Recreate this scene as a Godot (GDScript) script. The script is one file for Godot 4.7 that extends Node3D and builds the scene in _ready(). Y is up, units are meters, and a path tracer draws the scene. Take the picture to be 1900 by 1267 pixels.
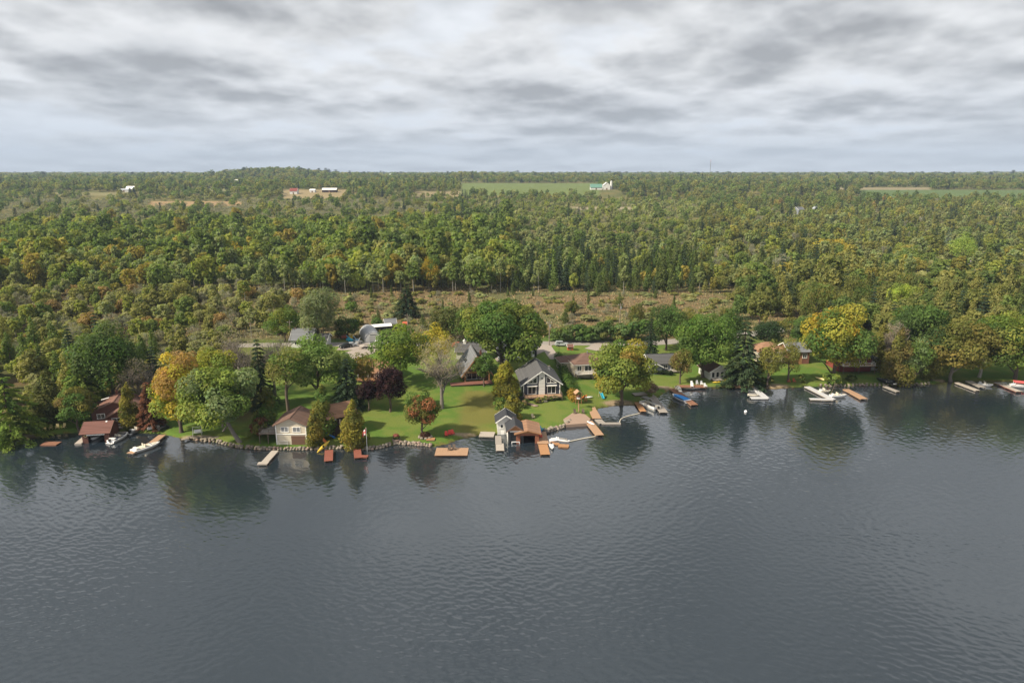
extends Node3D
# Lakeside cottages seen from the air: lake, lots with cottages and docks, a road, a marsh meadow, woods and farmland to the horizon.

const SHORE := [[-124.7, -149.2], [-120.9, -150.8], [-112.2, -157.0], [-106.9, -158.4], [-99.6, -159.1], [-94.3, -158.0], [-85.8, -157.0], [-80.7, -154.5], [-75.7, -152.8], [-70.3, -151.5], [-63.9, -148.2], [-58.5, -147.2], [-53.4, -146.9], [-48.5, -146.9], [-43.6, -147.2], [-38.8, -147.9], [-33.6, -146.9], [-31.2, -147.5], [-27.3, -150.5], [-24.1, -150.1], [-18.9, -148.8], [-15.3, -150.8], [-12.9, -153.5], [-7.9, -156.3], [-4.6, -157.0], [6.6, -157.0], [8.6, -158.0], [12.8, -161.0], [14.6, -164.4], [19.6, -165.2], [21.3, -170.0], [23.2, -175.9], [28.2, -178.2], [34.2, -178.6], [40.4, -183.7], [47.1, -193.2], [56.6, -195.8], [66.0, -194.7], [72.2, -194.2], [78.3, -193.2], [85.3, -194.7], [92.2, -195.8], [98.4, -195.3], [105.4, -196.3], [111.9, -196.3], [120.0, -196.3], [129.1, -198.0], [133.7, -200.7], [145.7, -200.7], [157.2, -200.7], [166.7, -200.2]]
const SUN_FROM := Vector3(-0.66, 0.64, 0.30)

var rng := RandomNumberGenerator.new()
var M := {}
var taken := {}
var shore_z := PackedFloat32Array()
var lumpy := FastNoiseLite.new()
var broad := FastNoiseLite.new()


# ---------------------------------------------------------------- mesh helper
class Shape:
	var v := PackedVector3Array()
	var n := PackedVector3Array()
	var c := PackedColorArray()
	var uv := PackedVector2Array()
	var ix := PackedInt32Array()
	var col := Color.WHITE
	var xf := Transform3D()

	func face(pts: Array) -> void:  # convex, any winding as seen from outside counter-clockwise
		var b := v.size()
		var p0: Vector3 = xf * pts[0]
		var p1: Vector3 = xf * pts[1]
		var p2: Vector3 = xf * pts[2]
		var nn := (p1 - p0).cross(p2 - p0).normalized()
		for p in pts:
			v.append(xf * p)
			n.append(nn)
			c.append(col)
			uv.append(Vector2.ZERO)
		for k in range(1, pts.size() - 1):
			ix.append_array([b, b + k + 1, b + k])

	func box(at: Vector3, s: Vector3, yaw := 0.0) -> void:
		hexa(at, s, Basis(Vector3.UP, yaw))

	func hexa(at: Vector3, s: Vector3, bs: Basis) -> void:
		var h := s / 2.0
		var q := []
		for k in 8:
			q.append(at + bs * Vector3(h.x if k & 1 else -h.x, h.y if k & 2 else -h.y, h.z if k & 4 else -h.z))
		for f in [[4, 5, 7, 6], [1, 0, 2, 3], [5, 1, 3, 7], [0, 4, 6, 2], [6, 7, 3, 2], [0, 1, 5, 4]]:
			face([q[f[0]], q[f[1]], q[f[2]], q[f[3]]])

	func bar(a: Vector3, b: Vector3, w: float, h: float) -> void:  # a square beam from a to b
		var d := b - a
		if d.length() < 0.001:
			return
		var z := d.normalized()
		var x := Vector3.UP.cross(z)
		x = Vector3.RIGHT if x.length() < 0.01 else x.normalized()
		hexa((a + b) / 2.0, Vector3(w, h, d.length()), Basis(x, z.cross(x), z))

	func prism(poly: Array, z0: float, z1: float) -> void:  # poly: Vector2 counter-clockwise seen from +z
		var a := []
		var b := []
		for p in poly:
			a.append(Vector3(p.x, p.y, z1))
			b.push_front(Vector3(p.x, p.y, z0))
		face(a)
		face(b)
		for k in poly.size():
			var p: Vector2 = poly[k]
			var q: Vector2 = poly[(k + 1) % poly.size()]
			face([Vector3(p.x, p.y, z1), Vector3(p.x, p.y, z0), Vector3(q.x, q.y, z0), Vector3(q.x, q.y, z1)])

	func tube(pts: Array, radii: Array, sides := 6, cap := true) -> void:
		var b := v.size()
		for k in pts.size():
			var p: Vector3 = pts[k]
			var d: Vector3 = (pts[mini(k + 1, pts.size() - 1)] - pts[maxi(k - 1, 0)]).normalized()
			var x := d.cross(Vector3(0.13, 0.21, 0.97) if absf(d.z) < 0.9 else Vector3.UP).normalized()
			var y := d.cross(x)
			for s in sides:
				var a := TAU * s / sides
				var o := x * cos(a) + y * sin(a)
				v.append(xf * (p + o * radii[k]))
				n.append((xf.basis * o).normalized())
				c.append(col)
				uv.append(Vector2.ZERO)
		for k in pts.size() - 1:
			for s in sides:
				var i := b + k * sides + s
				var j := b + k * sides + (s + 1) % sides
				ix.append_array([i, i + sides, j, j, i + sides, j + sides])
		if cap:
			for e in [0, pts.size() - 1]:
				var q := []
				for s in sides:
					var i: int = b + e * sides + (s if e else sides - 1 - s)
					q.append(xf.affine_inverse() * v[i])
				face(q)

	func loft(rings: Array, closed := true, caps := true) -> void:  # rings of equal length, smooth
		var b := v.size()
		var m: int = rings[0].size()
		for r in rings.size():
			for k in m:
				var p: Vector3 = rings[r][k]
				var along: Vector3 = rings[mini(r + 1, rings.size() - 1)][k] - rings[maxi(r - 1, 0)][k]
				var around: Vector3 = rings[r][(k + 1) % m] - rings[r][(k + m - 1) % m]
				var nn := around.cross(along)
				v.append(xf * p)
				n.append((xf.basis * nn).normalized() if nn.length() > 1e-6 else Vector3.UP)
				c.append(col)
				uv.append(Vector2.ZERO)
		for r in rings.size() - 1:
			for k in (m if closed else m - 1):
				var i := b + r * m + k
				var j := b + r * m + (k + 1) % m
				ix.append_array([i, i + m, j, j, i + m, j + m])
		if caps:
			face(rings[rings.size() - 1].duplicate())
			var first: Array = rings[0].duplicate()
			first.reverse()
			face(first)

	func blob(at: Vector3, rad: Vector3, r: RandomNumberGenerator, rough := 0.2) -> void:  # a rough stone
		var rings := []
		for j in 5:
			var t := -PI / 2 + PI * (j + 0.5) / 5.0
			var ring := []
			for k in 7:
				var a := TAU * k / 7.0
				var m := 1.0 + r.randf_range(-rough, rough)
				ring.append(at + Vector3(cos(t) * cos(a) * rad.x, sin(t) * rad.y, -cos(t) * sin(a) * rad.z) * m)
			rings.append(ring)
		loft(rings)

	func mesh(m: Material = null) -> ArrayMesh:
		var arr := []
		arr.resize(Mesh.ARRAY_MAX)
		arr[Mesh.ARRAY_VERTEX] = v
		arr[Mesh.ARRAY_NORMAL] = n
		arr[Mesh.ARRAY_COLOR] = c
		arr[Mesh.ARRAY_TEX_UV] = uv
		arr[Mesh.ARRAY_INDEX] = ix
		var am := ArrayMesh.new()
		am.add_surface_from_arrays(Mesh.PRIMITIVE_TRIANGLES, arr)
		if m:
			am.surface_set_material(0, m)
		return am


# ---------------------------------------------------------------- nodes
func numbered(called: String) -> String:
	taken[called] = taken.get(called, -1) + 1
	return called if taken[called] == 0 else "%s_%03d" % [called, taken[called]]


func tag(o: Node, label: String, category := "", group := "", kind := "") -> void:
	if label: o.set_meta("label", label)
	if category: o.set_meta("category", category)
	if group: o.set_meta("group", group)
	if kind: o.set_meta("kind", kind)


func thing(called: String, label: String, category: String, at: Vector3, turn := 0.0, group := "") -> Node3D:
	var o := Node3D.new()
	o.name = numbered(called)
	add_child(o)
	o.position = at
	o.rotation.y = turn
	tag(o, label, category, group)
	return o


func part(parent: Node, called: String, s: Shape, m: Material, kind := "") -> MeshInstance3D:
	var o := MeshInstance3D.new()
	o.name = called
	o.mesh = s.mesh(m)
	parent.add_child(o, true)
	if kind: o.set_meta("kind", kind)
	return o


func put(parent: Node, called: String, me: Mesh, m: Material = null) -> MeshInstance3D:
	var o := MeshInstance3D.new()
	o.name = called
	o.mesh = me
	if m: o.material_override = m
	parent.add_child(o, true)
	return o


func setting(called: String, s: Shape, m: Material) -> MeshInstance3D:
	var o := part(self, numbered(called), s, m)
	o.set_meta("kind", "structure")
	return o


func copy_of(src: Node3D, at: Vector3, turn: float, label := "") -> Node3D:
	var o: Node3D = src.duplicate()
	o.name = numbered(str(src.name).rstrip("0123456789").trim_suffix("_"))
	add_child(o)
	o.position = at
	o.rotation.y = turn
	if label: o.set_meta("label", label)
	return o


# ---------------------------------------------------------------- ground
func sm(a: float, b: float, x: float) -> float:
	return smoothstep(a, b, x)


func shore(x: float) -> float:
	var f := clampf((x + 260.0) * 2.0, 0.0, shore_z.size() - 2.0)
	var i := int(f)
	return lerpf(shore_z[i], shore_z[i + 1], f - i)


func ground(x: float, z: float) -> float:
	var d := shore(x) - z
	if d < 0.0:
		return maxf(-0.12 + 0.16 * d, -5.0)
	var depth := -z
	var k := sm(0.0, 1.2, d)
	var h := 0.55 * k - 0.12 * (1.0 - k) + 0.035 * minf(d, 60.0)
	h += 11.0 * sm(560.0, 1200.0, depth) + 16.0 * sm(1230.0, 1440.0, depth) + 13.0 * sm(1440.0, 2600.0, depth) + 10.0 * sm(2600.0, 6000.0, depth)
	if depth > 1900.0:
		var t := x / depth
		h += 27.0 * exp(-pow((t + 0.335) / 0.075, 2.0)) * sm(1900.0, 2700.0, depth) * (1.0 - sm(3000.0, 4200.0, depth))
		h += 9.0 * exp(-pow((t + 0.06) / 0.03, 2.0)) * sm(1900.0, 2500.0, depth) * (1.0 - sm(2800.0, 3600.0, depth))
		h += 16.0 * sm(0.62, 0.8, t) * sm(4500.0, 7000.0, depth)
		h += 6.0 * broad.get_noise_2d(x * 0.25, z * 0.25) * sm(1900.0, 3500.0, depth)
	return h


func on(x: float, z: float, up := 0.0) -> Vector3:
	return Vector3(x, ground(x, z) + up, z)


# ---------------------------------------------------------------- materials
func noise_tex(freq: float, a: Color, b: Color, octaves := 4, seed_ := 1, size := 512, mid := -1.0, kind := FastNoiseLite.TYPE_SIMPLEX_SMOOTH) -> NoiseTexture2D:
	var f := FastNoiseLite.new()
	f.noise_type = kind
	f.frequency = freq
	f.fractal_octaves = octaves
	f.seed = seed_
	var g := Gradient.new()
	g.set_color(0, a)
	g.set_color(1, b)
	if mid >= 0.0:
		g.set_offset(0, mid - 0.15)
		g.set_offset(1, mid + 0.15)
	var t := NoiseTexture2D.new()
	t.width = size
	t.height = size
	t.seamless = true
	t.noise = f
	t.color_ramp = g
	return t


func lin(r: float, g: float, b: float) -> Color:
	return Color(r, g, b).linear_to_srgb()


func mat(called: String, c: Color, rough := 0.8, tex: Texture2D = null, scale := 1.0, metal := 0.0) -> StandardMaterial3D:
	var m := StandardMaterial3D.new()
	m.resource_name = called
	m.albedo_color = c
	m.roughness = rough
	m.metallic = metal
	if tex:
		m.albedo_texture = tex
		m.uv1_triplanar = true
		m.uv1_world_triplanar = true
		m.uv1_scale = Vector3.ONE * scale
	M[called] = m
	return m


func stripes(lines: int, dark: float, vertical: bool, seed_: int, size := 256, vary := 0.08) -> ImageTexture:  # boards, siding or shingle courses: grain and tone from piece to piece
	var r := RandomNumberGenerator.new()
	r.seed = seed_
	var im := Image.create(size, size, false, Image.FORMAT_RGB8)
	var f := FastNoiseLite.new()
	f.frequency = 0.03
	f.seed = seed_
	for k in lines:
		var tone := 1.0 - r.randf() * vary
		for j in range(k * size / lines, (k + 1) * size / lines):
			var edge: bool = j == k * size / lines
			for i in size:
				var w := tone * (0.94 + 0.08 * f.get_noise_2d(i, j * 6.0)) * (dark if edge else 1.0)
				var cc := Color(w, w, w)
				if vertical: im.set_pixel(j, i, cc)
				else: im.set_pixel(i, j, cc)
	return ImageTexture.create_from_image(im)


func materials() -> void:
	var grain := noise_tex(0.02, Color(0.72, 0.72, 0.72), Color(1, 1, 1), 5, 3)
	var blotch := noise_tex(0.012, Color(0.8, 0.8, 0.8), Color(1, 1, 1), 4, 9)
	var siding := stripes(16, 0.8, false, 5)
	var upright := stripes(16, 0.72, true, 6, 256, 0.15)
	var shingle := stripes(24, 0.75, false, 7, 256, 0.22)
	var boards := stripes(14, 0.6, true, 8, 256, 0.25)
	mat("beige_siding", lin(0.74, 0.66, 0.52), 0.7, siding, 0.31)
	mat("white_siding", lin(0.76, 0.75, 0.71), 0.7, siding, 0.31)
	mat("grey_siding", lin(0.24, 0.27, 0.31), 0.7, siding, 0.31)
	mat("dark_siding", lin(0.035, 0.04, 0.05), 0.7, siding, 0.31)
	mat("navy_siding", lin(0.05, 0.06, 0.085), 0.7, siding, 0.31)
	mat("brown_siding", lin(0.15, 0.06, 0.043), 0.8, siding, 0.31)
	mat("dark_brown_siding", lin(0.045, 0.022, 0.016), 0.8, upright, 0.31)
	mat("red_siding", lin(0.25, 0.05, 0.035), 0.8, siding, 0.31)
	mat("brick", lin(0.24, 0.10, 0.07), 0.9, blotch, 0.9)
	mat("log", lin(0.20, 0.11, 0.055), 0.8, siding, 0.5)
	mat("cedar_wood", lin(0.42, 0.21, 0.09), 0.8, siding, 0.6)
	mat("trim", lin(0.80, 0.79, 0.76), 0.6)
	mat("soffit", lin(0.17, 0.10, 0.07), 0.7)
	mat("roof_brown", lin(0.20, 0.115, 0.085), 0.95, shingle, 0.28)
	mat("roof_rust", lin(0.25, 0.125, 0.095), 0.95, shingle, 0.28)
	mat("roof_maroon", lin(0.22, 0.10, 0.08), 0.95, shingle, 0.28)
	mat("roof_tan", lin(0.40, 0.22, 0.13), 0.95, shingle, 0.28)
	mat("roof_grey", lin(0.12, 0.12, 0.125), 0.95, shingle, 0.28)
	mat("roof_slate", lin(0.21, 0.22, 0.24), 0.7, shingle, 0.28)
	mat("roof_dark", lin(0.045, 0.05, 0.062), 0.9, shingle, 0.28)
	mat("pane", lin(0.02, 0.025, 0.03), 0.06)
	mat("curtain", lin(0.18, 0.19, 0.2), 0.3)
	mat("garage_door", lin(0.17, 0.09, 0.055), 0.7, siding, 0.25)
	mat("deck_grey", lin(0.40, 0.36, 0.32), 0.85, grain, 0.6)
	mat("deck_pale", lin(0.52, 0.46, 0.40), 0.85, grain, 0.6)
	mat("deck_tan", lin(0.50, 0.31, 0.19), 0.85, grain, 0.6)
	mat("deck_orange", lin(0.50, 0.26, 0.12), 0.85, grain, 0.6)
	mat("deck_red", lin(0.30, 0.095, 0.06), 0.85, grain, 0.6)
	mat("deck_rust", lin(0.30, 0.14, 0.08), 0.85, grain, 0.6)
	mat("deck_white", lin(0.66, 0.66, 0.68), 0.6, grain, 0.6)
	mat("timber", lin(0.16, 0.12, 0.09), 0.9, grain, 0.7)
	mat("pole_wood", lin(0.30, 0.25, 0.20), 0.9, grain, 0.5)
	mat("stone", lin(0.29, 0.25, 0.20), 0.9, blotch, 1.4)
	mat("stone_pink", lin(0.32, 0.235, 0.19), 0.9, blotch, 1.4)
	mat("stone_dark", lin(0.19, 0.16, 0.13), 0.9, blotch, 1.4)
	mat("patio", lin(0.40, 0.28, 0.21), 0.9, grain, 0.9)
	mat("gravel", lin(0.42, 0.36, 0.31), 0.95, noise_tex(0.06, Color(0.7, 0.7, 0.7), Color(1, 1, 1), 5, 12), 0.35)
	mat("asphalt", lin(0.34, 0.31, 0.28), 0.95, grain, 0.25)
	mat("bark", lin(0.14, 0.105, 0.08), 0.95, grain, 1.2)
	mat("bark_pale", lin(0.36, 0.34, 0.30), 0.9, grain, 1.2)
	mat("bark_grey", lin(0.22, 0.195, 0.17), 0.95, grain, 1.2)
	mat("white_gel", lin(0.72, 0.72, 0.72), 0.25)
	mat("cream_gel", lin(0.60, 0.55, 0.45), 0.5)
	mat("black", lin(0.015, 0.015, 0.017), 0.5)
	mat("dark_vinyl", lin(0.05, 0.045, 0.07), 0.7)
	mat("metal", lin(0.42, 0.43, 0.44), 0.4, null, 1.0, 0.7)
	mat("galvanised", lin(0.42, 0.43, 0.45), 0.55, stripes(32, 0.72, true, 17), 0.3, 0.2)
	mat("cover_blue", lin(0.02, 0.24, 0.66), 0.6)
	mat("cedar_red", lin(0.30, 0.11, 0.06), 0.8, siding, 0.6)
	mat("cover_grey", lin(0.30, 0.29, 0.28), 0.8, grain, 0.8)
	mat("cover_dark", lin(0.018, 0.025, 0.03), 0.5)
	mat("red", lin(0.62, 0.05, 0.035), 0.5)
	mat("rust_red", lin(0.42, 0.09, 0.035), 0.6)
	mat("orange", lin(0.70, 0.22, 0.05), 0.5)
	mat("yellow", lin(0.72, 0.50, 0.06), 0.5)
	mat("pale_yellow", lin(0.68, 0.56, 0.26), 0.6)
	mat("blue", lin(0.03, 0.16, 0.48), 0.5)
	mat("teal", lin(0.04, 0.36, 0.50), 0.4)
	mat("green_plastic", lin(0.02, 0.22, 0.12), 0.5)
	mat("pink_red", lin(0.75, 0.12, 0.12), 0.45)
	mat("white", lin(0.75, 0.75, 0.75), 0.5)
	mat("tan_plastic", lin(0.55, 0.45, 0.30), 0.6)
	mat("silver_paint", lin(0.50, 0.53, 0.56), 0.3, null, 1.0, 0.3)
	mat("black_paint", lin(0.012, 0.016, 0.018), 0.25)
	mat("blue_paint", lin(0.20, 0.30, 0.38), 0.3)
	mat("rubber", lin(0.02, 0.02, 0.02), 0.9)
	mat("barn_green", lin(0.10, 0.22, 0.17), 0.8)
	mat("barn_white", lin(0.62, 0.62, 0.60), 0.8)
	mat("sand", lin(0.42, 0.33, 0.24), 0.95, grain, 0.5)
	for k in ["leaf", "stuff_leaf", "thatch"]:
		var m := mat(k, Color.WHITE, 0.75)
		m.vertex_color_use_as_albedo = true
		m.metallic_specular = 0.3
		m.backlight_enabled = true
		m.backlight = Color(0.95, 1.0, 0.6)
	M.thatch.backlight = Color(0.3, 0.3, 0.3)
	# each duplicated tree of the woods takes one of these tints over its mesh's own leaf tones
	for t in TINTS:
		var m: StandardMaterial3D = M.leaf.duplicate()
		m.resource_name = "leaf_" + t
		m.albedo_color = lin(TINTS[t].r, TINTS[t].g, TINTS[t].b)
		M["leaf_" + t] = m


const TINTS := {
	"green": Color(0.202, 0.262, 0.067), "deep": Color(0.149, 0.208, 0.056), "lime": Color(0.316, 0.345, 0.076), "yellow": Color(0.360, 0.320, 0.075),
	"gold": Color(0.357, 0.285, 0.066), "orange": Color(0.399, 0.274, 0.114), "olive": Color(0.289, 0.282, 0.085), "aspen": Color(0.305, 0.351, 0.144),
	"cedar": Color(0.135, 0.171, 0.050), "spruce": Color(0.078, 0.119, 0.071), "blue": Color(0.210, 0.266, 0.235), "rust": Color(0.325, 0.174, 0.091),
	"grey": Color(0.326, 0.308, 0.258), "sage": Color(0.343, 0.361, 0.159), "moss": Color(0.210, 0.222, 0.063), "straw": Color(0.347, 0.342, 0.144),
}


# ---------------------------------------------------------------- foliage
func leafage(s: Shape, lobes: Array, count: int, size: float, aspect := 0.7, hang := 0.0, shell := 0.35, jitter := 0.65) -> void:
	# lobes: [centre, radii, colour, weight]; leaf-clump faces spread through each lobe's volume, denser to the outside
	var total := 0.0
	for l in lobes:
		total += l[3]
	var b := s.v.size()
	for l in lobes:
		var m := int(round(count * l[3] / total))
		var ctr: Vector3 = l[0]
		var rad: Vector3 = l[1]
		var base: Color = l[2]
		for k in m:
			var d := Vector3(rng.randfn(), rng.randfn() + 0.15, rng.randfn()).normalized()
			var p := ctr + d * rad * (1.0 - shell * pow(rng.randf(), 1.6) + 0.10 * rng.randf())
			var nn := (d + Vector3(rng.randf_range(-1, 1), rng.randf_range(-1, 1) + 0.7, rng.randf_range(-1, 1)) * jitter).normalized()
			var a := nn.cross(Vector3(rng.randf_range(-1, 1), rng.randf_range(-1, 1), rng.randf_range(-1, 1))).normalized()
			if hang > 0.0:
				a = (a * (1.0 - hang) + Vector3.DOWN * hang + d * 0.25 * hang).normalized()
				nn = (nn - a * nn.dot(a)).normalized()
			var w := nn.cross(a)
			var z := size * rng.randf_range(0.55, 1.3)
			a *= z
			w *= z * aspect
			var t := rng.randf_range(0.72, 1.28)
			var cc := Color(base.r * t * rng.randf_range(0.9, 1.1), base.g * t, base.b * t)
			s.v.append_array([p - a, p + w * rng.randf_range(0.6, 1.0) + a * rng.randf_range(-0.3, 0.3), p + a, p - w * rng.randf_range(0.6, 1.0) + a * rng.randf_range(-0.3, 0.3)])
			for q in 4:
				s.n.append(nn)
				s.c.append(cc)
				s.uv.append(Vector2.ZERO)
			s.ix.append_array([b, b + 1, b + 2, b, b + 2, b + 3])
			b += 4


func pick(pal: Array) -> Color:  # [[colour, weight], ...]
	var total := 0.0
	for p in pal:
		total += p[1]
	var r := rng.randf() * total
	for p in pal:
		r -= p[1]
		if r <= 0.0:
			return p[0]
	return pal[0][0]


func jit(c: Color, a := 0.18) -> Color:
	var t := 1.0 + rng.randf_range(-a, a)
	return Color(c.r * t * rng.randf_range(0.92, 1.08), c.g * t, c.b * t)


func crown_lobes(h: float, w: float, foot: float, pal: Array, many := 26, top: Array = []) -> Array:
	var lobes := []
	var mid := Vector3(0, lerpf(foot, h, 0.52), 0)
	var rad := Vector3(w / 2, (h - foot) / 2, w / 2)
	lobes.append([mid, rad * 0.72, jit(pick(pal), 0.1), 2.2])
	var gold := PI * (3.0 - sqrt(5.0))
	for k in many:
		var y := 1.0 - 1.72 * (k + 0.5) / many
		var r := sqrt(maxf(0.0, 1.0 - y * y))
		var a := gold * k + rng.randf_range(-0.5, 0.5)
		var d := Vector3(cos(a) * r, y, sin(a) * r)
		var size := rng.randf_range(0.20, 0.44)
		var reach := rng.randf_range(0.50, 0.92)
		var cc := pick(top if top and y > 0.25 and rng.randf() < 0.75 else pal)
		lobes.append([mid + d * rad * reach, Vector3(rad.x, minf(rad.y, rad.x * 1.25), rad.z) * size * Vector3(1, 0.8, 1), jit(cc), size * size * 9.0])
	return lobes


func trunk_shape(h: float, w: float, foot: float, r0: float, lean := Vector3.ZERO, limbs := 6) -> Shape:
	var s := Shape.new()
	var top := Vector3(0, lerpf(foot, h, 0.62), 0)
	var bend := Vector3(rng.randf_range(-0.3, 0.3), 0, rng.randf_range(-0.3, 0.3))
	s.tube([Vector3(0, -0.5, 0) + lean, Vector3(0, 0.25, 0) + lean * 0.95, Vector3(0, foot * 0.7, 0) + bend + lean * 0.55, Vector3(0, lerpf(foot, h, 0.35), 0) - bend, top], [r0 * 1.5, r0 * 1.05, r0 * 0.85, r0 * 0.55, r0 * 0.15], 7)
	for k in limbs:
		var a := TAU * k / limbs + rng.randf_range(-0.4, 0.4)
		var y0 := lerpf(foot * 0.8, lerpf(foot, h, 0.4), float(k) / limbs)
		var e := Vector3(cos(a) * w * 0.33, y0 + (h - foot) * rng.randf_range(0.2, 0.38), sin(a) * w * 0.33)
		s.tube([Vector3(0, y0, 0), Vector3(e.x * 0.45, lerpf(y0, e.y, 0.6), e.z * 0.45), e], [r0 * 0.42, r0 * 0.28, r0 * 0.07], 5, false)
	return s


func broadleaf(t: Node3D, h: float, w: float, pal: Array, foot := -1.0, count := 3800, top: Array = [], bark := "bark", lean := Vector3.ZERO) -> void:
	if foot < 0.0:
		foot = h * 0.16
	part(t, "trunk", trunk_shape(h, w, foot, 0.018 * h + 0.012 * w, lean), M[bark])
	var s := Shape.new()
	leafage(s, crown_lobes(h, w, foot, pal, 30, top), count * 2, 0.015 * w + 0.14)
	part(t, "crown", s, M.leaf)


func cedar_shape(h: float, w: float, pal: Array, count: int, size: float) -> Shape:
	var s := Shape.new()
	var lobes := []
	for k in 22:
		var y := 0.04 + 0.93 * (k + rng.randf()) / 22.0
		var r: float = w / 2 * (pow(1.0 - y, 0.62)) * (0.55 + 0.45 * sm(0.0, 0.22, y)) * 1.1
		var a := rng.randf() * TAU
		lobes.append([Vector3(cos(a) * r * 0.5, y * h, sin(a) * r * 0.5), Vector3(r * 0.62 + 0.1, h * 0.085 + r * 0.25, r * 0.62 + 0.1), jit(pick(pal), 0.14), r + 0.15])
	leafage(s, lobes, count, size, 0.55, 0.35)
	return s


func spruce_shape(h: float, w: float, pal: Array, count: int, size: float, layers := 16) -> Shape:
	var s := Shape.new()
	var b := 0
	for L in layers:
		var y := 0.05 + 0.93 * float(L) / layers
		var r := w / 2 * pow(1.0 - y, 0.85) * rng.randf_range(0.86, 1.1) + 0.1
		var arms := int(5 + 8 * (1.0 - y))
		for k in arms:
			var a := TAU * k / arms + rng.randf_range(-0.3, 0.3) + L
			var out := Vector3(cos(a), 0, sin(a))
			var reach := r * rng.randf_range(0.75, 1.12)
			var base := jit(pick(pal), 0.16)
			var m := int(count * (r / (w / 2)) / (layers * arms) * 1.9) + 3
			for q in m:
				var f := sqrt(rng.randf())
				var p := out * reach * f + Vector3(0, y * h + h * 0.045 - f * f * reach * 0.28, 0) + Vector3(rng.randf_range(-1, 1), rng.randf_range(-0.5, 0.5), rng.randf_range(-1, 1)) * (0.10 + 0.12 * reach * f)
				var dir := (out + Vector3(rng.randf_range(-0.7, 0.7), rng.randf_range(-0.5, 0.15), rng.randf_range(-0.7, 0.7))).normalized()
				var side := dir.cross(Vector3(rng.randf_range(-0.5, 0.5), 1, rng.randf_range(-0.5, 0.5))).normalized()
				var nn := side.cross(dir).normalized()
				var z := size * rng.randf_range(0.6, 1.25)
				var t := rng.randf_range(0.72, 1.28)
				b = s.v.size()
				s.v.append_array([p - dir * z, p - side * z * 0.42, p + dir * z - Vector3(0, z * 0.2, 0), p + side * z * 0.42])
				for u in 4:
					s.n.append(nn)
					s.c.append(Color(base.r * t, base.g * t, base.b * t))
					s.uv.append(Vector2.ZERO)
				s.ix.append_array([b, b + 1, b + 2, b, b + 2, b + 3])
	return s


func straight_trunk(h: float, r: float) -> Shape:
	var s := Shape.new()
	s.tube([Vector3(0, -0.5, 0), Vector3(rng.randf_range(-0.1, 0.1), h * 0.5, 0), Vector3(0, h * 0.96, 0)], [r, r * 0.65, r * 0.08], 6)
	return s


func conifer(t: Node3D, kind: String, h: float, w: float, pal: Array, count := 3600) -> void:
	part(t, "trunk", straight_trunk(h, 0.016 * h + 0.06), M.bark)
	if kind == "cedar":
		part(t, "crown", cedar_shape(h, w, pal, int(count * 1.5), 0.028 * w + 0.13), M.leaf)
	elif kind == "spruce":
		part(t, "crown", spruce_shape(h, w, pal, int(count * 1.3), 0.02 * w + 0.22), M.leaf)
	else:
		part(t, "crown", spruce_shape(h, w, pal, int(count * 2.2), 0.008 * w + 0.24, 10), M.leaf)


func branching(h: float, w: float, r0: float, levels := 4, droop := 0.0) -> Shape:  # bare limbs and twigs
	var s := Shape.new()
	var todo := [[Vector3(0, -0.4, 0), Vector3(0, 1, 0), h * 0.30, r0, 0]]
	while todo:
		var q: Array = todo.pop_back()
		var p: Vector3 = q[0]
		var d: Vector3 = q[1]
		var e: Vector3 = p + d * q[2]
		var L: int = q[4]
		s.tube([p, e], [q[3], q[3] * 0.62], 5 if L < 2 else 3, false)
		if L < levels:
			var m := 4 if L == 0 else (5 if L < 3 else 6)
			for k in m:
				var a := TAU * k / m + rng.randf_range(-0.6, 0.6)
				var side := Vector3(cos(a), 0, sin(a)) * (w / h) * rng.randf_range(0.5, 1.1)
				var nd := (d * 0.75 + side * 1.15 + Vector3(0, rng.randf_range(0.1, 0.5) - droop * L * 0.45, 0)).normalized()
				var from := p.lerp(e, 1.0 if L == 0 and k < 3 else rng.randf_range(0.45, 1.0))
				todo.append([from, nd, q[2] * rng.randf_range(0.55, 0.85), q[3] * 0.55, L + 1])
	return s


func tree(called: String, label: String, style: String, at: Vector3, h: float, w: float, pal: Array, opt := {}) -> Node3D:
	var t := thing(called, label, "tree" if style != "shrub" else "shrub", at, rng.randf() * TAU if not opt.has("lean") else 0.0, opt.get("group", ""))
	match style:
		"broad":
			broadleaf(t, h, w, pal, opt.get("foot", -1.0), opt.get("n", 3800), opt.get("top", []), opt.get("bark", "bark"), opt.get("lean", Vector3.ZERO))
		"shrub":
			part(t, "stem", trunk_shape(h, w, h * 0.08, 0.05, Vector3.ZERO, 4), M.bark)
			var s := Shape.new()
			leafage(s, crown_lobes(h, w, 0.0, pal, 14), opt.get("n", 900), 0.05 * w + 0.1)
			part(t, "foliage", s, M.leaf)
		"bare":
			part(t, "trunk", branching(h, w, 0.02 * h + 0.08, 4, 0.0), M[opt.get("bark", "bark_grey")], "stuff")
			var s := Shape.new()
			var lobes := crown_lobes(h * 0.97, w, h * 0.25, pal, 22)
			leafage(s, lobes, opt.get("n", 1500), 0.45, 0.10, 0.0, 0.8, 1.5)
			part(t, "twigs", s, M.leaf, "stuff")
		"willow":
			part(t, "trunk", branching(h * 0.96, w, 0.03 * h, 4, 0.25), M.bark_grey, "stuff")
			var s := Shape.new()
			leafage(s, crown_lobes(h, w, h * 0.2, pal, 26), opt.get("n", 3500), 0.55, 0.07, 0.45, 0.8, 1.3)
			part(t, "twigs", s, M.leaf, "stuff")
		_:
			conifer(t, style, h, w, pal, opt.get("n", 3600))
	return t



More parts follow.
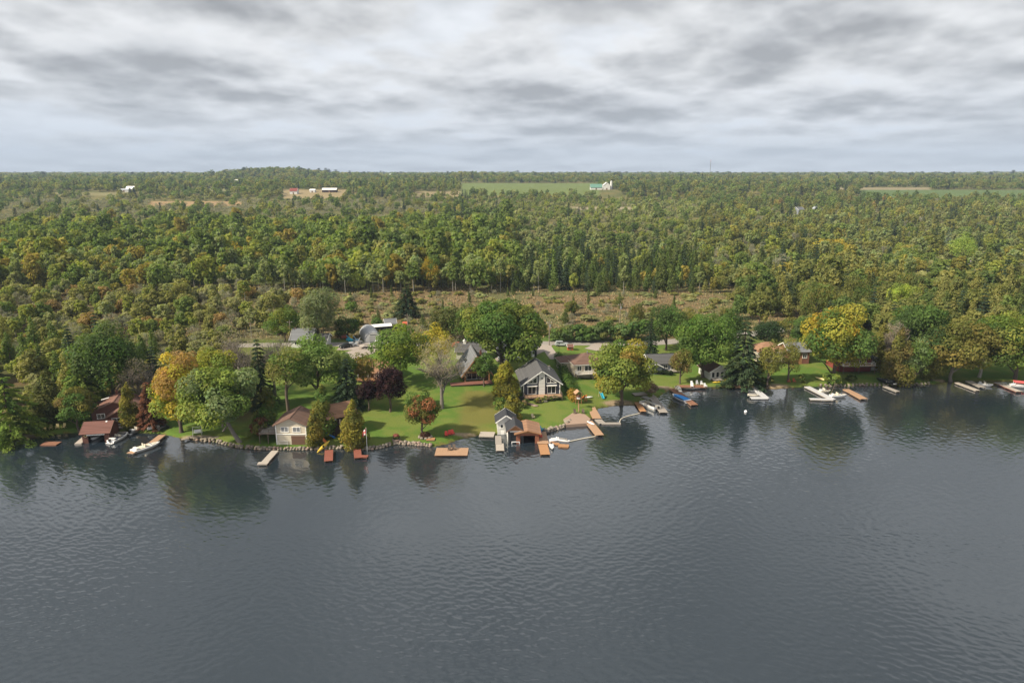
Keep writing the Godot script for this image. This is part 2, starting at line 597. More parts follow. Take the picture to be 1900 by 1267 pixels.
func _ready() -> void:
	rng.seed = 20
	lumpy.seed = 4
	lumpy.frequency = 0.05
	lumpy.fractal_octaves = 4
	broad.seed = 8
	broad.frequency = 0.006
	broad.fractal_octaves = 3
	var x := -260.0
	while x < 262.0:
		var z: float = SHORE[0][1] if x < SHORE[0][0] else SHORE[-1][1]
		for k in SHORE.size() - 1:
			if x >= SHORE[k][0] and x < SHORE[k + 1][0]:
				z = lerpf(SHORE[k][1], SHORE[k + 1][1], (x - SHORE[k][0]) / (SHORE[k + 1][0] - SHORE[k][0]))
		shore_z.append(z)
		x += 0.5
	# camera, sky, sun, exposure
	var cam := Camera3D.new()
	cam.name = "camera"
	add_child(cam)
	cam.position = Vector3(0, 62, 0)
	cam.rotation_degrees.x = -13.8
	cam.fov = 2.0 * rad_to_deg(atan(633.5 / 1267.0))
	cam.near = 0.5
	cam.far = 40000.0
	cam.current = true
	var env := Environment.new()
	env.background_mode = Environment.BG_SKY
	env.sky = Sky.new()
	env.sky.sky_material = cloudy_sky()
	env.tonemap_mode = Environment.TONE_MAPPER_LINEAR
	env.tonemap_exposure = 2.1
	env.sdfgi_enabled = true
	env.ssao_enabled = true
	env.ssil_enabled = true
	env.fog_enabled = true
	env.fog_density = 0.00008
	env.fog_light_color = Color(0.80, 0.88, 1.0)
	var we := WorldEnvironment.new()
	we.name = "environment"
	we.environment = env
	add_child(we)
	var sun := DirectionalLight3D.new()
	sun.name = "sun"
	add_child(sun)
	sun.look_at_from_position(SUN_FROM, Vector3.ZERO)
	sun.light_energy = 1.2
	sun.light_angular_distance = 3.0
	sun.light_color = Color(1.0, 0.95, 0.86)
	sun.shadow_enabled = true

	materials()
	land()
	lake()
	roads()
	shoreline()
	cottages()
	docks()
	boats()
	vehicles()
	yard_trees()
	woods()
	farms()
	street_poles()
	garden_things()


const SKY_LEVEL := 0.545


func cloudy_sky() -> PanoramaSkyMaterial:
	var w := 4096
	var h := 2048
	var data := PackedByteArray()
	data.resize(w * h * 3)
	var f := FastNoiseLite.new()  # broad masses and fine fray
	f.seed = 31
	f.frequency = 1.0
	f.fractal_octaves = 6
	f.fractal_gain = 0.56
	var puff := FastNoiseLite.new()  # heaped lumps with creases between them
	puff.seed = 12
	puff.frequency = 0.9
	puff.fractal_type = FastNoiseLite.FRACTAL_RIDGED
	puff.fractal_octaves = 5
	puff.fractal_gain = 0.5
	var g := FastNoiseLite.new()
	g.seed = 77
	g.frequency = 0.34
	g.fractal_octaves = 2
	for j in h:
		var el := PI / 2 - PI * (j + 0.5) / h
		if el < -0.02:
			break
		var fine: bool = el < 0.32
		if not fine and j % 4:
			continue
		var y := sin(maxf(el, 0.0))
		var k := 1.55 * pow(0.66 / (y + 0.06), 0.62)
		var low := 1.0 - smoothstep(0.0, 0.16, y)
		var i := 0
		while i < w:
			var step := 1 if fine and (i < 520 or i > w - 520) else 4
			var az := TAU * (i + 0.5) / w
			var px := sin(az) * cos(el) * k
			var pz := cos(az) * cos(el) * k
			# a nearly closed deck: thick cloud is grey, thin cloud bright; the far lower edge of each lump shows its dark base, the near side is lit
			var wide := 0.5 * g.get_noise_2d(px + 40.0, pz)
			var n := 0.75 * f.get_noise_2d(px * 0.8 + 3.1, pz * 0.8 + 9.7) - 0.42 * puff.get_noise_2d(px + 7.0, pz * 0.9)
			var beyond := 0.75 * f.get_noise_2d(px * 0.8 * 1.07 + 3.1, pz * 0.8 * 1.07 + 9.7) - 0.42 * puff.get_noise_2d(px * 1.07 + 7.0, pz * 0.9 * 1.07)
			var cover := smoothstep(-0.55, 0.52, n + wide)
			var v := lerpf(0.73, 0.38, cover * lerpf(1.0, 0.85, low)) + clampf((beyond - n) * 0.34, -0.13, 0.10)
			var through := 1.0 - smoothstep(-0.60, -0.35, n + wide)
			var blue := lerpf(0.015 + 0.04 * cover, 0.075, low) + 0.05 * through
			var c := Color(v * (1.0 - blue * 0.75), v * (1.0 - blue * 0.22), v * (1.0 + blue * 0.55))
			c = c.lerp(Color(0.63, 0.66, 0.69), low * low * 0.4) * SKY_LEVEL
			c.a = 1.0
			c = c.linear_to_srgb()
			var r8 := int(clampf(c.r, 0, 1) * 255.0)
			var g8 := int(clampf(c.g, 0, 1) * 255.0)
			var b8 := int(clampf(c.b, 0, 1) * 255.0)
			for jj in (1 if fine else mini(4, h - j)):
				for ii in mini(step, w - i):
					var o := ((j + jj) * w + i + ii) * 3
					data[o] = r8
					data[o + 1] = g8
					data[o + 2] = b8
			i += step
	var im := Image.create_from_data(w, h, false, Image.FORMAT_RGB8, data)
	var under := Color(0.30, 0.33, 0.30)
	im.fill_rect(Rect2i(0, h / 2 + 20, w, h / 2 - 20), under)
	var p := PanoramaSkyMaterial.new()
	p.panorama = ImageTexture.create_from_image(im)
	return p


# ---------------------------------------------------------------- land and water
const FIELDS := [  # [from x/depth, to x/depth, from depth, to depth, colour]: crops and stubble between the woods
	[-0.075, 0.125, 1325.0, 2000.0, Color(0.20, 0.25, 0.085)],
	[-0.14, -0.075, 1310.0, 1390.0, Color(0.36, 0.29, 0.17)],
	[-0.52, -0.39, 1090.0, 1250.0, Color(0.46, 0.31, 0.17)],
	[-0.33, -0.235, 1290.0, 1460.0, Color(0.40, 0.31, 0.18)],
	[-0.66, -0.55, 1330.0, 1385.0, Color(0.30, 0.27, 0.14)],
	[-0.50, -0.38, 1400.0, 1560.0, Color(0.28, 0.27, 0.13)],
	[0.50, 0.85, 1285.0, 1450.0, Color(0.15, 0.21, 0.085)],
	[0.44, 0.60, 1450.0, 1640.0, Color(0.36, 0.30, 0.19)],
	[0.08, 0.17, 1010.0, 1060.0, Color(0.40, 0.34, 0.24)],
]
const SANDS := [[Vector3(29.01, 0.35, -178.96), 6.0, 2.6], [Vector3(79.53, 0.57, -194.53), 4.5, 1.8], [Vector3(45.90, 0.60, -192.85), 5.0, 1.2], [Vector3(-91.73, -0.00, -156.97), 4.0, 1.2], [Vector3(-75.69, 0.47, -153.68), 4.5, 1.6], [Vector3(-11.12, 0.56, -155.54), 5.0, 1.2], [Vector3(-116.10, 0.47, -155.08), 12.0, 0.9], [Vector3(131.36, 0.59, -200.49), 4.0, 1.2]]


func field_at(x: float, depth: float) -> int:
	var t := x / depth
	for k in FIELDS.size():
		var f: Array = FIELDS[k]
		if t > f[0] and t < f[1] and depth > f[2] and depth < f[3]:
			return k
	return -1


func ground_colour(x: float, z: float) -> Color:
	var d := shore(x) - z
	var depth := -z
	var n := lumpy.get_noise_2d(x, z)
	var n2 := broad.get_noise_2d(x * 3.0, z * 3.0)
	if d < 0.25:  # lake bed: sand and stones by the shore, weed farther out
		var weed := sm(-3.0, -16.0, d + 5.0 * n + 4.0 * n2)
		return Color(0.25, 0.17, 0.07).lerp(Color(0.10, 0.085, 0.03), sm(-0.2, 0.3, n)).lerp(Color(0.035, 0.04, 0.022), weed)
	var lawn := Color(0.135, 0.225, 0.045).lerp(Color(0.20, 0.25, 0.06), sm(-0.3, 0.4, lumpy.get_noise_2d(x * 4.0, z * 4.0) + n + 0.4 * n2))
	var dry := sm(0.02, 0.4, 1.0 - Vector2((x + 9.0) / 15.0, (z + 172.0) / 16.0).length() + 0.55 * n) * sm(-15.5, -12.0, x) * (1.0 - sm(-1.0, 3.0, x))
	lawn = lawn.lerp(Color(0.24, 0.20, 0.065), 0.75 * dry)
	var c := lawn
	for s in SANDS:
		var q: Vector3 = s[0]
		var e := Vector2((x - q.x) / s[1], (z - q.z) / s[2]).length() + 0.4 * n
		c = Color(0.42, 0.32, 0.22).lerp(c, sm(0.8, 1.0, e))
	var t := x / depth
	var rough := Color(0.115, 0.115, 0.045).lerp(Color(0.17, 0.125, 0.065), sm(-0.3, 0.3, n))
	var wild := maxf(sm(238.0, 250.0, depth + 8.0 * n), sm(-0.36, -0.42, t + 0.05 * n) * sm(8.0, 16.0, d))
	wild = maxf(wild, sm(0.52, 0.58, t) * sm(14.0, 22.0, d + 6.0 * n))
	c = c.lerp(rough, wild)
	var marsh := Color(0.245, 0.18, 0.10).lerp(Color(0.18, 0.175, 0.08), sm(-0.2, 0.2, n2 + 0.5 * n))
	c = c.lerp(marsh, sm(248.0, 262.0, depth + 10.0 * n) * (1.0 - sm(345.0, 380.0, depth + 20.0 * n)) * sm(-0.50, -0.36, t))
	c = c.lerp(Color(0.13, 0.15, 0.055), sm(350.0, 385.0, depth + 20.0 * n))
	c = c.lerp(Color(0.24, 0.205, 0.085).lerp(Color(0.15, 0.16, 0.06), sm(-0.3, 0.3, n2)), sm(560.0, 680.0, depth + 40.0 * n2))
	var k := field_at(x, depth)
	if k >= 0:
		c = FIELDS[k][4] * (1.0 + 0.15 * n2)
	return c


func land() -> void:
	var rows := PackedFloat32Array()
	var d := 20.0
	while d < 15000.0:
		rows.append(d)
		if d < 140.0: d += 8.0
		elif d < 215.0: d += 0.8
		elif d < 300.0: d += 2.0
		elif d < 420.0: d += 6.0
		elif d < 2000.0: d += 22.0
		else: d *= 1.045
	var cols := 360
	var s := Shape.new()
	for r in rows.size():
		for k in cols + 1:
			var x := lerpf(-1.0, 1.0, float(k) / cols) * maxf(185.0, 1.05 * rows[r])
			s.v.append(on(x, -rows[r]))
			s.c.append(ground_colour(x, -rows[r]))
			s.uv.append(Vector2.ZERO)
	for r in rows.size():
		for k in cols + 1:
			var i := r * (cols + 1) + k
			var a := s.v[mini(k + 1, cols) + r * (cols + 1)] - s.v[maxi(k - 1, 0) + r * (cols + 1)]
			var b := s.v[k + mini(r + 1, rows.size() - 1) * (cols + 1)] - s.v[k + maxi(r - 1, 0) * (cols + 1)]
			s.n.append(a.cross(b).normalized() * (1.0 if a.cross(b).y > 0 else -1.0))
	for r in rows.size() - 1:
		for k in cols:
			var i := r * (cols + 1) + k
			s.ix.append_array([i, i + cols + 1, i + 1, i + 1, i + cols + 1, i + cols + 2])
	var m := mat("earth", Color.WHITE, 0.95, noise_tex(0.06, Color(0.60, 0.62, 0.58), Color(1.0, 1.0, 1.0), 5, 21), 0.13)
	m.vertex_color_use_as_albedo = true
	m.metallic_specular = 0.2
	setting("ground", s, m)


func lake() -> void:
	# wind ripples: a fine net of short crests where the water lies open to view, plain sheets around it
	var f := FastNoiseLite.new()
	f.seed = 5
	f.frequency = 0.85
	f.fractal_octaves = 3
	f.fractal_gain = 0.6
	var lanes := FastNoiseLite.new()
	lanes.seed = 15
	lanes.frequency = 0.022
	var s := Shape.new()
	var zs := [400.0, 150.0, 40.0, -20.0]
	var z := -48.0
	while z > -206.0:
		zs.append(z)
		z -= 0.26 if z > -110.0 else 0.42
	var cols := 640
	for r in zs.size():
		var half := maxf(95.0, -0.86 * zs[r] + 20.0)
		for k in cols + 1:
			var x := lerpf(-half, half, float(k) / cols)
			if k == 0: x = -420.0
			if k == cols: x = 420.0
			var y := 0.0
			if k > 0 and k < cols and r > 4:
				y = 0.062 * f.get_noise_2d(x * 0.62 + zs[r] * 0.22, zs[r] * 1.15 - x * 0.12) * (0.85 + 0.7 * lanes.get_noise_2d(x * 0.5, zs[r]))
			s.v.append(Vector3(x, y, zs[r]))
			s.uv.append(Vector2(x * 0.94 + zs[r] * 0.34, zs[r] * 0.94 - x * 0.34))
			s.c.append(Color.WHITE)
			s.n.append(Vector3.UP)
	for r in range(5, zs.size() - 1):
		for k in range(2, cols - 1):
			var i: int = r * (cols + 1) + k
			var nn := (s.v[i + 1] - s.v[i - 1]).cross(s.v[i + cols + 1] - s.v[i - cols - 1])
			s.n[i] = nn.normalized() * (1.0 if nn.y > 0 else -1.0)
	for r in zs.size() - 1:
		for k in cols:
			var i: int = r * (cols + 1) + k
			s.ix.append_array([i, i + cols + 1, i + 1, i + 1, i + cols + 1, i + cols + 2])
	var m := StandardMaterial3D.new()
	m.resource_name = "lake_water"
	m.albedo_color = Color(lin(0.020, 0.032, 0.046), 0.72)
	m.metallic_specular = 0.7
	m.clearcoat_enabled = true
	m.clearcoat = 1.0
	m.clearcoat_roughness = 0.10
	m.transparency = BaseMaterial3D.TRANSPARENCY_ALPHA
	m.roughness = 0.12
	setting("lake_water", s, m)


func ribbon(called: String, pts: Array, width: float, m: Material, up := 0.05) -> void:
	var s := Shape.new()
	var path := []
	for k in pts.size() - 1:
		var a: Vector3 = pts[maxi(k - 1, 0)]
		var b: Vector3 = pts[k]
		var c: Vector3 = pts[k + 1]
		var d: Vector3 = pts[mini(k + 2, pts.size() - 1)]
		var m_ := maxi(3, int(b.distance_to(c) / 3.0))
		for q in m_:
			path.append(b.cubic_interpolate(c, a, d, float(q) / m_))
	path.append(pts[-1])
	for k in path.size():
		var dir: Vector3 = path[mini(k + 1, path.size() - 1)] - path[maxi(k - 1, 0)]
		var side := Vector3(-dir.z, 0, dir.x).normalized() * width / 2
		for e in [-1.0, -0.33, 0.33, 1.0]:
			var p: Vector3 = path[k] + side * e * (1.0 + 0.12 * lumpy.get_noise_2d(path[k].x * 3.0, path[k].z * 3.0))
			s.v.append(on(p.x, p.z, up))
			s.n.append(Vector3.UP)
			s.c.append(Color.WHITE)
			s.uv.append(Vector2.ZERO)
	for k in path.size() - 1:
		for e in 3:
			var i := k * 4 + e
			s.ix.append_array([i, i + 4, i + 1, i + 1, i + 4, i + 5])
	setting(called, s, m)


func roads() -> void:
	ribbon("road", [Vector3(-97.80, 2.65, -235.60), Vector3(-82.72, 2.65, -236.39), Vector3(-36.78, 2.65, -237.98), Vector3(11.65, 2.65, -238.78), Vector3(40.90, 2.48, -239.47), Vector3(70.06, 2.37, -246.53), Vector3(105.48, 2.65, -260.64), Vector3(161.96, 2.65, -298.46), Vector3(315.39, 2.65, -469.52), Vector3(539.10, 3.31, -655.44)], 6.0, M.asphalt, 0.06)
	ribbon("gravel_drive", [Vector3(-63.79, 2.65, -213.42), Vector3(-55.77, 2.65, -220.14), Vector3(-48.79, 2.65, -230.22), Vector3(-44.24, 2.65, -236.39)], 9.0, M.gravel, 0.09)
	ribbon("gravel_yard", [Vector3(-60.79, 2.65, -233.27), Vector3(-47.49, 2.65, -233.27), Vector3(-36.32, 2.65, -234.82)], 9.0, M.gravel, 0.12)
	ribbon("driveway", [Vector3(14.24, 2.43, -217.52), Vector3(13.23, 2.65, -225.07), Vector3(11.93, 2.65, -236.39)], 3.6, M.gravel, 0.1)
	ribbon("driveway", [Vector3(28.11, 2.36, -229.85), Vector3(30.86, 2.49, -233.88), Vector3(33.98, 2.65, -238.78)], 6.5, M.gravel, 0.1)
	ribbon("driveway", [Vector3(-5.31, 2.63, -216.15), Vector3(1.79, 2.65, -218.76), Vector3(9.32, 2.65, -228.73), Vector3(11.93, 2.65, -236.39)], 5.0, M.gravel, 0.11)


func shoreline() -> void:
	# stone walls along the water: every stone a part of its wall
	var kinds := [M.stone, M.stone_pink, M.stone_dark]
	var shapes := []
	for k in 6:
		var s := Shape.new()
		s.blob(Vector3.ZERO, Vector3(0.50, 0.33, 0.42), rng, 0.22)
		shapes.append(s.mesh())
	var runs := [
		["low fieldstone wall holding the lawn behind the flag pole", -37.5, -19.0, 0.75, 1.0],
		["rough stone edging under the beige boathouse lawn", -61.0, -39.0, 0.85, 0.9],
		["tumbled rocks along the bank under the leaning tree", -76.0, -61.5, 1.0, 0.95],
		["curved boulder wall between the boathouses and the brown patio", 8.2, 14.8, 0.9, 1.5],
		["pale stones along the low bank by the grey fishing dock", 93.0, 127.0, 1.3, 0.85],
	]
	for r in runs:
		var t := thing("stone_wall", r[0], "stone wall", Vector3(r[1], 0.1, shore(r[1])))
		var x: float = r[1]
		while x < r[2]:
			var z := shore(x)
			for row in 2:
				var o := put(t, "stone", shapes[rng.randi() % 6], kinds[rng.randi() % 3 if rng.randf() < 0.6 else 0])
				var k: float = r[4] * rng.randf_range(0.7, 1.15)
				o.position = Vector3(x + rng.randf_range(-0.2, 0.2), 0.18 + row * 0.34 * k, z - 0.25 - row * 0.35 + rng.randf_range(-0.12, 0.12)) - t.position
				o.rotation = Vector3(rng.randf_range(-0.3, 0.3), rng.randf() * TAU, rng.randf_range(-0.3, 0.3))
				o.scale = Vector3.ONE * k
			x += r[3] * rng.randf_range(0.75, 1.1)
	# flat stone landing under the willow
	var p := thing("stone_landing", "flat grey stone landing at the water under the big silver green maple", "landing", Vector3(-74.71, 0.53, -153.54))
	for k in 14:
		var o := put(p, "flagstone", shapes[k % 6], M.stone)
		o.position = Vector3(-3.6 + 0.56 * k + rng.randf_range(-0.2, 0.2), 0.0, rng.randf_range(-0.5, 0.9))
		o.scale = Vector3(1.7, 0.45, 1.4)
		o.rotation.y = rng.randf() * TAU
	# brown patio by the curved boulder wall
	var s := Shape.new()
	var a := []
	for q in [Vector3(13.54, 0.75, -161.65), Vector3(19.08, 0.75, -162.79), Vector3(20.25, 0.75, -165.92), Vector3(19.10, 0.75, -169.57), Vector3(16.24, 0.75, -170.83), Vector3(13.15, 0.75, -165.52)]:
		a.append(q)
	s.face(a)
	var b := a.duplicate()
	for k in a.size():
		var u: Vector3 = a[k]
		var w: Vector3 = a[(k + 1) % a.size()]
		s.face([u, Vector3(u.x, -0.6, u.z), Vector3(w.x, -0.6, w.z), w])
	setting("patio", s, M.patio)


# ---------------------------------------------------------------- woods
func variant(style: String, h: float, w: float, count: int, size: float) -> Array:  # [trunk mesh, crown mesh], leaf tones about 1 so that a tint sets the colour
	var pal := [[Color(1, 1, 1), 1.0], [Color(1.18, 1.08, 0.95), 0.6], [Color(0.82, 0.88, 0.95), 0.6]]
	var s := Shape.new()
	match style:
		"round":
			leafage(s, crown_lobes(h, w, h * 0.12, pal, 18), count, size)
			return [trunk_shape(h, w, h * 0.12, 0.22, Vector3.ZERO, 4), s]
		"aspen":
			var lobes := crown_lobes(h, w, h * 0.34, pal, 16)
			leafage(s, lobes, count, size, 0.8, 0.0, 0.6, 1.0)
			return [straight_trunk(h, 0.16), s]
		"cedar":
			return [straight_trunk(h, 0.18), cedar_shape(h, w, pal, count, size)]
		"spruce":
			return [straight_trunk(h, 0.18), spruce_shape(h, w, pal, count, size, 13)]
		"bare":
			leafage(s, crown_lobes(h, w, h * 0.1, pal, 14), count, size, 0.12, 0.0, 0.8, 1.6)
			return [trunk_shape(h, w, h * 0.1, 0.12, Vector3.ZERO, 7), s]
	leafage(s, crown_lobes(h, w, 0.0, pal, 12), count, size)
	return [trunk_shape(h, w, h * 0.06, 0.08, Vector3.ZERO, 3), s]


const KIND_WORDS := {
	"round": ["broadleaf_tree", "round crowned broadleaf tree"], "aspen": ["aspen_tree", "slim pale trunked aspen"], "cedar": ["cedar_tree", "dense pointed cedar"],
	"spruce": ["spruce_tree", "dense tiered spruce"], "bare": ["bare_tree", "leafless twiggy tree"], "shrub": ["shrub", "low bushy shrub"],
}
const TINT_WORDS := {
	"green": "fresh green", "deep": "deep green", "lime": "yellow green", "yellow": "yellow", "gold": "golden", "orange": "orange", "olive": "olive green", "aspen": "grey green",
	"cedar": "dark green", "spruce": "blackish green", "blue": "bluish", "rust": "rusty brown", "grey": "grey", "sage": "pale sage", "moss": "mossy green", "straw": "straw coloured",
}


func species(x: float, depth: float) -> Array:  # [style, height, width, tint] of what grows at a place
	var t := x / depth
	var n := broad.get_noise_2d(x * 2.2, depth * 2.2)
	var r := rng.randf()
	var two := func(a: String, b: String, share: float) -> String: return a if rng.randf() < share else b
	if depth < 225.0 and absf(t) > 0.5 and r < 0.45:  # conifers among the outer lots
		return ["spruce", 13.0, 5.5, two.call("deep", "spruce", 0.6)] if r < 0.2 else ["cedar", 11.0, 5.0, two.call("deep", "olive", 0.6)]
	if depth < 345.0 and t < -0.3:  # autumn thicket behind the western lots
		if r < 0.34: return ["shrub", 4.5, 5.5, two.call("straw", "olive", 0.65)]
		if r < 0.54: return ["bare", 6.0, 5.0, "grey"]
		if r < 0.72: return ["round", 7.0, 6.0, two.call("orange", "straw", 0.35)]
		if r < 0.86: return ["round", 8.5, 7.0, two.call("olive", "green", 0.7)]
		return ["aspen", 9.0, 5.0, two.call("lime", "sage", 0.6)]
	if depth < 345.0 and t > 0.34:
		if r < 0.40: return ["round", 12.5, 9.0, two.call("moss", "olive", 0.6)]
		if r < 0.70: return ["cedar", 13.5, 6.0, two.call("olive", "cedar", 0.6)]
		if r < 0.80: return ["round", 12.0, 9.5, two.call("green", "deep", 0.5)]
		if r < 0.90: return ["spruce", 16.0, 6.5, "spruce"]
		return ["shrub", 4.0, 5.0, two.call("sage", "lime", 0.5)]
	if depth < 345.0:  # bushes of the meadow
		if r < 0.52: return ["shrub", 2.0, 4.4, two.call("olive", "sage", 0.6)]
		if r < 0.72: return ["bare", 3.0, 3.4, "grey"]
		if r < 0.92: return ["shrub", 1.5, 4.4, two.call("straw", "sage", 0.6)]
		return ["cedar", 6.0, 2.8, "cedar"]
	if depth < 1000.0 and t < 0.0 and depth < 690.0 + 90.0 * n:  # the hardwood on the west
		if depth < 400.0 and r < 0.65: return ["aspen", 14.0, 6.5, two.call("aspen", "green", 0.7)]
		if r < 0.10: return ["aspen", 15.0, 6.5, "aspen"]
		if r < 0.50 + 0.3 * n: return ["round", 17.0, 11.0, two.call("green", "deep", 0.65)]
		if r < 0.78: return ["round", 16.0, 10.5, two.call("lime", "green", 0.62)]
		if r < 0.86: return ["round", 16.0, 10.0, two.call("yellow", "gold", 0.45)]
		return ["round", 14.0, 9.0, "olive"]
	if depth < 470.0 and t < 0.27:  # the cedar swamp
		if r < 0.66: return ["cedar", 12.5 + 3.0 * n, 5.4, two.call("cedar", "deep", 0.65)]
		if r < 0.82: return ["spruce", 16.0, 5.0, "spruce"]
		if r < 0.92: return ["aspen", 12.0, 5.0, "aspen"]
		return ["round", 10.0, 7.0, two.call("gold", "lime", 0.4)]
	if depth < 1150.0 and t >= -0.04 and t < 0.27:  # open scrub behind the cedars
		if r < 0.26: return ["shrub", 3.6, 6.5, two.call("straw", "sage", 0.5)]
		if r < 0.48: return ["shrub", 5.0, 6.0, two.call("sage", "lime", 0.6)]
		if r < 0.66: return ["round", 8.0, 7.0, two.call("lime", "sage", 0.5)]
		if r < 0.78: return ["aspen", 10.0, 5.5, two.call("aspen", "sage", 0.6)]
		if r < 0.84: return ["bare", 6.0, 6.0, "grey"]
		if r < 0.90: return ["cedar", 9.0, 5.0, two.call("cedar", "deep", 0.6)]
		if r < 0.93: return ["spruce", 14.0, 5.5, "spruce"]
		return ["round", 10.0, 8.5, two.call("deep", "green", 0.6)]
	if t >= 0.27 and depth < 1000.0:
		if n > 0.02 and r < 0.45: return ["shrub", 4.2, 6.5, two.call("straw", "sage", 0.4)]
		if r < 0.26: return ["round", 11.0, 8.5, two.call("olive", "moss", 0.6)]
		if r < 0.50: return ["cedar", 11.5, 5.5, two.call("olive", "cedar", 0.5)]
		if r < 0.66: return ["aspen", 11.0, 6.0, two.call("aspen", "sage", 0.6)]
		if r < 0.82: return ["round", 10.0, 8.0, two.call("green", "lime", 0.5)]
		if r < 0.86: return ["round", 10.0, 8.0, "yellow"]
		if r < 0.93: return ["bare", 8.0, 6.0, "grey"]
		return ["spruce", 15.0, 6.0, "spruce"]
	if depth < 1250.0 and t < 0.0:
		if n + 0.25 * (r - 0.5) > -0.05 and t < -0.12: return ["bare", 6.0, 7.5, "grey"]
		if r < 0.30: return ["shrub", 5.0, 7.0, two.call("straw", "sage", 0.5)]
		if r < 0.46: return ["bare", 6.0, 7.5, "grey"]
		if r < 0.72: return ["round", 10.0, 9.0, two.call("olive", "green", 0.5)]
		if r < 0.82: return ["round", 12.0, 9.0, "deep"]
		if r < 0.88: return ["cedar", 11.0, 6.0, "cedar"]
		if r < 0.92: return ["spruce", 16.0, 6.5, "spruce"]
		return ["round", 9.0, 8.0, two.call("yellow", "lime", 0.4)]
	if depth < 1300.0:
		if r < 0.30: return ["shrub", 5.0, 7.5, two.call("sage", "straw", 0.6)]
		if r < 0.62: return ["round", 11.0, 9.0, two.call("olive", "green", 0.5)]
		if r < 0.82: return ["round", 12.0, 10.0, two.call("deep", "moss", 0.6)]
		if r < 0.88: return ["round", 9.0, 8.0, two.call("yellow", "orange", 0.7)]
		if r < 0.92: return ["bare", 8.0, 7.0, "grey"]
		return ["cedar", 12.0, 6.5, "cedar"]
	if r < 0.42: return ["round", 13.0, 11.0, two.call("deep", "moss", 0.6)]
	if r < 0.74: return ["round", 13.0, 11.0, two.call("olive", "green", 0.55)]
	if r < 0.84: return ["round", 11.0, 10.0, two.call("sage", "lime", 0.7)]
	if r < 0.93: return ["spruce", 16.0, 8.0, "spruce"]
	return ["round", 11.0, 9.0, two.call("gold", "straw", 0.4)]


const CLEARINGS := [
	# [x, z, half width, how far in front] of farmyards and houses among the trees
	[186.1, -1454.8, 26.0, 220.0], [-766.3, -1395.7, 30.0, 160.0], [-361.2, -1377.1, 26.0, 120.0], [-423.1, -1353.5, 18.0, 120.0], [386.0, -923.1, 8.0, 14.0], [413.6, -940.6, 6.0, 14.0], [313.2, -497.5, 9.0, 26.0], [-550.7, -3217.6, 20.0, 300.0], [-759.0, -1942.7, 20.0, 250.0], [317.2, -469.5, 6.0, 30.0],
]


func wooded(x: float, depth: float) -> float:  # chance that a tree or shrub stands at a place
	var t := x / depth
	var n := broad.get_noise_2d(x * 3.0, depth * 3.0)
	var f := lumpy.get_noise_2d(x * 0.6, depth * 0.6)
	if field_at(x, depth) >= 0:
		return 0.0
	for c in CLEARINGS:
		if absf(x - c[0]) < c[2] and depth < -c[1] + 25.0 and depth > -c[1] - c[3]:
			return 0.0
	if depth < 250.0:
		if t < -0.42 and shore(x) + depth > (24.0 if t < -0.52 else 42.0): return 0.85
		if t > 0.56 and shore(x) + depth > 26.0: return 0.85
		return 0.0
	if depth < 345.0:
		if t < -0.43 + 0.10 * n: return 0.9
		if t > 0.50 - 0.001 * (depth - 250.0) + 0.08 * n: return 0.9
		if depth > 322.0 + 30.0 * f and absf(t) < 0.55: return 0.6
		if depth < 270.0 + 16.0 * f: return 0.7
		return 0.24 + 0.65 * sm(-0.08, 0.25, n + 0.5 * f)
	if depth < 470.0:
		return 1.0
	if depth < 760.0:
		return 1.0 if t < 0.0 else (clampf(0.9 + 0.9 * n, 0.35, 1.0) if t > 0.27 else clampf(0.74 + 0.8 * n, 0.35, 1.0))
	if depth < 1300.0:
		return clampf(0.70 + 1.6 * n + 0.4 * f, 0.12, 1.0)
	return clampf(0.78 + 1.5 * n, 0.12, 1.0)


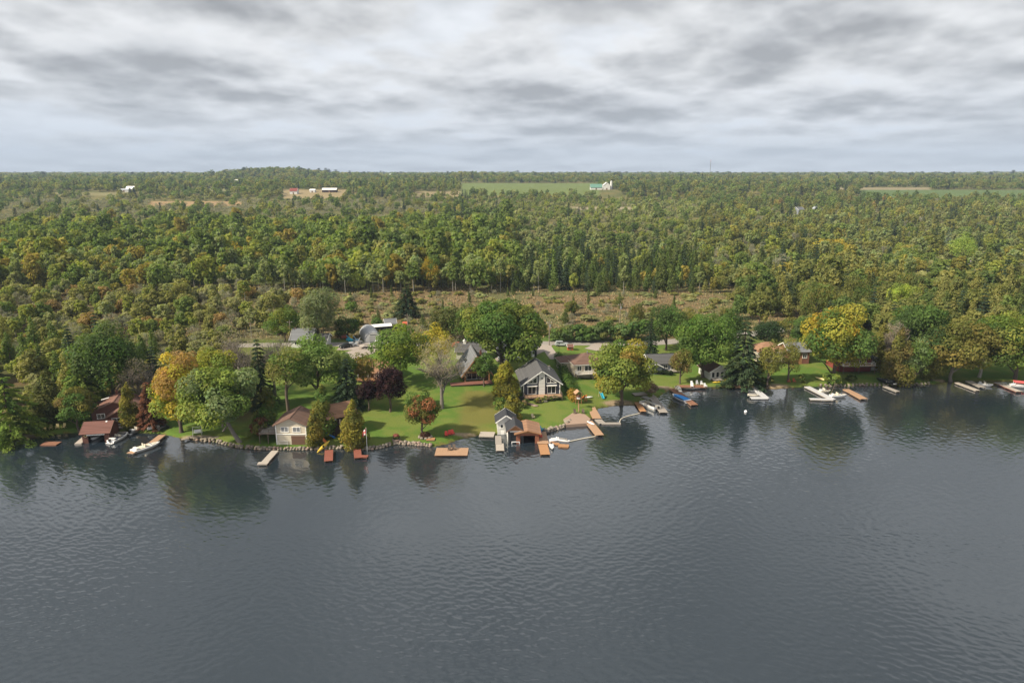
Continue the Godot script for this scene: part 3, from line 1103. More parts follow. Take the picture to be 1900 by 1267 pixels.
func woods() -> void:
	var spots := []  # [x, depth, style, height, width, tint]
	var depth := 168.0
	while depth < 760.0:
		var gap := 4.9 + depth * 0.0052
		var x := -0.84 * depth
		while x < 0.84 * depth:
			var px := x + rng.randf_range(-0.45, 0.45) * gap
			var pd := depth + rng.randf_range(-0.45, 0.45) * gap
			if rng.randf() < wooded(px, pd) and not near_road(px, pd):
				var sp := species(px, pd)
				spots.append([px, pd, sp[0], sp[1], sp[2], sp[3]])
			x += gap
		depth += gap
	# the 300 nearest of each kind are trees of their own
	spots.sort_custom(func(a, b): return a[1] < b[1])
	var kinds := {}
	var base := {"round": [14.0, 10.0, 1500, 0.62], "aspen": [13.0, 6.0, 900, 0.46], "cedar": [12.0, 5.2, 1100, 0.42], "spruce": [15.0, 5.4, 1300, 0.5], "bare": [7.0, 6.0, 700, 0.55], "shrub": [4.5, 5.5, 700, 0.42]}
	for k in base:
		kinds[k] = []
		for q in 4:
			var b: Array = base[k]
			var v := variant(k, b[0] * [1.0, 1.14, 0.86, 1.0][q], b[1] * [1.0, 0.78, 1.12, 0.9][q], b[2], b[3])
			var bark: Material = M.bark_pale if k == "aspen" else (M.bark_grey if k == "bare" else M.bark)
			kinds[k].append([v[0].mesh(bark), v[1].mesh(M.leaf)])
	var rest := []
	var made := {}
	for s in spots:
		made[s[2]] = made.get(s[2], 0) + 1
		var most: int = {"round": 200, "aspen": 110, "cedar": 120, "spruce": 30, "bare": 40, "shrub": 70}[s[2]]
		if made[s[2]] > most:
			rest.append(s)
			continue
		var words: Array = KIND_WORDS[s[2]]
		var where := "in the thicket behind the western cottages" if s[1] < 345.0 and s[0] < 0.0 else ("in the woods behind the eastern cottages" if s[0] / s[1] > 0.34 else "at the woods' edge beyond the brown meadow")
		var k := rng.randf_range(0.72, 1.28)
		var size: String = "tall " if k > 1.1 else ("short " if k < 0.9 else "")
		if s[1] < 345.0 and s[0] / s[1] > -0.42 and s[0] / s[1] < 0.34: where = "in the brown meadow beyond the road"
		var t := thing(words[0], size + TINT_WORDS[s[5]] + " " + words[1] + " " + where, "shrub" if s[2] == "shrub" else "tree", on(s[0], -s[1]), rng.randf() * TAU, TINT_WORDS[s[5]] + " " + words[0].replace("_", " ") + "s " + where)
		var v: Array = kinds[s[2]][rng.randi() % 4]
		t.scale = Vector3(s[4] / base[s[2]][1] * k, s[3] / base[s[2]][0] * k * rng.randf_range(0.92, 1.08), s[4] / base[s[2]][1] * k)
		put(t, "trunk" if s[2] != "shrub" else "stem", v[0])
		put(t, "crown" if s[2] != "shrub" else "foliage", v[1], M["leaf_" + s[5]])
	# all farther trees, too many and too far to count
	while depth < 2600.0:
		var gap := 8.6 + (depth - 760.0) * 0.0062
		var x := -0.84 * depth
		while x < 0.84 * depth:
			var px := x + rng.randf_range(-0.45, 0.45) * gap
			var pd := depth + rng.randf_range(-0.45, 0.45) * gap
			if rng.randf() < wooded(px, pd):
				var sp := species(px, pd)
				var up := sm(1400.0, 2600.0, pd) * 0.35 + 1.0
				rest.append([px, pd, sp[0], sp[1], sp[2] * up, sp[3]])
			x += gap
		depth += gap
	while depth < 12000.0:
		var gap := 20.0 + (depth - 2600.0) * 0.006
		var x := -0.84 * depth
		while x < 0.84 * depth:
			var px := x + rng.randf_range(-0.45, 0.45) * gap
			var pd := depth + rng.randf_range(-0.45, 0.45) * gap
			if rng.randf() < wooded(px, pd):
				var sp := species(px, pd)
				rest.append([px, pd, sp[0], sp[1] * rng.randf_range(0.9, 1.25), gap * 1.25, sp[3]])
			x += gap
		depth += gap
	var piles := {}
	for s in rest:
		var key: String = s[2] + ("" if s[1] < 760.0 else "_far")
		if not piles.has(key): piles[key] = []
		piles[key].append(s)
	for key in piles:
		var style: String = key.trim_suffix("_far")
		var far: bool = key.ends_with("_far")
		var b: Array = base[style]
		var pile: Array = piles[key]
		for q in 3:
			var v := variant(style, b[0] * [1.0, 1.16, 0.84][q], b[1] * [1.0, 0.78, 1.1][q], 170 if far else 620, b[3] * (2.0 if far else 1.3))
			var both: Shape = v[1]
			var at := both.v.size()
			var tr: Shape = v[0]
			both.v.append_array(tr.v)
			both.n.append_array(tr.n)
			both.uv.append_array(tr.uv)
			for k in tr.v.size(): both.c.append(Color(0.9, 0.75, 0.9) if style != "aspen" else Color(1.9, 1.6, 2.4))
			for k in tr.ix: both.ix.append(k + at)
			var mine := []
			for k in pile.size():
				if k % 3 == q: mine.append(pile[k])
			if mine.is_empty(): continue
			var mm := MultiMesh.new()
			mm.transform_format = MultiMesh.TRANSFORM_3D
			mm.use_colors = true
			mm.mesh = both.mesh(M.stuff_leaf)
			mm.instance_count = mine.size()
			for k in mine.size():
				var s: Array = mine[k]
				var z := rng.randf_range(0.62, 1.3) * (1.0 + 0.5 * broad.get_noise_2d(s[0] * 4.0, s[1] * 4.0))
				var bs := Basis(Vector3.UP, rng.randf() * TAU).scaled_local(Vector3(s[4] / b[1] * z, s[3] / b[0] * z, s[4] / b[1] * z))
				mm.set_instance_transform(k, Transform3D(bs, on(s[0], -s[1], -0.2)))
				var c: Color = TINTS[s[5]]
				mm.set_instance_color(k, Color(c.r, c.g, c.b) * rng.randf_range(0.82, 1.2))
			var o := MultiMeshInstance3D.new()
			o.name = numbered(("distant_" if far else "") + KIND_WORDS[style][0] + "_wood")
			o.multimesh = mm
			add_child(o)
			tag(o, ("far off wood of " if far else "dense wood of ") + KIND_WORDS[style][1] + "s", "wood", "", "stuff")
	# low growth of the marsh meadow
	var s := Shape.new()
	var b := 0
	for k in 60000:
		var pd := rng.randf_range(246.0, 375.0)
		var px := rng.randf_range(-0.8, 0.62) * pd
		if rng.randf() > 0.35 + 0.9 * absf(lumpy.get_noise_2d(px * 0.7, pd * 0.7)) or near_road(px, pd): continue
		var p := on(px, -pd)
		var h := rng.randf_range(0.25, 0.7)
		var c := pick([[Color(0.27, 0.175, 0.09), 3.0], [Color(0.24, 0.19, 0.09), 2.0], [Color(0.17, 0.17, 0.065), 1.4], [Color(0.31, 0.25, 0.16), 1.0]])
		c = jit(c, 0.25)
		var a := rng.randf() * TAU
		var w := Vector3(cos(a), 0, sin(a)) * rng.randf_range(0.12, 0.34)
		var lean := Vector3(rng.randf_range(-0.4, 0.4), 0, rng.randf_range(-0.4, 0.4))
		var nn := (w * 2.0).cross(w * 0.6 + w + lean + Vector3(0, h, 0)).normalized() * -1.0
		b = s.v.size()
		s.v.append_array([p - w, p + w, p + w * 0.6 + lean + Vector3(0, h, 0), p - w * 0.5 + lean + Vector3(0, h * 0.85, 0)])
		for q in 4:
			s.n.append(nn)
			s.c.append(c)
			s.uv.append(Vector2.ZERO)
		s.ix.append_array([b, b + 1, b + 2, b, b + 2, b + 3])
	var o := part(self, "meadow_grass", s, M.thatch)
	tag(o, "brown marsh grass and sedge of the meadow beyond the road", "grass", "", "stuff")


const ROAD := [Vector3(-97.80, 2.65, -235.60), Vector3(-82.72, 2.65, -236.39), Vector3(40.90, 2.48, -239.47), Vector3(70.06, 2.37, -246.53), Vector3(105.48, 2.65, -260.64), Vector3(161.96, 2.65, -298.46), Vector3(315.39, 2.65, -469.52), Vector3(539.10, 3.31, -655.44)]


func near_road(x: float, depth: float) -> bool:
	var p := Vector2(x, -depth)
	for k in ROAD.size() - 1:
		var q := Geometry2D.get_closest_point_to_segment(p, Vector2(ROAD[k].x, ROAD[k].z), Vector2(ROAD[k + 1].x, ROAD[k + 1].z))
		if q.distance_to(p) < 6.5: return true
	return false


# ---------------------------------------------------------------- buildings
# A building's own axes: x to the right along its front, y up, front wall at z = 0 facing +z (the lake), body towards -z.
func shell(t: Node3D, w: float, l: float, hw: float, rise: float, wall: String, roof: String, opt := {}) -> void:
	var off: Vector3 = opt.get("off", Vector3.ZERO)
	var axis: String = opt.get("axis", "z")
	var over: float = opt.get("over", 0.45)
	var trim: String = opt.get("trim", "trim")
	var xf := Transform3D(Basis(), off)
	var a := w
	var b := l
	if axis == "x":  # ridge runs along the front
		xf = Transform3D(Basis(Vector3.UP, PI / 2), off + Vector3(-w / 2, 0, -l / 2))
		a = l
		b = w
	# in these axes the gable faces +z at z = 0 for "z"; for "x" the box is turned about its middle
	var zf := 0.0
	var s := Shape.new()
	s.xf = xf
	s.prism([Vector2(-a / 2, -1.2), Vector2(a / 2, -1.2), Vector2(a / 2, hw), Vector2(0, hw + rise), Vector2(-a / 2, hw)], zf - b if axis == "z" else 0.0, zf if axis == "z" else b)
	part(t, "wall", s, M[wall])
	var z0 := (-b if axis == "z" else 0.0) - over
	var z1 := (0.0 if axis == "z" else b) + over
	var n := Vector2(rise, a / 2).normalized()
	for e in [-1.0, 1.0]:
		var r := Shape.new()
		r.xf = xf
		var eave := Vector2(e * (a / 2 + over), hw - over * rise / (a / 2))
		var top := Vector2(0, hw + rise)
		var lift := Vector2(e * n.x, n.y) * 0.17
		var lo := eave + lift * 0.12
		var ridge := top + Vector2(0, 0.02)
		var poly := [lo, lo + lift, Vector2(0, ridge.y + 0.17 / n.y), ridge]
		if e > 0.0: poly = [lo, lo + lift, Vector2(0, ridge.y + 0.17 / n.y), ridge]
		else: poly.reverse()
		r.prism(poly, z0, z1)
		part(t, "roof", r, M[roof])
		var f := Shape.new()
		f.xf = xf
		for z in [z0 - 0.03, z1 + 0.03]:
			f.bar(Vector3(eave.x, eave.y + 0.1, z), Vector3(e * 0.06, top.y + 0.1, z), 0.05, 0.26)
		part(t, "fascia", f, M[trim], "stuff")
	var g := Shape.new()
	g.xf = xf
	g.bar(Vector3(0, hw + rise + 0.20, z0), Vector3(0, hw + rise + 0.20, z1), 0.3, 0.07)
	part(t, "ridge_cap", g, M[roof])


func hip(t: Node3D, w: float, l: float, hw: float, rise: float, wall: String, roof: String, off := Vector3.ZERO, over := 0.5) -> void:
	var s := Shape.new()
	s.xf = Transform3D(Basis(), off)
	s.box(Vector3(0, hw / 2 - 0.6, -l / 2), Vector3(w, hw + 1.2, l))
	part(t, "wall", s, M[wall])
	var x := w / 2 + over
	var a := Vector3(-x, hw, over)
	var b := Vector3(x, hw, over)
	var c := Vector3(x, hw, -l - over)
	var d := Vector3(-x, hw, -l - over)
	var k := minf(w, l) / 2
	var e := Vector3(-x + k + over, hw + rise, -l / 2)
	var f := Vector3(x - k - over, hw + rise, -l / 2)
	if l > w:
		e = Vector3(0, hw + rise, over - k - over)
		f = Vector3(0, hw + rise, -l + k)
	for q in ([[a, b, f, e], [b, c, f], [c, d, e, f], [d, a, e]] if l <= w else [[a, b, e], [b, c, f, e], [c, d, f], [d, a, e, f]]):
		var r := Shape.new()
		r.xf = Transform3D(Basis(), off + Vector3(0, 0.04, 0))
		r.face(q)
		part(t, "roof", r, M[roof])
	var g := Shape.new()
	g.xf = Transform3D(Basis(), off)
	g.box(Vector3(0, hw - 0.06, -l / 2), Vector3(2 * x, 0.16, l + 2 * over))
	part(t, "eave", g, M.trim)


func window(t: Node3D, at: Vector3, w: float, h: float, yaw := 0.0, panes := 2, trim := "trim", glass := "pane") -> void:
	var s := Shape.new()
	s.xf = Transform3D(Basis(Vector3.UP, yaw), at)
	for k in [[Vector3(0, h / 2, 0.02), Vector3(w + 0.2, 0.12, 0.12)], [Vector3(0, -h / 2, 0.03), Vector3(w + 0.26, 0.12, 0.16)], [Vector3(-w / 2, 0, 0.02), Vector3(0.12, h - 0.12, 0.12)], [Vector3(w / 2, 0, 0.02), Vector3(0.12, h - 0.12, 0.12)]]:
		s.box(k[0], k[1])
	for k in range(1, panes):
		s.box(Vector3(-w / 2 + w * k / panes, 0, 0.015), Vector3(0.09, h - 0.12, 0.1))
	var f := part(t, "window", s, M[trim])
	for k in panes:
		var p := Shape.new()
		p.xf = s.xf
		p.box(Vector3(-w / 2 + w * (k + 0.5) / panes, 0, 0.012), Vector3(w / panes - 0.08, h - 0.1, 0.05))
		part(f, "pane", p, M[glass])


func raked_window(t: Node3D, pts: Array, z: float) -> void:  # a gable window with a slanted head
	var s := Shape.new()
	for k in pts.size():
		var a: Vector2 = pts[k]
		var b: Vector2 = pts[(k + 1) % pts.size()]
		s.bar(Vector3(a.x, a.y, z + 0.05), Vector3(b.x, b.y, z + 0.05), 0.16, 0.16)
	var f := part(t, "gable_window", s, M.trim)
	var q := []
	for p in pts:
		q.append(Vector2(p.x, p.y))
	var g := Shape.new()
	g.prism(q, z, z + 0.04)
	part(f, "pane", g, M.pane)


func door(t: Node3D, at: Vector3, w: float, h: float, m: String, yaw := 0.0) -> void:
	var s := Shape.new()
	s.xf = Transform3D(Basis(Vector3.UP, yaw), at)
	s.box(Vector3(0, h / 2, 0.02), Vector3(w, h, 0.09))
	var d := part(t, "door", s, M[m])
	var k := Shape.new()
	k.xf = s.xf
	k.box(Vector3(w * 0.36, h * 0.47, 0.09), Vector3(0.08, 0.16, 0.08))
	part(d, "handle", k, M.metal)


func platform(t: Node3D, called: String, x0: float, x1: float, z0: float, z1: float, y: float, m: String, legs := true) -> void:  # a raised deck: boards, rim and posts
	var s := Shape.new()
	var n := maxi(3, int((x1 - x0) / 0.3))
	for k in n:
		var a := lerpf(x0, x1, float(k) / n)
		var b := lerpf(x0, x1, float(k + 1) / n) - 0.035
		s.box(Vector3((a + b) / 2, y - 0.04, (z0 + z1) / 2), Vector3(b - a, 0.08, absf(z1 - z0)))
	var d := part(t, called, s, M[m], "stuff")
	var r := Shape.new()
	r.box(Vector3((x0 + x1) / 2, y - 0.20, (z0 + z1) / 2), Vector3(x1 - x0 - 0.1, 0.22, absf(z1 - z0) - 0.1))
	part(d, "frame", r, M.timber)
	if legs:
		for x in [x0 + 0.12, (x0 + x1) / 2, x1 - 0.12]:
			for z in [z0 + 0.12 * signf(z1 - z0), z1 - 0.12 * signf(z1 - z0)]:
				var p := Shape.new()
				p.box(Vector3(x, (y - 0.3) / 2 - 0.6, z), Vector3(0.16, y + 0.9, 0.16))
				part(d, "post", p, M.timber)


func railing(t: Node3D, pts: Array, y: float, m: String, tall := 0.95) -> void:
	var s := Shape.new()
	for k in pts.size() - 1:
		var a := Vector3(pts[k].x, y, pts[k].y)
		var b := Vector3(pts[k + 1].x, y, pts[k + 1].y)
		s.bar(a + Vector3(0, tall, 0), b + Vector3(0, tall, 0), 0.1, 0.07)
		s.bar(a + Vector3(0, 0.12, 0), b + Vector3(0, 0.12, 0), 0.06, 0.06)
		var n := maxi(1, int(a.distance_to(b) / 0.35))
		for q in n + 1:
			var p := a.lerp(b, float(q) / n)
			s.box(p + Vector3(0, tall / 2, 0), Vector3(0.09, tall, 0.09) if q % 5 == 0 else Vector3(0.035, tall, 0.035))
	part(t, "railing", s, M[m], "stuff")


func base(called: String, label: String, category: String, at: Vector3, turn: float) -> Node3D:
	return thing(called, label, category, at, turn)


func chimney(t: Node3D, at: Vector3, h := 1.2, m := "brick") -> void:
	var s := Shape.new()
	s.box(at + Vector3(0, h / 2 - 0.4, 0), Vector3(0.55, h + 0.8, 0.55))
	var c := part(t, "chimney", s, M[m])
	var k := Shape.new()
	k.box(at + Vector3(0, h + 0.05, 0), Vector3(0.7, 0.1, 0.7))
	part(c, "cap", k, M.stone_dark)


func open_boathouse(t: Node3D, w: float, l: float, hw: float, rise: float, wall: String, roof: String, axis: String, gap: Array, opt := {}) -> void:
	# walls with a boat door: a hollow box, so that the dark inside is real
	var th := 0.16
	var s := Shape.new()
	s.box(Vector3(-w / 2 + th / 2, hw / 2 - 0.5, -l / 2), Vector3(th, hw + 1.0, l))
	part(t, "wall", s, M[wall])
	s = Shape.new()
	s.box(Vector3(w / 2 - th / 2, hw / 2 - 0.5, -l / 2), Vector3(th, hw + 1.0, l))
	part(t, "wall", s, M[wall])
	s = Shape.new()
	s.box(Vector3(0, hw / 2 - 0.5, -l + th / 2), Vector3(w - 2 * th - 0.01, hw + 1.0, th))
	part(t, "wall", s, M[wall])
	s = Shape.new()
	var x0: float = gap[0]
	var x1: float = gap[1]
	var top: float = gap[2]
	s.box(Vector3((-w / 2 + th + x0) / 2, hw / 2 - 0.5, -th / 2), Vector3(x0 + w / 2 - th - 0.005, hw + 1.0, th))
	s.box(Vector3((w / 2 - th + x1) / 2, hw / 2 - 0.5, -th / 2), Vector3(w / 2 - th - x1 - 0.005, hw + 1.0, th))
	s.box(Vector3((x0 + x1) / 2, (top + hw) / 2, -th / 2), Vector3(x1 - x0, hw - top, th))
	part(t, "front_wall", s, M[wall])
	# roof with gable ends
	var o := {"axis": axis, "over": opt.get("over", 0.4), "trim": opt.get("trim", "trim")}
	var a := w if axis == "z" else l
	var b := l if axis == "z" else w
	var xf := Transform3D() if axis == "z" else Transform3D(Basis(Vector3.UP, PI / 2), Vector3(-w / 2, 0, -l / 2))
	var z0 := -b if axis == "z" else 0.0
	var z1 := 0.0 if axis == "z" else b
	for z in [z0, z1 - 0.12]:
		var g := Shape.new()
		g.xf = xf
		g.prism([Vector2(-a / 2, hw + 0.003), Vector2(a / 2, hw + 0.003), Vector2(0, hw + rise)], z, z + 0.12)
		part(t, "gable", g, M[opt.get("gable", wall)])
	var n := Vector2(rise, a / 2).normalized()
	var over: float = o.over
	for e in [-1.0, 1.0]:
		var r := Shape.new()
		r.xf = xf
		var lo := Vector2(e * (a / 2 + over), hw - over * rise / (a / 2) + 0.02)
		var lift := Vector2(e * n.x, n.y) * 0.15
		var poly := [lo, lo + lift, Vector2(0, hw + rise + 0.02 + 0.15 / n.y), Vector2(0, hw + rise + 0.02)]
		if e < 0.0: poly.reverse()
		r.prism(poly, z0 - over, z1 + over)
		part(t, "roof", r, M[roof])
		var f := Shape.new()
		f.xf = xf
		for z in [z0 - over - 0.03, z1 + over + 0.03]:
			f.bar(Vector3(lo.x, lo.y + 0.08, z), Vector3(e * 0.05, hw + rise + 0.1, z), 0.05, 0.22)
		part(t, "fascia", f, M[o.trim], "stuff")


func cottages() -> void:
	var t: Node3D
	var s: Shape
	# brown boathouse and cottage in the west
	t = put_house("boathouse", "low maroon boathouse with an open boat door and a single long roof slope", Vector3(-98.72, -0.00, -151.62), 0.171, 5.89)
	var w: float = t.get_meta("w")
	open_boathouse(t, w, 6.0, 2.5, 1.7, "brown_siding", "roof_maroon", "x", [-1.7, 1.9, 2.0], {"trim": "soffit"})
	s = Shape.new()
	s.box(Vector3(0.1, 2.1, 0.12), Vector3(3.9, 0.3, 0.14))
	part(t, "door_header", s, M.trim)
	s = Shape.new()
	s.box(Vector3(-w / 2 - 0.75, 0.2, -2.4), Vector3(1.5, 0.4, 6.4))
	part(t, "side_walk", s, M.deck_pale)
	s = Shape.new()
	s.box(Vector3(w / 2 + 0.85, 0.2, -2.6), Vector3(1.7, 0.4, 6.4))
	part(t, "side_walk", s, M.deck_grey)
	ring(t, "life_ring", Vector3(-w / 2 + 0.8, 1.9, 0.06), 0.3, M.pale_yellow)
	s = Shape.new()
	s.blob(Vector3(w / 2 - 1.2, 4.1, -2.9), Vector3(0.35, 0.3, 0.35), rng, 0.05)
	part(t, "vent", s, M.white)
	t = put_house("cottage", "brown cottage with maroon roof and a gabled front porch of white framed windows", Vector3(-98.13, 0.53, -160.53), 0.314, 4.10)
	shell(t, 4.6, 3.6, 2.9, 1.2, "brown_siding", "roof_rust", {"trim": "soffit"})
	shell(t, 10.5, 9.0, 3.4, 2.2, "brown_siding", "roof_rust", {"trim": "soffit", "off": Vector3(-1.4, 0, -3.5)})
	window(t, Vector3(0.2, 1.6, 0.0), 3.2, 1.7, 0.0, 3)
	window(t, Vector3(-4.6, 2.2, -3.5), 1.7, 1.2, 0.0, 2)
	s = Shape.new()
	s.bar(Vector3(-5.2, 5.05, -8.2), Vector3(-3.4, 5.5, -8.2), 0.5, 0.12)
	part(t, "skylight", s, M.trim)
	chimney(t, Vector3(-2.0, 5.6, -10.6))
	platform(t, "deck", -2.6, 3.4, 0.15, 1.6, 0.35, "deck_pale")
	# beige boathouse
	t = put_house("boathouse", "two storey beige boathouse with a brown garage door and two upper windows", Vector3(-51.36, 0.62, -148.96), -0.001, 6.92)
	w = t.get_meta("w")
	shell(t, w, 7.5, 5.0, 1.55, "beige_siding", "roof_brown", {"trim": "soffit", "over": 0.6})
	for x in [-1.45, 1.3]:
		window(t, Vector3(x, 3.75, 0.0), 1.7, 1.15, 0.0, 2, "trim", "curtain")
	s = Shape.new()
	s.box(Vector3(1.55, 1.05, 0.03), Vector3(3.2, 2.3, 0.08))
	var gd := part(t, "garage_door", s, M.garage_door)
	for k in 4:
		s = Shape.new()
		s.box(Vector3(1.55, 0.2 + 0.57 * k, 0.09), Vector3(3.1, 0.04, 0.03))
		part(gd, "rib", s, M.soffit)
	s = Shape.new()
	s.box(Vector3(0, 2.62, 0.05), Vector3(w + 0.1, 0.18, 0.14))
	part(t, "belt_board", s, M.trim)
	for x in [-w / 2 - 0.01, w / 2 + 0.01]:
		s = Shape.new()
		s.box(Vector3(x, 1.9, 0.02), Vector3(0.2, 6.0, 0.2))
		part(t, "corner_board", s, M.trim)
	platform(t, "deck", -w / 2 - 4.3, -w / 2 - 0.1, -0.4, -6.0, 2.65, "deck_grey")
	railing(t, [Vector2(-w / 2 - 0.2, -0.5), Vector2(-w / 2 - 4.2, -0.5), Vector2(-w / 2 - 4.2, -5.9), Vector2(-w / 2 - 0.2, -5.9)], 2.65, "timber")
	s = Shape.new()
	s.bar(Vector3(-3.0, 0.95, 0.15), Vector3(-1.0, 0.95, 0.15), 0.06, 0.06)
	s.bar(Vector3(-3.0, 0.35, 0.15), Vector3(-1.0, 0.35, 0.15), 0.06, 0.06)
	for x in [-3.0, -1.0]:
		s.box(Vector3(x, 0.45, 0.15), Vector3(0.07, 1.1, 0.07))
	part(t, "rack", s, M.trim, "stuff")
	# tall dark brown boathouse
	t = put_house("boathouse", "tall dark brown boathouse with a rust shingle roof beside the climbing slides", Vector3(-40.84, 0.79, -154.46), 0.592, 5.26)
	shell(t, 6.3, 5.2, 5.3, 1.9, "dark_brown_siding", "roof_tan", {"axis": "x", "trim": "soffit", "over": 0.7})
	s = Shape.new()
	s.tube([Vector3(-1.6, 4.4, 0.05), Vector3(-1.6, 4.4, 0.2)], [0.28, 0.22], 10)
	part(t, "wall_lamp", s, M.white)
	window(t, Vector3(1.7, 3.9, 0.0), 1.5, 1.6)
	door(t, Vector3(0.2, 0.1, 0.0), 1.0, 2.1, "soffit")
	platform(t, "balcony", -4.8, -3.2, -0.4, -4.0, 2.4, "timber")
	railing(t, [Vector2(-3.2, -0.5), Vector2(-4.7, -0.5), Vector2(-4.7, -3.9)], 2.4, "dark_brown_siding")
	for x in [-0.9, 2.9]:
		s = Shape.new()
		s.box(Vector3(x, 2.0, 1.3), Vector3(0.14, 5.2, 0.14))
		part(t, "post", s, M.deck_grey)
	# brown roofed cottage behind the purple maples
	t = put_house("cottage", "low cottage with tan shingle roof white porch posts and a long cedar deck", Vector3(-41.17, 2.23, -195.15), 0.004, 9.64)
	shell(t, 9.5, 8.0, 2.7, 2.3, "log", "roof_tan", {"axis": "x", "trim": "trim", "over": 0.9})
	window(t, Vector3(-2.4, 1.5, 0.0), 2.6, 1.7, 0.0, 3)
	window(t, Vector3(2.6, 1.5, 0.0), 1.8, 1.7, 0.0, 2)
	door(t, Vector3(0.5, 0.2, 0.0), 1.1, 2.2, "trim")
	platform(t, "deck", -4.8, 4.8, 0.1, 2.6, 0.6, "deck_orange")
	for x in [-4.6, -1.5, 1.5, 4.6]:
		s = Shape.new()
		s.box(Vector3(x, 1.6, 0.75), Vector3(0.22, 2.1, 0.22))
		part(t, "porch_post", s, M.trim)
	railing(t, [Vector2(-4.7, 0.2), Vector2(-4.7, 2.5), Vector2(4.7, 2.5), Vector2(4.7, 0.2)], 0.6, "deck_orange", 0.8)
	chimney(t, Vector3(-2.0, 4.4, -4.5), 1.1)
	# steep slate roofed cabin
	t = put_house("cabin", "steep slate roofed timber cabin with an open gable porch and brick terrace", Vector3(-10.28, 1.94, -193.65), 0.218, 9.22)
	t.rotation.y = 0.19
	shell(t, 8.2, 11.0, 2.7, 5.2, "log", "roof_slate", {"off": Vector3(0, 0, -2.4), "over": 0.7, "trim": "cedar_wood"})
	for e in [-1.0, 1.0]:
		s = Shape.new()
		s.box(Vector3(e * 3.6, 1.2, -0.2), Vector3(0.3, 3.4, 0.3))
		part(t, "porch_post", s, M.cedar_wood)
		s = Shape.new()
		var n := Vector2(5.2, 4.1).normalized()
		var lo := Vector2(e * 4.8, 1.85)
		var lift := Vector2(e * n.x, n.y) * 0.16
		var poly := [lo, lo + lift, Vector2(0, 7.95 + 0.2), Vector2(0, 7.95)]
		if e < 0.0: poly.reverse()
		s.prism(poly, -1.68, 0.5)
		part(t, "porch_roof", s, M.roof_slate)
		s = Shape.new()
		s.bar(Vector3(e * 4.8, 1.9, 0.55), Vector3(0, 8.0, 0.55), 0.12, 0.34)
		part(t, "rafter", s, M.cedar_wood)
	s = Shape.new()
	s.box(Vector3(0, 3.1, -0.2), Vector3(7.6, 0.36, 0.3))
	part(t, "tie_beam", s, M.cedar_wood)
	window(t, Vector3(-0.6, 1.45, -2.4), 4.4, 2.2, 0.0, 3)
	window(t, Vector3(0, 4.6, -2.4), 2.2, 1.5, 0.0, 2, "cedar_wood")
	for k in [0.0, 1.7]:
		s = Shape.new()
		s.hexa(Vector3(-2.6, 5.15, -6.0 - k), Vector3(1.0, 0.1, 0.7), Basis(Vector3.BACK, 0.90))
		part(t, "skylight", s, M.pane)
	platform(t, "terrace", -8.2, 4.2, 0.1, 3.0, 0.45, "brick", false)
	chimney(t, Vector3(2.2, 6.2, -8.0), 1.6)
	# white and dark outbuildings behind the big maple
	t = put_house("garage", "white walled garage with a grey roof and a small white cupola", Vector3(-13.56, 2.65, -216.73), -0.000, 9.04)
	shell(t, 9.6, 7.0, 2.6, 2.0, "white_siding", "roof_grey", {"axis": "x"})
	window(t, Vector3(2.2, 1.6, 0.0), 1.3, 1.0)
	door(t, Vector3(-2.4, 0, 0.0), 1.0, 2.1, "trim")
	s = Shape.new()
	s.box(Vector3(-2.2, 4.9, -3.5), Vector3(0.9, 1.1, 0.9))
	var cu := part(t, "cupola", s, M.trim)
	s = Shape.new()
	s.tube([Vector3(-2.2, 5.45, -3.5), Vector3(-2.2, 6.2, -3.5)], [0.75, 0.04], 4)
	part(cu, "cupola_roof", s, M.barn_white)
	t = put_house("garage", "dark sided garage with white trimmed windows behind the big green maple", Vector3(1.81, 2.65, -219.45), 0.112, 12.29)
	shell(t, 13.0, 7.5, 3.0, 1.6, "dark_siding", "roof_dark", {"axis": "x", "trim": "trim"})
	for x in [-3.5, 0.2, 3.4]:
		window(t, Vector3(x, 1.8, 0.0), 1.5, 1.1, 0.0, 2)
	door(t, Vector3(5.2, 0.0, 0.0), 1.0, 2.1, "trim")
	# grey chalet with the white chimney breast
	t = put_house("cottage", "charcoal gabled cottage with a white centre panel and raked gable windows", Vector3(8.29, 1.33, -181.64), 0.046, 9.97)
	t.rotation.y = 0.11
	w = 10.2
	shell(t, w, 13.0, 4.1, 3.5, "navy_siding", "roof_grey", {"over": 0.75})
	s = Shape.new()
	s.prism([Vector2(-0.85, 0.6), Vector2(0.85, 0.6), Vector2(0.85, 6.9), Vector2(0, 7.45), Vector2(-0.85, 6.9)], 0.0, 0.35)
	part(t, "centre_panel", s, M.white_siding)
	star(t, Vector3(0, 5.6, 0.37), 0.42)
	for e in [-1.0, 1.0]:
		window(t, Vector3(e * 2.75, 2.1, 0.0), 2.3, 2.1, 0.0, 2)
		s = Shape.new()
		s.box(Vector3(e * 2.75, 3.42, 0.25), Vector3(2.9, 0.14, 0.6))
		part(t, "window_hood", s, M.trim)
		var q := [Vector2(1.35, 4.1), Vector2(4.2, 4.1), Vector2(1.35, 6.1)]
		if e < 0.0: q = [Vector2(-4.2, 4.1), Vector2(-1.35, 4.1), Vector2(-1.35, 6.1)]
		raked_window(t, q, 0.0)
		s = Shape.new()
		s.box(Vector3(e * 2.5, 4.75, 0.06), Vector3(0.1, 1.15, 0.1))
		part(t, "mullion", s, M.trim)
		s = Shape.new()
		s.box(Vector3(e * (w / 2), 2.0, 0.02), Vector3(0.22, 4.2, 0.22))
		part(t, "corner_board", s, M.trim)
	platform(t, "deck", -5.2, 5.4, 0.35, 3.0, 0.95, "deck_tan")
	railing(t, [Vector2(1.2, 2.9), Vector2(5.3, 2.9), Vector2(5.3, 0.4)], 0.95, "timber", 0.85)
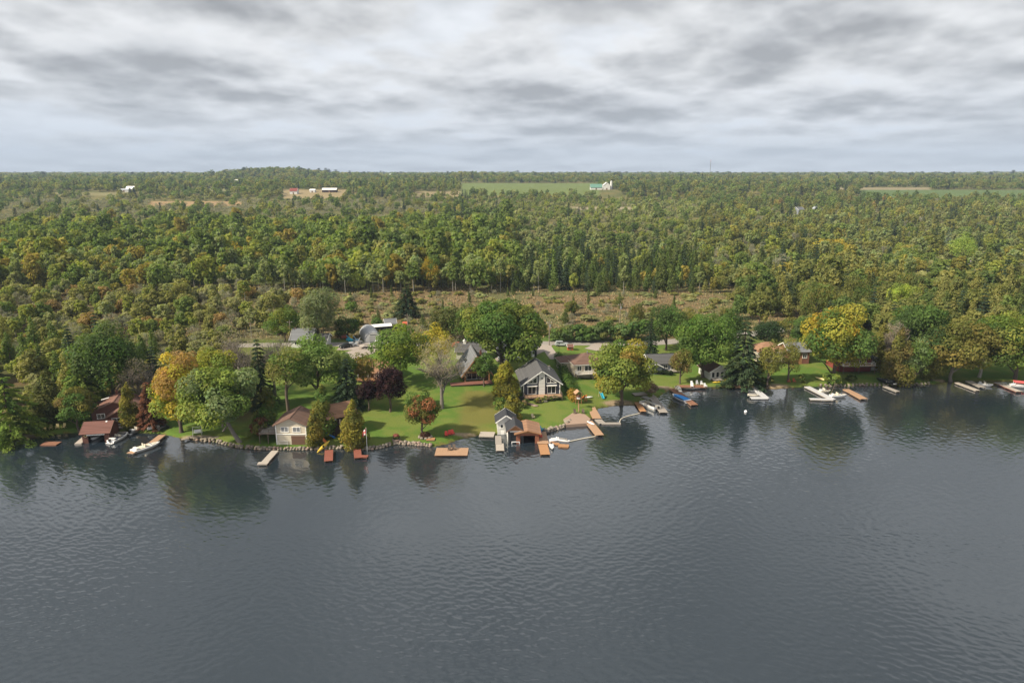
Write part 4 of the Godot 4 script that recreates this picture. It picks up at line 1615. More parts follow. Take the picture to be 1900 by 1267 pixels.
	railing(t, [Vector2(-5.1, 0.4), Vector2(-5.1, 2.9), Vector2(-1.6, 2.9)], 0.95, "timber", 0.85)
	for k in 4:
		s = Shape.new()
		s.box(Vector3(-0.2, 0.78 - 0.2 * k, 3.2 + 0.34 * k), Vector3(2.2, 0.1, 0.36))
		part(t, "step", s, M.deck_pale)
	chimney(t, Vector3(3.4, 5.6, -8.5), 0.9, "metal")
	# beige cottage with hip roof
	t = put_house("cottage", "cream cottage with brown hip roof raised on a veranda over a dark crawl space", Vector3(24.11, 1.50, -198.90), 0.189, 9.90)
	hip(t, 10.5, 10.0, 4.2, 2.3, "beige_siding", "roof_brown", Vector3(0.4, 0, -1.5))
	hip(t, 4.5, 6.0, 3.6, 1.2, "beige_siding", "roof_brown", Vector3(-5.4, 0, -7.0))
	window(t, Vector3(-3.4, 3.0, -1.5), 1.3, 1.5, 0.0, 2)
	window(t, Vector3(-0.6, 2.9, -1.5), 2.2, 1.7, 0.0, 2)
	window(t, Vector3(3.2, 2.9, -1.5), 1.8, 1.5, 0.0, 2)
	platform(t, "veranda", -4.8, 5.4, -1.4, 1.0, 1.7, "deck_pale")
	railing(t, [Vector2(-4.7, -1.3), Vector2(-4.7, 0.9), Vector2(5.3, 0.9)], 1.7, "trim", 0.85)
	s = Shape.new()
	s.tube([Vector3(0.4, 5.8, -6.0), Vector3(0.4, 7.2, -6.0)], [0.14, 0.14], 8)
	part(t, "vent_pipe", s, M.metal)
	# grey cottage
	t = put_house("cottage", "pale grey cottage with dark shingle roof behind the little bronze tree", Vector3(48.24, 1.12, -207.79), 0.134, 9.06)
	shell(t, 9.6, 8.0, 2.7, 1.9, "grey_siding", "roof_grey", {"axis": "x"})
	shell(t, 4.0, 2.5, 2.3, 1.0, "grey_siding", "roof_grey", {"off": Vector3(-3.6, 0, 2.4)})
	window(t, Vector3(0.4, 1.6, 0.0), 1.3, 1.1)
	window(t, Vector3(3.2, 1.4, 0.0), 2.0, 1.7, 0.0, 2)
	platform(t, "deck", -0.4, 4.8, 0.1, 2.0, 0.5, "deck_grey")
	# small white cottage beside the spruce
	t = put_house("cottage", "small white cottage with brown roof and a glazed porch beside the tall spruce", Vector3(63.71, 0.75, -200.81), 0.236, 6.22)
	shell(t, 6.5, 7.0, 2.6, 1.7, "white_siding", "roof_brown")
	for x in [-2.2, -0.7, 0.8, 2.2]:
		window(t, Vector3(x, 1.5, 0.0), 1.0, 1.7, 0.0, 1)
	platform(t, "deck", -3.0, 3.0, 0.1, 2.2, 0.4, "deck_grey")
	# tan hip roofed cottage and its neighbour
	t = put_house("cottage", "cottage with a tan hip roof half hidden behind slim young trees", Vector3(86.53, 1.37, -218.34), 0.078, 10.34)
	hip(t, 10.5, 9.0, 3.4, 2.4, "beige_siding", "roof_tan")
	window(t, Vector3(-2.6, 1.9, 0.0), 1.8, 1.4)
	window(t, Vector3(2.0, 1.9, 0.0), 2.2, 1.5, 0.0, 3)
	platform(t, "deck", -4.0, 4.0, 0.1, 2.4, 0.7, "deck_grey")
	t = put_house("cottage", "red brick cottage with slate grey roof beside the golden maple", Vector3(94.19, 1.27, -216.07), 0.084, 6.62)
	shell(t, 7.0, 8.0, 4.2, 2.0, "brick", "roof_slate", {"axis": "x", "trim": "trim"})
	window(t, Vector3(-1.0, 2.8, 0.0), 1.4, 1.6)
	window(t, Vector3(1.9, 2.8, 0.0), 1.4, 1.6)
	door(t, Vector3(0.6, 0.0, 0.0), 1.0, 2.1, "cedar_wood")
	t = put_house("cottage", "red cottage with white railed upper deck behind the golden maple", Vector3(108.85, 0.97, -208.28), 0.054, 10.56)
	shell(t, 10.5, 8.0, 4.6, 2.0, "red_siding", "roof_dark", {"axis": "x"})
	shell(t, 3.4, 5.0, 3.6, 1.3, "white_siding", "roof_grey", {"off": Vector3(6.4, 0, -1.0)})
	window(t, Vector3(-2.6, 3.7, 0.0), 1.8, 1.4)
	window(t, Vector3(2.4, 3.7, 0.0), 2.2, 1.5, 0.0, 3)
	platform(t, "upper_deck", -5.2, 5.2, 0.1, 2.6, 2.5, "deck_tan")
	railing(t, [Vector2(-5.1, 0.2), Vector2(-5.1, 2.5), Vector2(5.1, 2.5), Vector2(5.1, 0.2)], 2.5, "trim")
	# twin boathouses on the water in the middle
	t = put_house("boathouse", "white sided boathouse with dark roof cedar gable and a grey boat door curtain", Vector3(0.83, -0.00, -151.46), -0.000, 3.45)
	t.rotation.y = 0.06
	open_boathouse(t, 3.6, 5.2, 3.1, 1.25, "white_siding", "roof_dark", "z", [-1.3, 1.3, 2.7], {"gable": "cedar_wood", "trim": "soffit"})
	s = Shape.new()
	s.box(Vector3(0, 1.55, -0.25), Vector3(2.6, 2.3, 0.05))
	part(t, "door_curtain", s, M.cover_dark)
	for x in [-1.55, 1.55]:
		s = Shape.new()
		s.box(Vector3(x, 1.2, 0.03), Vector3(0.42, 3.6, 0.08))
		part(t, "door_jamb", s, M.black)
	s = Shape.new()
	for q in [[Vector3(-1.0, 0.45, 0.4), Vector3(1.0, 0.45, 0.4)], [Vector3(-0.9, 0.45, 0.4), Vector3(-0.9, -0.8, 0.4)], [Vector3(0.9, 0.45, 0.4), Vector3(0.9, -0.8, 0.4)]]:
		s.bar(q[0], q[1], 0.16, 0.16)
	part(t, "boat_lift", s, M.white, "stuff")
	t = put_house("shed", "white shed with dark shingle roof set behind the cedar gabled boathouse", Vector3(-1.38, 0.05, -157.02), 0.222, 3.65)
	t.rotation.y = 0.06
	shell(t, 4.4, 4.6, 3.3, 1.5, "white_siding", "roof_dark", {"trim": "trim"})
	window(t, Vector3(-1.1, 2.1, 0.0), 0.7, 0.9, 0.0, 1, "trim")
	door(t, Vector3(-0.9, -0.4, 0.0), 0.9, 1.4, "trim")
	t = put_house("boathouse", "cedar boathouse with wide tan low pitched roof and a black open boat bay", Vector3(3.70, -0.00, -151.12), -0.000, 5.36)
	t.rotation.y = 0.03
	open_boathouse(t, 5.4, 6.6, 2.5, 0.75, "cedar_red", "roof_tan", "z", [-1.75, 1.75, 2.0], {"gable": "cedar_wood", "trim": "cedar_wood", "over": 0.5})
	# yard buildings by the road
	t = put_house("quonset_hut", "round roofed galvanised quonset hut with a white front in the gravel yard", Vector3(-50.39, 2.65, -241.22), -0.000, 6.27)
	t.rotation.y = 0.35
	var arc := []
	var arc2 := []
	for k in 13:
		var a := PI * k / 12.0
		arc.append(Vector2(cos(a) * 3.3, sin(a) * 3.6))
		arc2.append(Vector2(cos(a) * 3.05, sin(a) * 3.35))
	s = Shape.new()
	s.prism(arc, -14.0, 0.3)
	part(t, "roof", s, M.galvanised)
	s = Shape.new()
	s.prism(arc2, 0.31, 0.36)
	part(t, "front_wall", s, M.trim)
	s = Shape.new()
	s.box(Vector3(0, 1.1, 0.41), Vector3(3.0, 2.4, 0.08))
	part(t, "roller_door", s, M.white_siding)
	s = Shape.new()
	s.box(Vector3(0, 2.65, 0.41), Vector3(2.6, 0.22, 0.06))
	part(t, "sign_board", s, M.black)
	t = put_house("house", "house with a broad pale grey roof among dark trees beside the road", Vector3(-74.14, 2.65, -232.50), -0.000, 7.01)
	shell(t, 7.2, 9.0, 2.8, 3.0, "white_siding", "roof_slate", {"axis": "x"})
	shell(t, 5.0, 6.0, 2.4, 1.6, "white_siding", "roof_grey", {"axis": "x", "off": Vector3(6.1, 0, -1.5)})
	window(t, Vector3(-1.5, 1.6, 0.0), 1.4, 1.1)
	chimney(t, Vector3(-3.0, 5.0, -4.5))
	t = put_house("shed", "small grey roofed shed beside the brown meadow", Vector3(-47.71, 2.65, -262.08), 0.289, 3.37)
	shell(t, 4.0, 4.5, 2.2, 1.4, "dark_brown_siding", "roof_slate", {"axis": "x"})
	door(t, Vector3(0, -0.3, 0.0), 1.0, 2.0, "trim")
	t = put_house("dark_shelter", "long low black carport with white edge beside the quonset hut", Vector3(-50.03, 2.65, -256.90), 0.363, 5.20)
	shell(t, 6.5, 4.0, 2.2, 0.4, "dark_siding", "trim", {"axis": "x"})
	door(t, Vector3(-1.0, -0.3, 0.0), 1.6, 2.1, "black")
	t = put_house("house", "low slate roofed house among trees beside the eastern road", Vector3(313.21, 2.65, -497.50), -0.000, 7.85)
	shell(t, 8.0, 7.0, 2.6, 2.4, "white_siding", "roof_dark", {"axis": "x"})
	window(t, Vector3(0, 1.5, 0.0), 1.6, 1.1)
	t = put_house("playhouse", "little rust red playhouse on the lawn below the road", Vector3(20.24, 2.63, -228.80), 0.069, 2.07)
	shell(t, 1.9, 1.6, 1.2, 0.6, "rust_red", "roof_rust", {"axis": "x", "over": 0.2})
	door(t, Vector3(0, 0, 0), 0.6, 1.1, "soffit")


func put_house(called: String, label: String, at: Vector3, turn: float, w: float) -> Node3D:
	var t := thing(called, label, called.get_slice("_", called.count("_")), at, turn)
	t.set_meta("w", w)
	return t


func ring(t: Node, called: String, at: Vector3, r: float, m: Material) -> void:
	var s := Shape.new()
	var pts := []
	var rad := []
	for k in 13:
		pts.append(at + Vector3(cos(TAU * k / 12.0) * r, sin(TAU * k / 12.0) * r, 0))
		rad.append(r * 0.25)
	s.tube(pts, rad, 5, false)
	part(t, called, s, m)


func star(t: Node, at: Vector3, r: float) -> void:
	var s := Shape.new()
	for k in 5:
		var a := PI / 2 + TAU * k / 5.0
		var b := Vector2(cos(a), sin(a)) * r
		var l := Vector2(cos(a + TAU / 10), sin(a + TAU / 10)) * r * 0.42
		var q := Vector2(cos(a - TAU / 10), sin(a - TAU / 10)) * r * 0.42
		s.face([at, at + Vector3(q.x, q.y, 0), at + Vector3(b.x, b.y, 0), at + Vector3(l.x, l.y, 0)])
	part(t, "star", s, M.black)


# ---------------------------------------------------------------- docks
func dock(label: String, legs: Array, m: String, opt := {}) -> Node3D:
	# legs: [from, to, width]; each a run of cross boards on stringers, standing on posts
	var y: float = opt.get("y", 0.5)
	var a0: Vector3 = legs[0][0]
	var t := thing(opt.get("name", "dock"), label, opt.get("category", "dock"), Vector3(a0.x, 0, a0.z), 0.0, opt.get("group", ""))
	for n in legs.size():
		var a: Vector3 = legs[n][0] - t.position
		var b: Vector3 = legs[n][1] - t.position
		var w: float = legs[n][2]
		a.y = y + 0.006 * n
		b.y = a.y
		var d := (b - a).normalized()
		var side := Vector3(-d.z, 0, d.x)
		var yaw := atan2(-side.z, side.x)
		var L := a.distance_to(b)
		var s := Shape.new()
		var k := 0.0
		while k < L:
			s.box(a + d * (k + 0.11), Vector3(w * rng.randf_range(0.985, 1.0), 0.05, 0.205), yaw)
			k += 0.225
		part(t, "decking", s, M[m], "stuff")
		for e in [-0.46, 0.46]:
			s = Shape.new()
			s.bar(a + side * w * e - Vector3(0, 0.14, 0), b + side * w * e - Vector3(0, 0.14, 0), 0.08, 0.22)
			part(t, "stringer", s, M[opt.get("rim", m)])
		var posts := maxi(1, int(L / 3.0))
		for q in posts + 1:
			for e in [-0.42, 0.42]:
				var p = a.lerp(b, clampf(float(q) / posts, 0.03, 0.97)) + side * w * e
				s = Shape.new()
				s.box(Vector3(p.x, -0.75 + (y - 0.05) / 2, p.z), Vector3(0.14, y + 1.4, 0.14))
				part(t, "post", s, M.timber)
	return t


func floats(t: Node3D, at: Array) -> void:
	for p in at:
		var s := Shape.new()
		s.tube([Vector3(p[0].x, 0.05, p[0].z) - t.position, Vector3(p[1].x, 0.05, p[1].z) - t.position], [0.22, 0.22], 8)
		part(t, "float", s, M.black)


func docks() -> void:
	dock("long pale dock reaching out beside the white bowrider", [[Vector3(-84.92, 0.50, -155.35), Vector3(-84.83, 0.50, -150.57), 1.7], [Vector3(-84.99, 0.50, -149.90), Vector3(-86.68, 0.50, -144.18), 1.7]], "deck_tan", {"rim": "deck_pale"})
	dock("rust coloured swim raft floating by the western bank", [[Vector3(-110.87, 0.30, -150.72), Vector3(-107.05, 0.30, -150.72), 2.2]], "deck_rust", {"y": 0.22, "name": "swim_raft", "category": "raft"})
	dock("grey L shaped dock with mooring pipes beside the beige boathouse", [[Vector3(-54.24, 0.50, -145.73), Vector3(-54.38, 0.50, -139.12), 1.6], [Vector3(-55.69, 0.50, -138.84), Vector3(-53.57, 0.50, -138.84), 1.1]], "deck_pale")
	dock("short red dock below the yellow kayak", [[Vector3(-42.00, 0.50, -146.04), Vector3(-40.54, 0.50, -139.99), 1.9]], "deck_red")
	dock("red dock with a low side step below the flag pole", [[Vector3(-35.85, 0.50, -147.31), Vector3(-34.39, 0.50, -141.76), 1.7], [Vector3(-34.57, 0.40, -142.59), Vector3(-32.52, 0.40, -142.59), 1.2]], "deck_red")
	var t := dock("wide square cedar deck on the water with two dark chairs", [[Vector3(-17.47, 0.40, -145.34), Vector3(-10.09, 0.40, -145.34), 4.4]], "deck_tan", {"y": 0.42, "rim": "deck_rust"})
	dock("pale platform dock beside the white boathouse", [[Vector3(-7.87, 0.50, -156.06), Vector3(-4.32, 0.50, -155.70), 3.2]], "deck_pale")
	dock("narrow grey walkway along the white boathouse", [[Vector3(-3.39, 0.50, -155.00), Vector3(-3.16, 0.50, -149.90), 1.5]], "deck_grey", {"y": 0.42})
	t = dock("floating pale dock end in front of the white boathouse", [[Vector3(-2.92, 0.35, -150.27), Vector3(-2.72, 0.35, -146.08), 1.9]], "deck_pale", {"y": 0.36})
	dock("cedar walkway beside the black boat bay with blue and red chairs", [[Vector3(7.01, 0.50, -157.49), Vector3(7.34, 0.50, -149.90), 2.7]], "deck_tan")
	t = dock("orange cedar floating dock end in front of the black boat bay", [[Vector3(7.21, 0.40, -149.82), Vector3(7.55, 0.40, -143.80), 2.2]], "deck_orange", {"y": 0.38})
	t = dock("small floating cedar dock holding two covered jet skis", [[Vector3(10.85, 0.30, -149.41), Vector3(13.22, 0.30, -149.08), 1.7], [Vector3(8.90, 0.30, -150.72), Vector3(10.91, 0.30, -150.39), 1.2]], "deck_orange", {"y": 0.3})
	floats(t, [[Vector3(11.09, 0.00, -149.15), Vector3(13.36, 0.00, -149.15)]])
	dock("long cedar dock from the brown patio with a white paddle board", [[Vector3(19.57, 0.60, -164.74), Vector3(21.26, 0.60, -155.10), 2.1]], "deck_tan", {"y": 0.6})
	dock("tan dock with dark cleats above the grey angled float", [[Vector3(21.29, 0.60, -176.44), Vector3(22.02, 0.60, -166.73), 2.3]], "deck_tan", {"y": 0.6, "rim": "deck_orange"})
	dock("angled grey float reaching past the tan dock", [[Vector3(22.20, 0.35, -167.00), Vector3(23.05, 0.35, -163.85), 1.8], [Vector3(22.77, 0.35, -163.85), Vector3(27.71, 0.35, -163.85), 1.1]], "deck_grey", {"y": 0.32})
	t = dock("narrow orange cedar dock on the near side of the pontoon boat", [[Vector3(34.68, 0.50, -179.89), Vector3(35.06, 0.50, -172.37), 1.6]], "deck_orange")
	dock("weathered grey dock on the far side of the pontoon boat", [[Vector3(39.90, 0.50, -185.09), Vector3(40.34, 0.50, -171.52), 2.2]], "deck_grey")
	dock("grey boarded walkway at the bank above the pontoon boat", [[Vector3(38.33, 0.60, -185.76), Vector3(40.43, 0.60, -186.25), 2.4]], "deck_grey", {"y": 0.58})
	dock("long brown angled dock with rowboat beside the blue covered boat", [[Vector3(47.33, 0.50, -192.12), Vector3(50.08, 0.50, -177.62), 2.1]], "deck_rust", {"rim": "deck_tan"})
	dock("brown bank deck carrying white lawn chairs", [[Vector3(49.34, 0.60, -193.90), Vector3(57.83, 0.60, -193.90), 2.2]], "deck_rust", {"y": 0.7})
	dock("tan bank deck with patio chairs and folded green parasol", [[Vector3(66.32, 0.60, -194.43), Vector3(71.94, 0.60, -194.43), 2.6]], "deck_tan", {"y": 0.65})
	t = dock("white V shaped floating dock beside the tan bank deck", [[Vector3(71.67, 0.40, -194.53), Vector3(72.02, 0.40, -183.94), 1.8], [Vector3(67.60, 0.40, -183.94), Vector3(72.33, 0.40, -183.94), 1.5]], "deck_white", {"y": 0.4, "rim": "deck_white"})
	floats(t, [[Vector3(67.70, 0.00, -183.70), Vector3(72.27, 0.00, -183.70)]])
	dock("white L shaped dock beside the small sailboat", [[Vector3(87.92, 0.50, -194.22), Vector3(89.43, 0.50, -186.06), 1.9], [Vector3(89.43, 0.50, -186.06), Vector3(90.14, 0.50, -182.22), 1.9], [Vector3(83.84, 0.50, -182.69), Vector3(89.99, 0.50, -182.22), 1.3]], "deck_white", {"rim": "deck_pale"})
	dock("tan dock with pale grey inner half across from the sailboat", [[Vector3(98.23, 0.50, -191.60), Vector3(98.72, 0.50, -188.04), 2.0], [Vector3(98.70, 0.51, -188.01), Vector3(99.14, 0.51, -182.66), 2.2]], "deck_tan")
	dock("short grey dock below the black covered boat", [[Vector3(111.21, 0.40, -194.53), Vector3(112.38, 0.40, -189.35), 1.3]], "deck_grey")
	dock("narrow pale dock below the leaning bank trees", [[Vector3(135.14, 0.40, -198.32), Vector3(136.25, 0.40, -190.37), 1.5]], "deck_pale")
	dock("grey dock next to the small white skiff", [[Vector3(139.82, 0.40, -199.98), Vector3(139.75, 0.40, -193.48), 2.0]], "deck_grey")
	dock("long pale dock beside the red covered lift boat", [[Vector3(147.25, 0.40, -198.32), Vector3(147.64, 0.40, -189.35), 1.9]], "deck_pale", {"rim": "deck_red"})


# ---------------------------------------------------------------- boats
func hull_shape(s: Shape, L: float, B: float, h: float, draft := 0.15, blunt := 0.0) -> void:  # bow to +x, closed deck at h
	var rings := []
	for k in 11:
		var f := k / 10.0
		var wide := B / 2 * (pow(1.0 - pow(maxf(0.0, (f - 0.35) / 0.65), 2.2), 0.75) * (1.0 - blunt) + blunt * (1.0 - pow(f, 9.0)) if f > 0.35 else 0.92 + 0.08 * f / 0.35)
		wide = maxf(wide, 0.05)
		if k <= 3: wide = B / 2 * (0.92 + 0.08 * f / 0.3)
		var x := -L / 2 + L * f
		var y := h + 0.14 * f * f
		var keel := -draft + (draft + h * 0.75) * pow(maxf(0.0, (f - 0.55) / 0.45), 3.0)
		rings.append([Vector3(x, y, wide), Vector3(x, y - 0.04, wide * 1.03), Vector3(x, lerpf(keel, y, 0.35), wide * 0.86), Vector3(x, keel, 0.0), Vector3(x, lerpf(keel, y, 0.35), -wide * 0.86), Vector3(x, y - 0.04, -wide * 1.03), Vector3(x, y, -wide)])
	s.loft(rings)


func outboard(t: Node3D, at: Vector3) -> void:
	var s := Shape.new()
	s.box(at + Vector3(0, 0.42, 0), Vector3(0.5, 0.5, 0.36))
	s.box(at + Vector3(0.02, -0.1, 0), Vector3(0.2, 0.7, 0.14))
	s.tube([at + Vector3(-0.3, -0.45, 0), at + Vector3(0.2, -0.45, 0)], [0.08, 0.1], 6)
	part(t, "outboard_motor", s, M.black)


func runabout(label: String, at: Vector3, turn: float, L: float, B: float, opt := {}) -> Node3D:
	var t := thing(opt.get("name", "motor_boat"), label, "boat", at, turn)
	var s := Shape.new()
	hull_shape(s, L, B, 0.72, 0.2)
	part(t, "hull", s, M[opt.get("hull", "white_gel")])
	if opt.has("cover"):
		s = Shape.new()
		hull_shape(s, L * 0.9, B * 0.96, 0.66, 0.0, opt.get("blunt", 0.0))
		for k in s.v.size():
			var p := s.v[k]
			if p.y > 0.5: s.v[k] = Vector3(p.x, 0.80, p.z)
		part(t, "cover_skirt", s, M[opt.cover])
		s = Shape.new()
		var rings := []
		for k in 7:
			var f := k / 6.0
			var wide := B * 0.47 * (1.0 - pow(f, 4.0)) + 0.05
			var x := -L * 0.44 + L * 0.86 * f
			var y := 0.80 + 0.32 * sin(PI * (0.15 + 0.8 * f))
			rings.append([Vector3(x, 0.79, wide), Vector3(x, lerpf(0.79, y, 0.8), wide * 0.5), Vector3(x, y, 0), Vector3(x, lerpf(0.79, y, 0.8), -wide * 0.5), Vector3(x, 0.79, -wide)])
		s.loft(rings, false, false)
		part(t, "cover", s, M[opt.cover])
	else:
		s = Shape.new()
		s.prism([Vector2(-L * 0.42, -B * 0.36), Vector2(L * 0.10, -B * 0.36), Vector2(L * 0.12, B * 0.36), Vector2(-L * 0.42, B * 0.36)], 0.0, 0.03)
		for k in s.v.size():
			s.v[k] = Vector3(s.v[k].x, 0.83 + s.v[k].z, -s.v[k].y)
			s.n[k] = Vector3(s.n[k].x, s.n[k].z, -s.n[k].y)
		part(t, "cockpit", s, M[opt.get("inside", "dark_vinyl")])
		s = Shape.new()
		s.prism([Vector2(L * 0.22, -B * 0.22), Vector2(L * 0.38, -B * 0.10), Vector2(L * 0.38, B * 0.10), Vector2(L * 0.22, B * 0.22)], 0.0, 0.03)
		for k in s.v.size():
			s.v[k] = Vector3(s.v[k].x, 0.86 + s.v[k].z, -s.v[k].y)
			s.n[k] = Vector3(s.n[k].x, s.n[k].z, -s.n[k].y)
		part(t, "bow_seating", s, M[opt.get("inside", "dark_vinyl")])
		for z in [-B * 0.2, B * 0.2]:
			s = Shape.new()
			s.box(Vector3(-L * 0.05, 1.02, z), Vector3(0.5, 0.32, 0.5))
			s.box(Vector3(-L * 0.05 - 0.22, 1.28, z), Vector3(0.12, 0.4, 0.5))
			part(t, "seat", s, M.cream_gel)
		s = Shape.new()
		s.box(Vector3(-L * 0.36, 0.98, 0), Vector3(0.6, 0.26, B * 0.68))
		part(t, "bench", s, M.white_gel)
		s = Shape.new()
		s.hexa(Vector3(L * 0.14, 1.12, 0), Vector3(0.04, 0.46, B * 0.72), Basis(Vector3.BACK, 0.5))
		part(t, "windshield", s, M.pane)
	s = Shape.new()
	s.box(Vector3(-L * 0.5 - 0.25, 0.18, 0), Vector3(0.6, 0.1, B * 0.8))
	part(t, "swim_platform", s, M.white_gel)
	if opt.get("motor", false): outboard(t, Vector3(-L / 2 - 0.15, 0.5, 0))
	return t


func jet_ski(label: String, at: Vector3, turn: float, m: String, opt := "") -> Node3D:
	var t := thing("jet_ski", label, "jet ski", at, turn)
	var s := Shape.new()
	hull_shape(s, 3.0, 1.15, 0.5, 0.12)
	part(t, "hull", s, M[m])
	s = Shape.new()
	s.box(Vector3(-0.5, 0.68, 0), Vector3(1.3, 0.36, 0.42))
	part(t, "seat", s, M[opt if opt else "black"])
	s = Shape.new()
	s.box(Vector3(0.45, 0.72, 0), Vector3(0.7, 0.42, 0.5))
	s.bar(Vector3(0.3, 1.05, -0.4), Vector3(0.3, 1.05, 0.4), 0.07, 0.07)
	s.bar(Vector3(0.45, 0.75, 0), Vector3(0.3, 1.05, 0), 0.12, 0.12)
	part(t, "console", s, M[opt if opt else m], "stuff")
	return t


func kayak(label: String, at: Vector3, basis_: Basis, L: float, m: String, called := "kayak") -> void:
	var t := thing(called, label, called.replace("_", " "), at)
	t.basis = basis_
	var s := Shape.new()
	var rings := []
	for k in 11:
		var f := k / 10.0
		var w := 0.36 * pow(sin(PI * clampf(f, 0.01, 0.99)), 0.7) + 0.02
		var ring := []
		for q in 8:
			var a := TAU * q / 8.0
			ring.append(Vector3(-L / 2 + L * f, 0.2 + sin(a) * w * 0.5, cos(a) * w))
		rings.append(ring)
	s.loft(rings)
	part(t, "hull", s, M[m])
	if called == "kayak":
		s = Shape.new()
		s.tube([Vector3(-0.1, 0.36, 0), Vector3(-0.1, 0.41, 0)], [0.27, 0.25], 10)
		part(t, "cockpit", s, M.black)


func boats() -> void:
	var t: Node3D
	var s: Shape
	runabout("white bowrider with open cockpit tied along the long pale dock", Vector3(-84.88, 0.00, -147.87), 0.95, 6.4, 2.4, {"inside": "cream_gel"})
	runabout("white speedboat with a dark open cockpit moored beside the maroon boathouse", Vector3(-94.46, 0.00, -153.82), 1.35, 5.6, 2.3, {"motor": true})
	runabout("small aluminium fishing boat drawn up at the bank behind the speedboat", Vector3(-92.69, 0.00, -158.77), 1.15, 4.0, 1.6, {"hull": "metal", "inside": "cover_grey", "motor": true, "name": "fishing_boat"})
	runabout("pale covered boat parked inside the maroon boathouse door", Vector3(-100.65, 0.00, -154.86), -1.45, 5.0, 2.1, {"cover": "cover_grey"})
	runabout("boat with a bright blue cover tied to the brown angled dock", Vector3(47.57, 0.00, -183.70), 2.05, 6.4, 2.8, {"cover": "cover_blue", "blunt": 0.4})
	runabout("black covered boat standing on a shore lift under the bank trees", Vector3(112.75, 0.90, -197.26), 2.3, 5.2, 2.2, {"cover": "cover_dark", "hull": "black_paint"})
	runabout("small white skiff beside the grey eastern dock", Vector3(142.54, 0.00, -196.33), -0.5, 3.8, 1.5, {"hull": "white_gel", "inside": "cover_grey"})
	# pontoon boat
	t = thing("pontoon_boat", "grey pontoon boat with a pale canopy and black outboard between two docks", "boat", Vector3(37.68, 0.00, -176.82), 2.1)
	for z in [-0.95, 0.95]:
		s = Shape.new()
		s.tube([Vector3(-3.2, 0.1, z), Vector3(2.6, 0.1, z), Vector3(3.3, 0.3, z)], [0.32, 0.32, 0.06], 9)
		part(t, "pontoon", s, M.metal)
	s = Shape.new()
	s.box(Vector3(0, 0.48, 0), Vector3(6.2, 0.12, 2.5))
	part(t, "deck", s, M.deck_grey)
	for e in [[Vector3(0, 0.85, 1.2), Vector3(6.0, 0.6, 0.06)], [Vector3(0, 0.85, -1.2), Vector3(6.0, 0.6, 0.06)], [Vector3(3.0, 0.85, 0), Vector3(0.06, 0.6, 2.3)], [Vector3(-3.0, 0.85, -0.7), Vector3(0.06, 0.6, 0.9)]]:
		s = Shape.new()
		s.box(e[0], e[1])
		part(t, "fence_panel", s, M.white_gel)
	for e in [[Vector3(1.6, 0.8, 0.85), Vector3(2.2, 0.5, 0.6)], [Vector3(1.6, 0.8, -0.85), Vector3(2.2, 0.5, 0.6)], [Vector3(-2.2, 0.8, 0.8), Vector3(1.3, 0.5, 0.7)]]:
		s = Shape.new()
		s.box(e[0], e[1])
		part(t, "bench", s, M.cream_gel)
	s = Shape.new()
	s.box(Vector3(-0.9, 0.95, -0.7), Vector3(0.6, 0.8, 0.6))
	part(t, "console", s, M.black)
	s = Shape.new()
	var rings := []
	for k in 5:
		var x := -0.2 + 2.9 * k / 4.0
		rings.append([Vector3(x, 2.25, 1.2), Vector3(x, 2.42, 0.6), Vector3(x, 2.48, 0), Vector3(x, 2.42, -0.6), Vector3(x, 2.25, -1.2)])
	s.loft(rings, false, false)
	part(t, "canopy", s, M.cover_grey)
	for x in [-0.2, 2.7]:
		for z in [-1.2, 1.2]:
			s = Shape.new()
			s.bar(Vector3(1.2, 0.9, z), Vector3(x, 2.25, z), 0.04, 0.04)
			part(t, "canopy_pole", s, M.metal)
	outboard(t, Vector3(-3.3, 0.55, 0.1))
	# sailing dinghy
	t = runabout("white sailing dinghy with a lowered dark mast beside the white L shaped dock", Vector3(93.29, 0.00, -185.62), 0.1, 4.8, 1.7, {"inside": "cream_gel", "name": "sailboat"})
	s = Shape.new()
	s.tube([Vector3(-2.2, 0.7, -0.2), Vector3(-0.6, 4.2, -1.2)], [0.09, 0.05], 6)
	part(t, "mast", s, M.timber)
	runabout("pale rowing boat beached behind the white L shaped dock", Vector3(91.20, 0.00, -189.57), 0.2, 3.6, 1.5, {"hull": "cream_gel", "inside": "cover_grey", "name": "rowing_boat"})
	runabout("small pale rowing boat lying on the brown angled dock", Vector3(48.32, 0.60, -190.26), 1.9, 2.8, 1.2, {"hull": "cream_gel", "inside": "cover_grey", "name": "rowing_boat"})
	t = runabout("boat under a red canopy at the eastern pale dock", Vector3(151.76, 0.00, -194.73), -0.4, 5.0, 2.2, {"hull": "white_gel", "cover": "white"})
	s = Shape.new()
	s.box(Vector3(0, 1.75, 0), Vector3(3.4, 0.12, 2.2))
	part(t, "canopy", s, M.pink_red)
	for x in [-1.5, 1.5]:
		for z in [-1.0, 1.0]:
			s = Shape.new()
			s.box(Vector3(x, 1.2, z), Vector3(0.08, 1.1, 0.08))
			part(t, "canopy_pole", s, M.white)
	jet_ski("jet ski under a white folded cover on the inner side of the small float", Vector3(10.37, 0.25, -151.85), 0.25, "white", "white")
	jet_ski("jet ski with white hull on the outer end of the small float", Vector3(12.37, 0.35, -151.27), -0.5, "white", "cover_grey")
	jet_ski("black and white jet ski floating at the end of the orange dock", Vector3(9.29, 0.00, -148.51), -1.5, "white_gel")
	jet_ski("grey jet ski inside the white V shaped dock", Vector3(70.83, 0.00, -190.58), -0.4, "white_gel", "cover_grey")
	jet_ski("second jet ski resting on the arm of the white V shaped dock", Vector3(68.74, 0.50, -185.09), -0.2, "cream_gel", "cover_grey")
	kayak("bright yellow kayak leaning over the stone edging", Vector3(-43.69, 0.75, -147.35), Basis(Vector3.UP, 1.05) * Basis(Vector3.BACK, 0.35) * Basis(Vector3.RIGHT, 0.9), 4.4, "yellow")
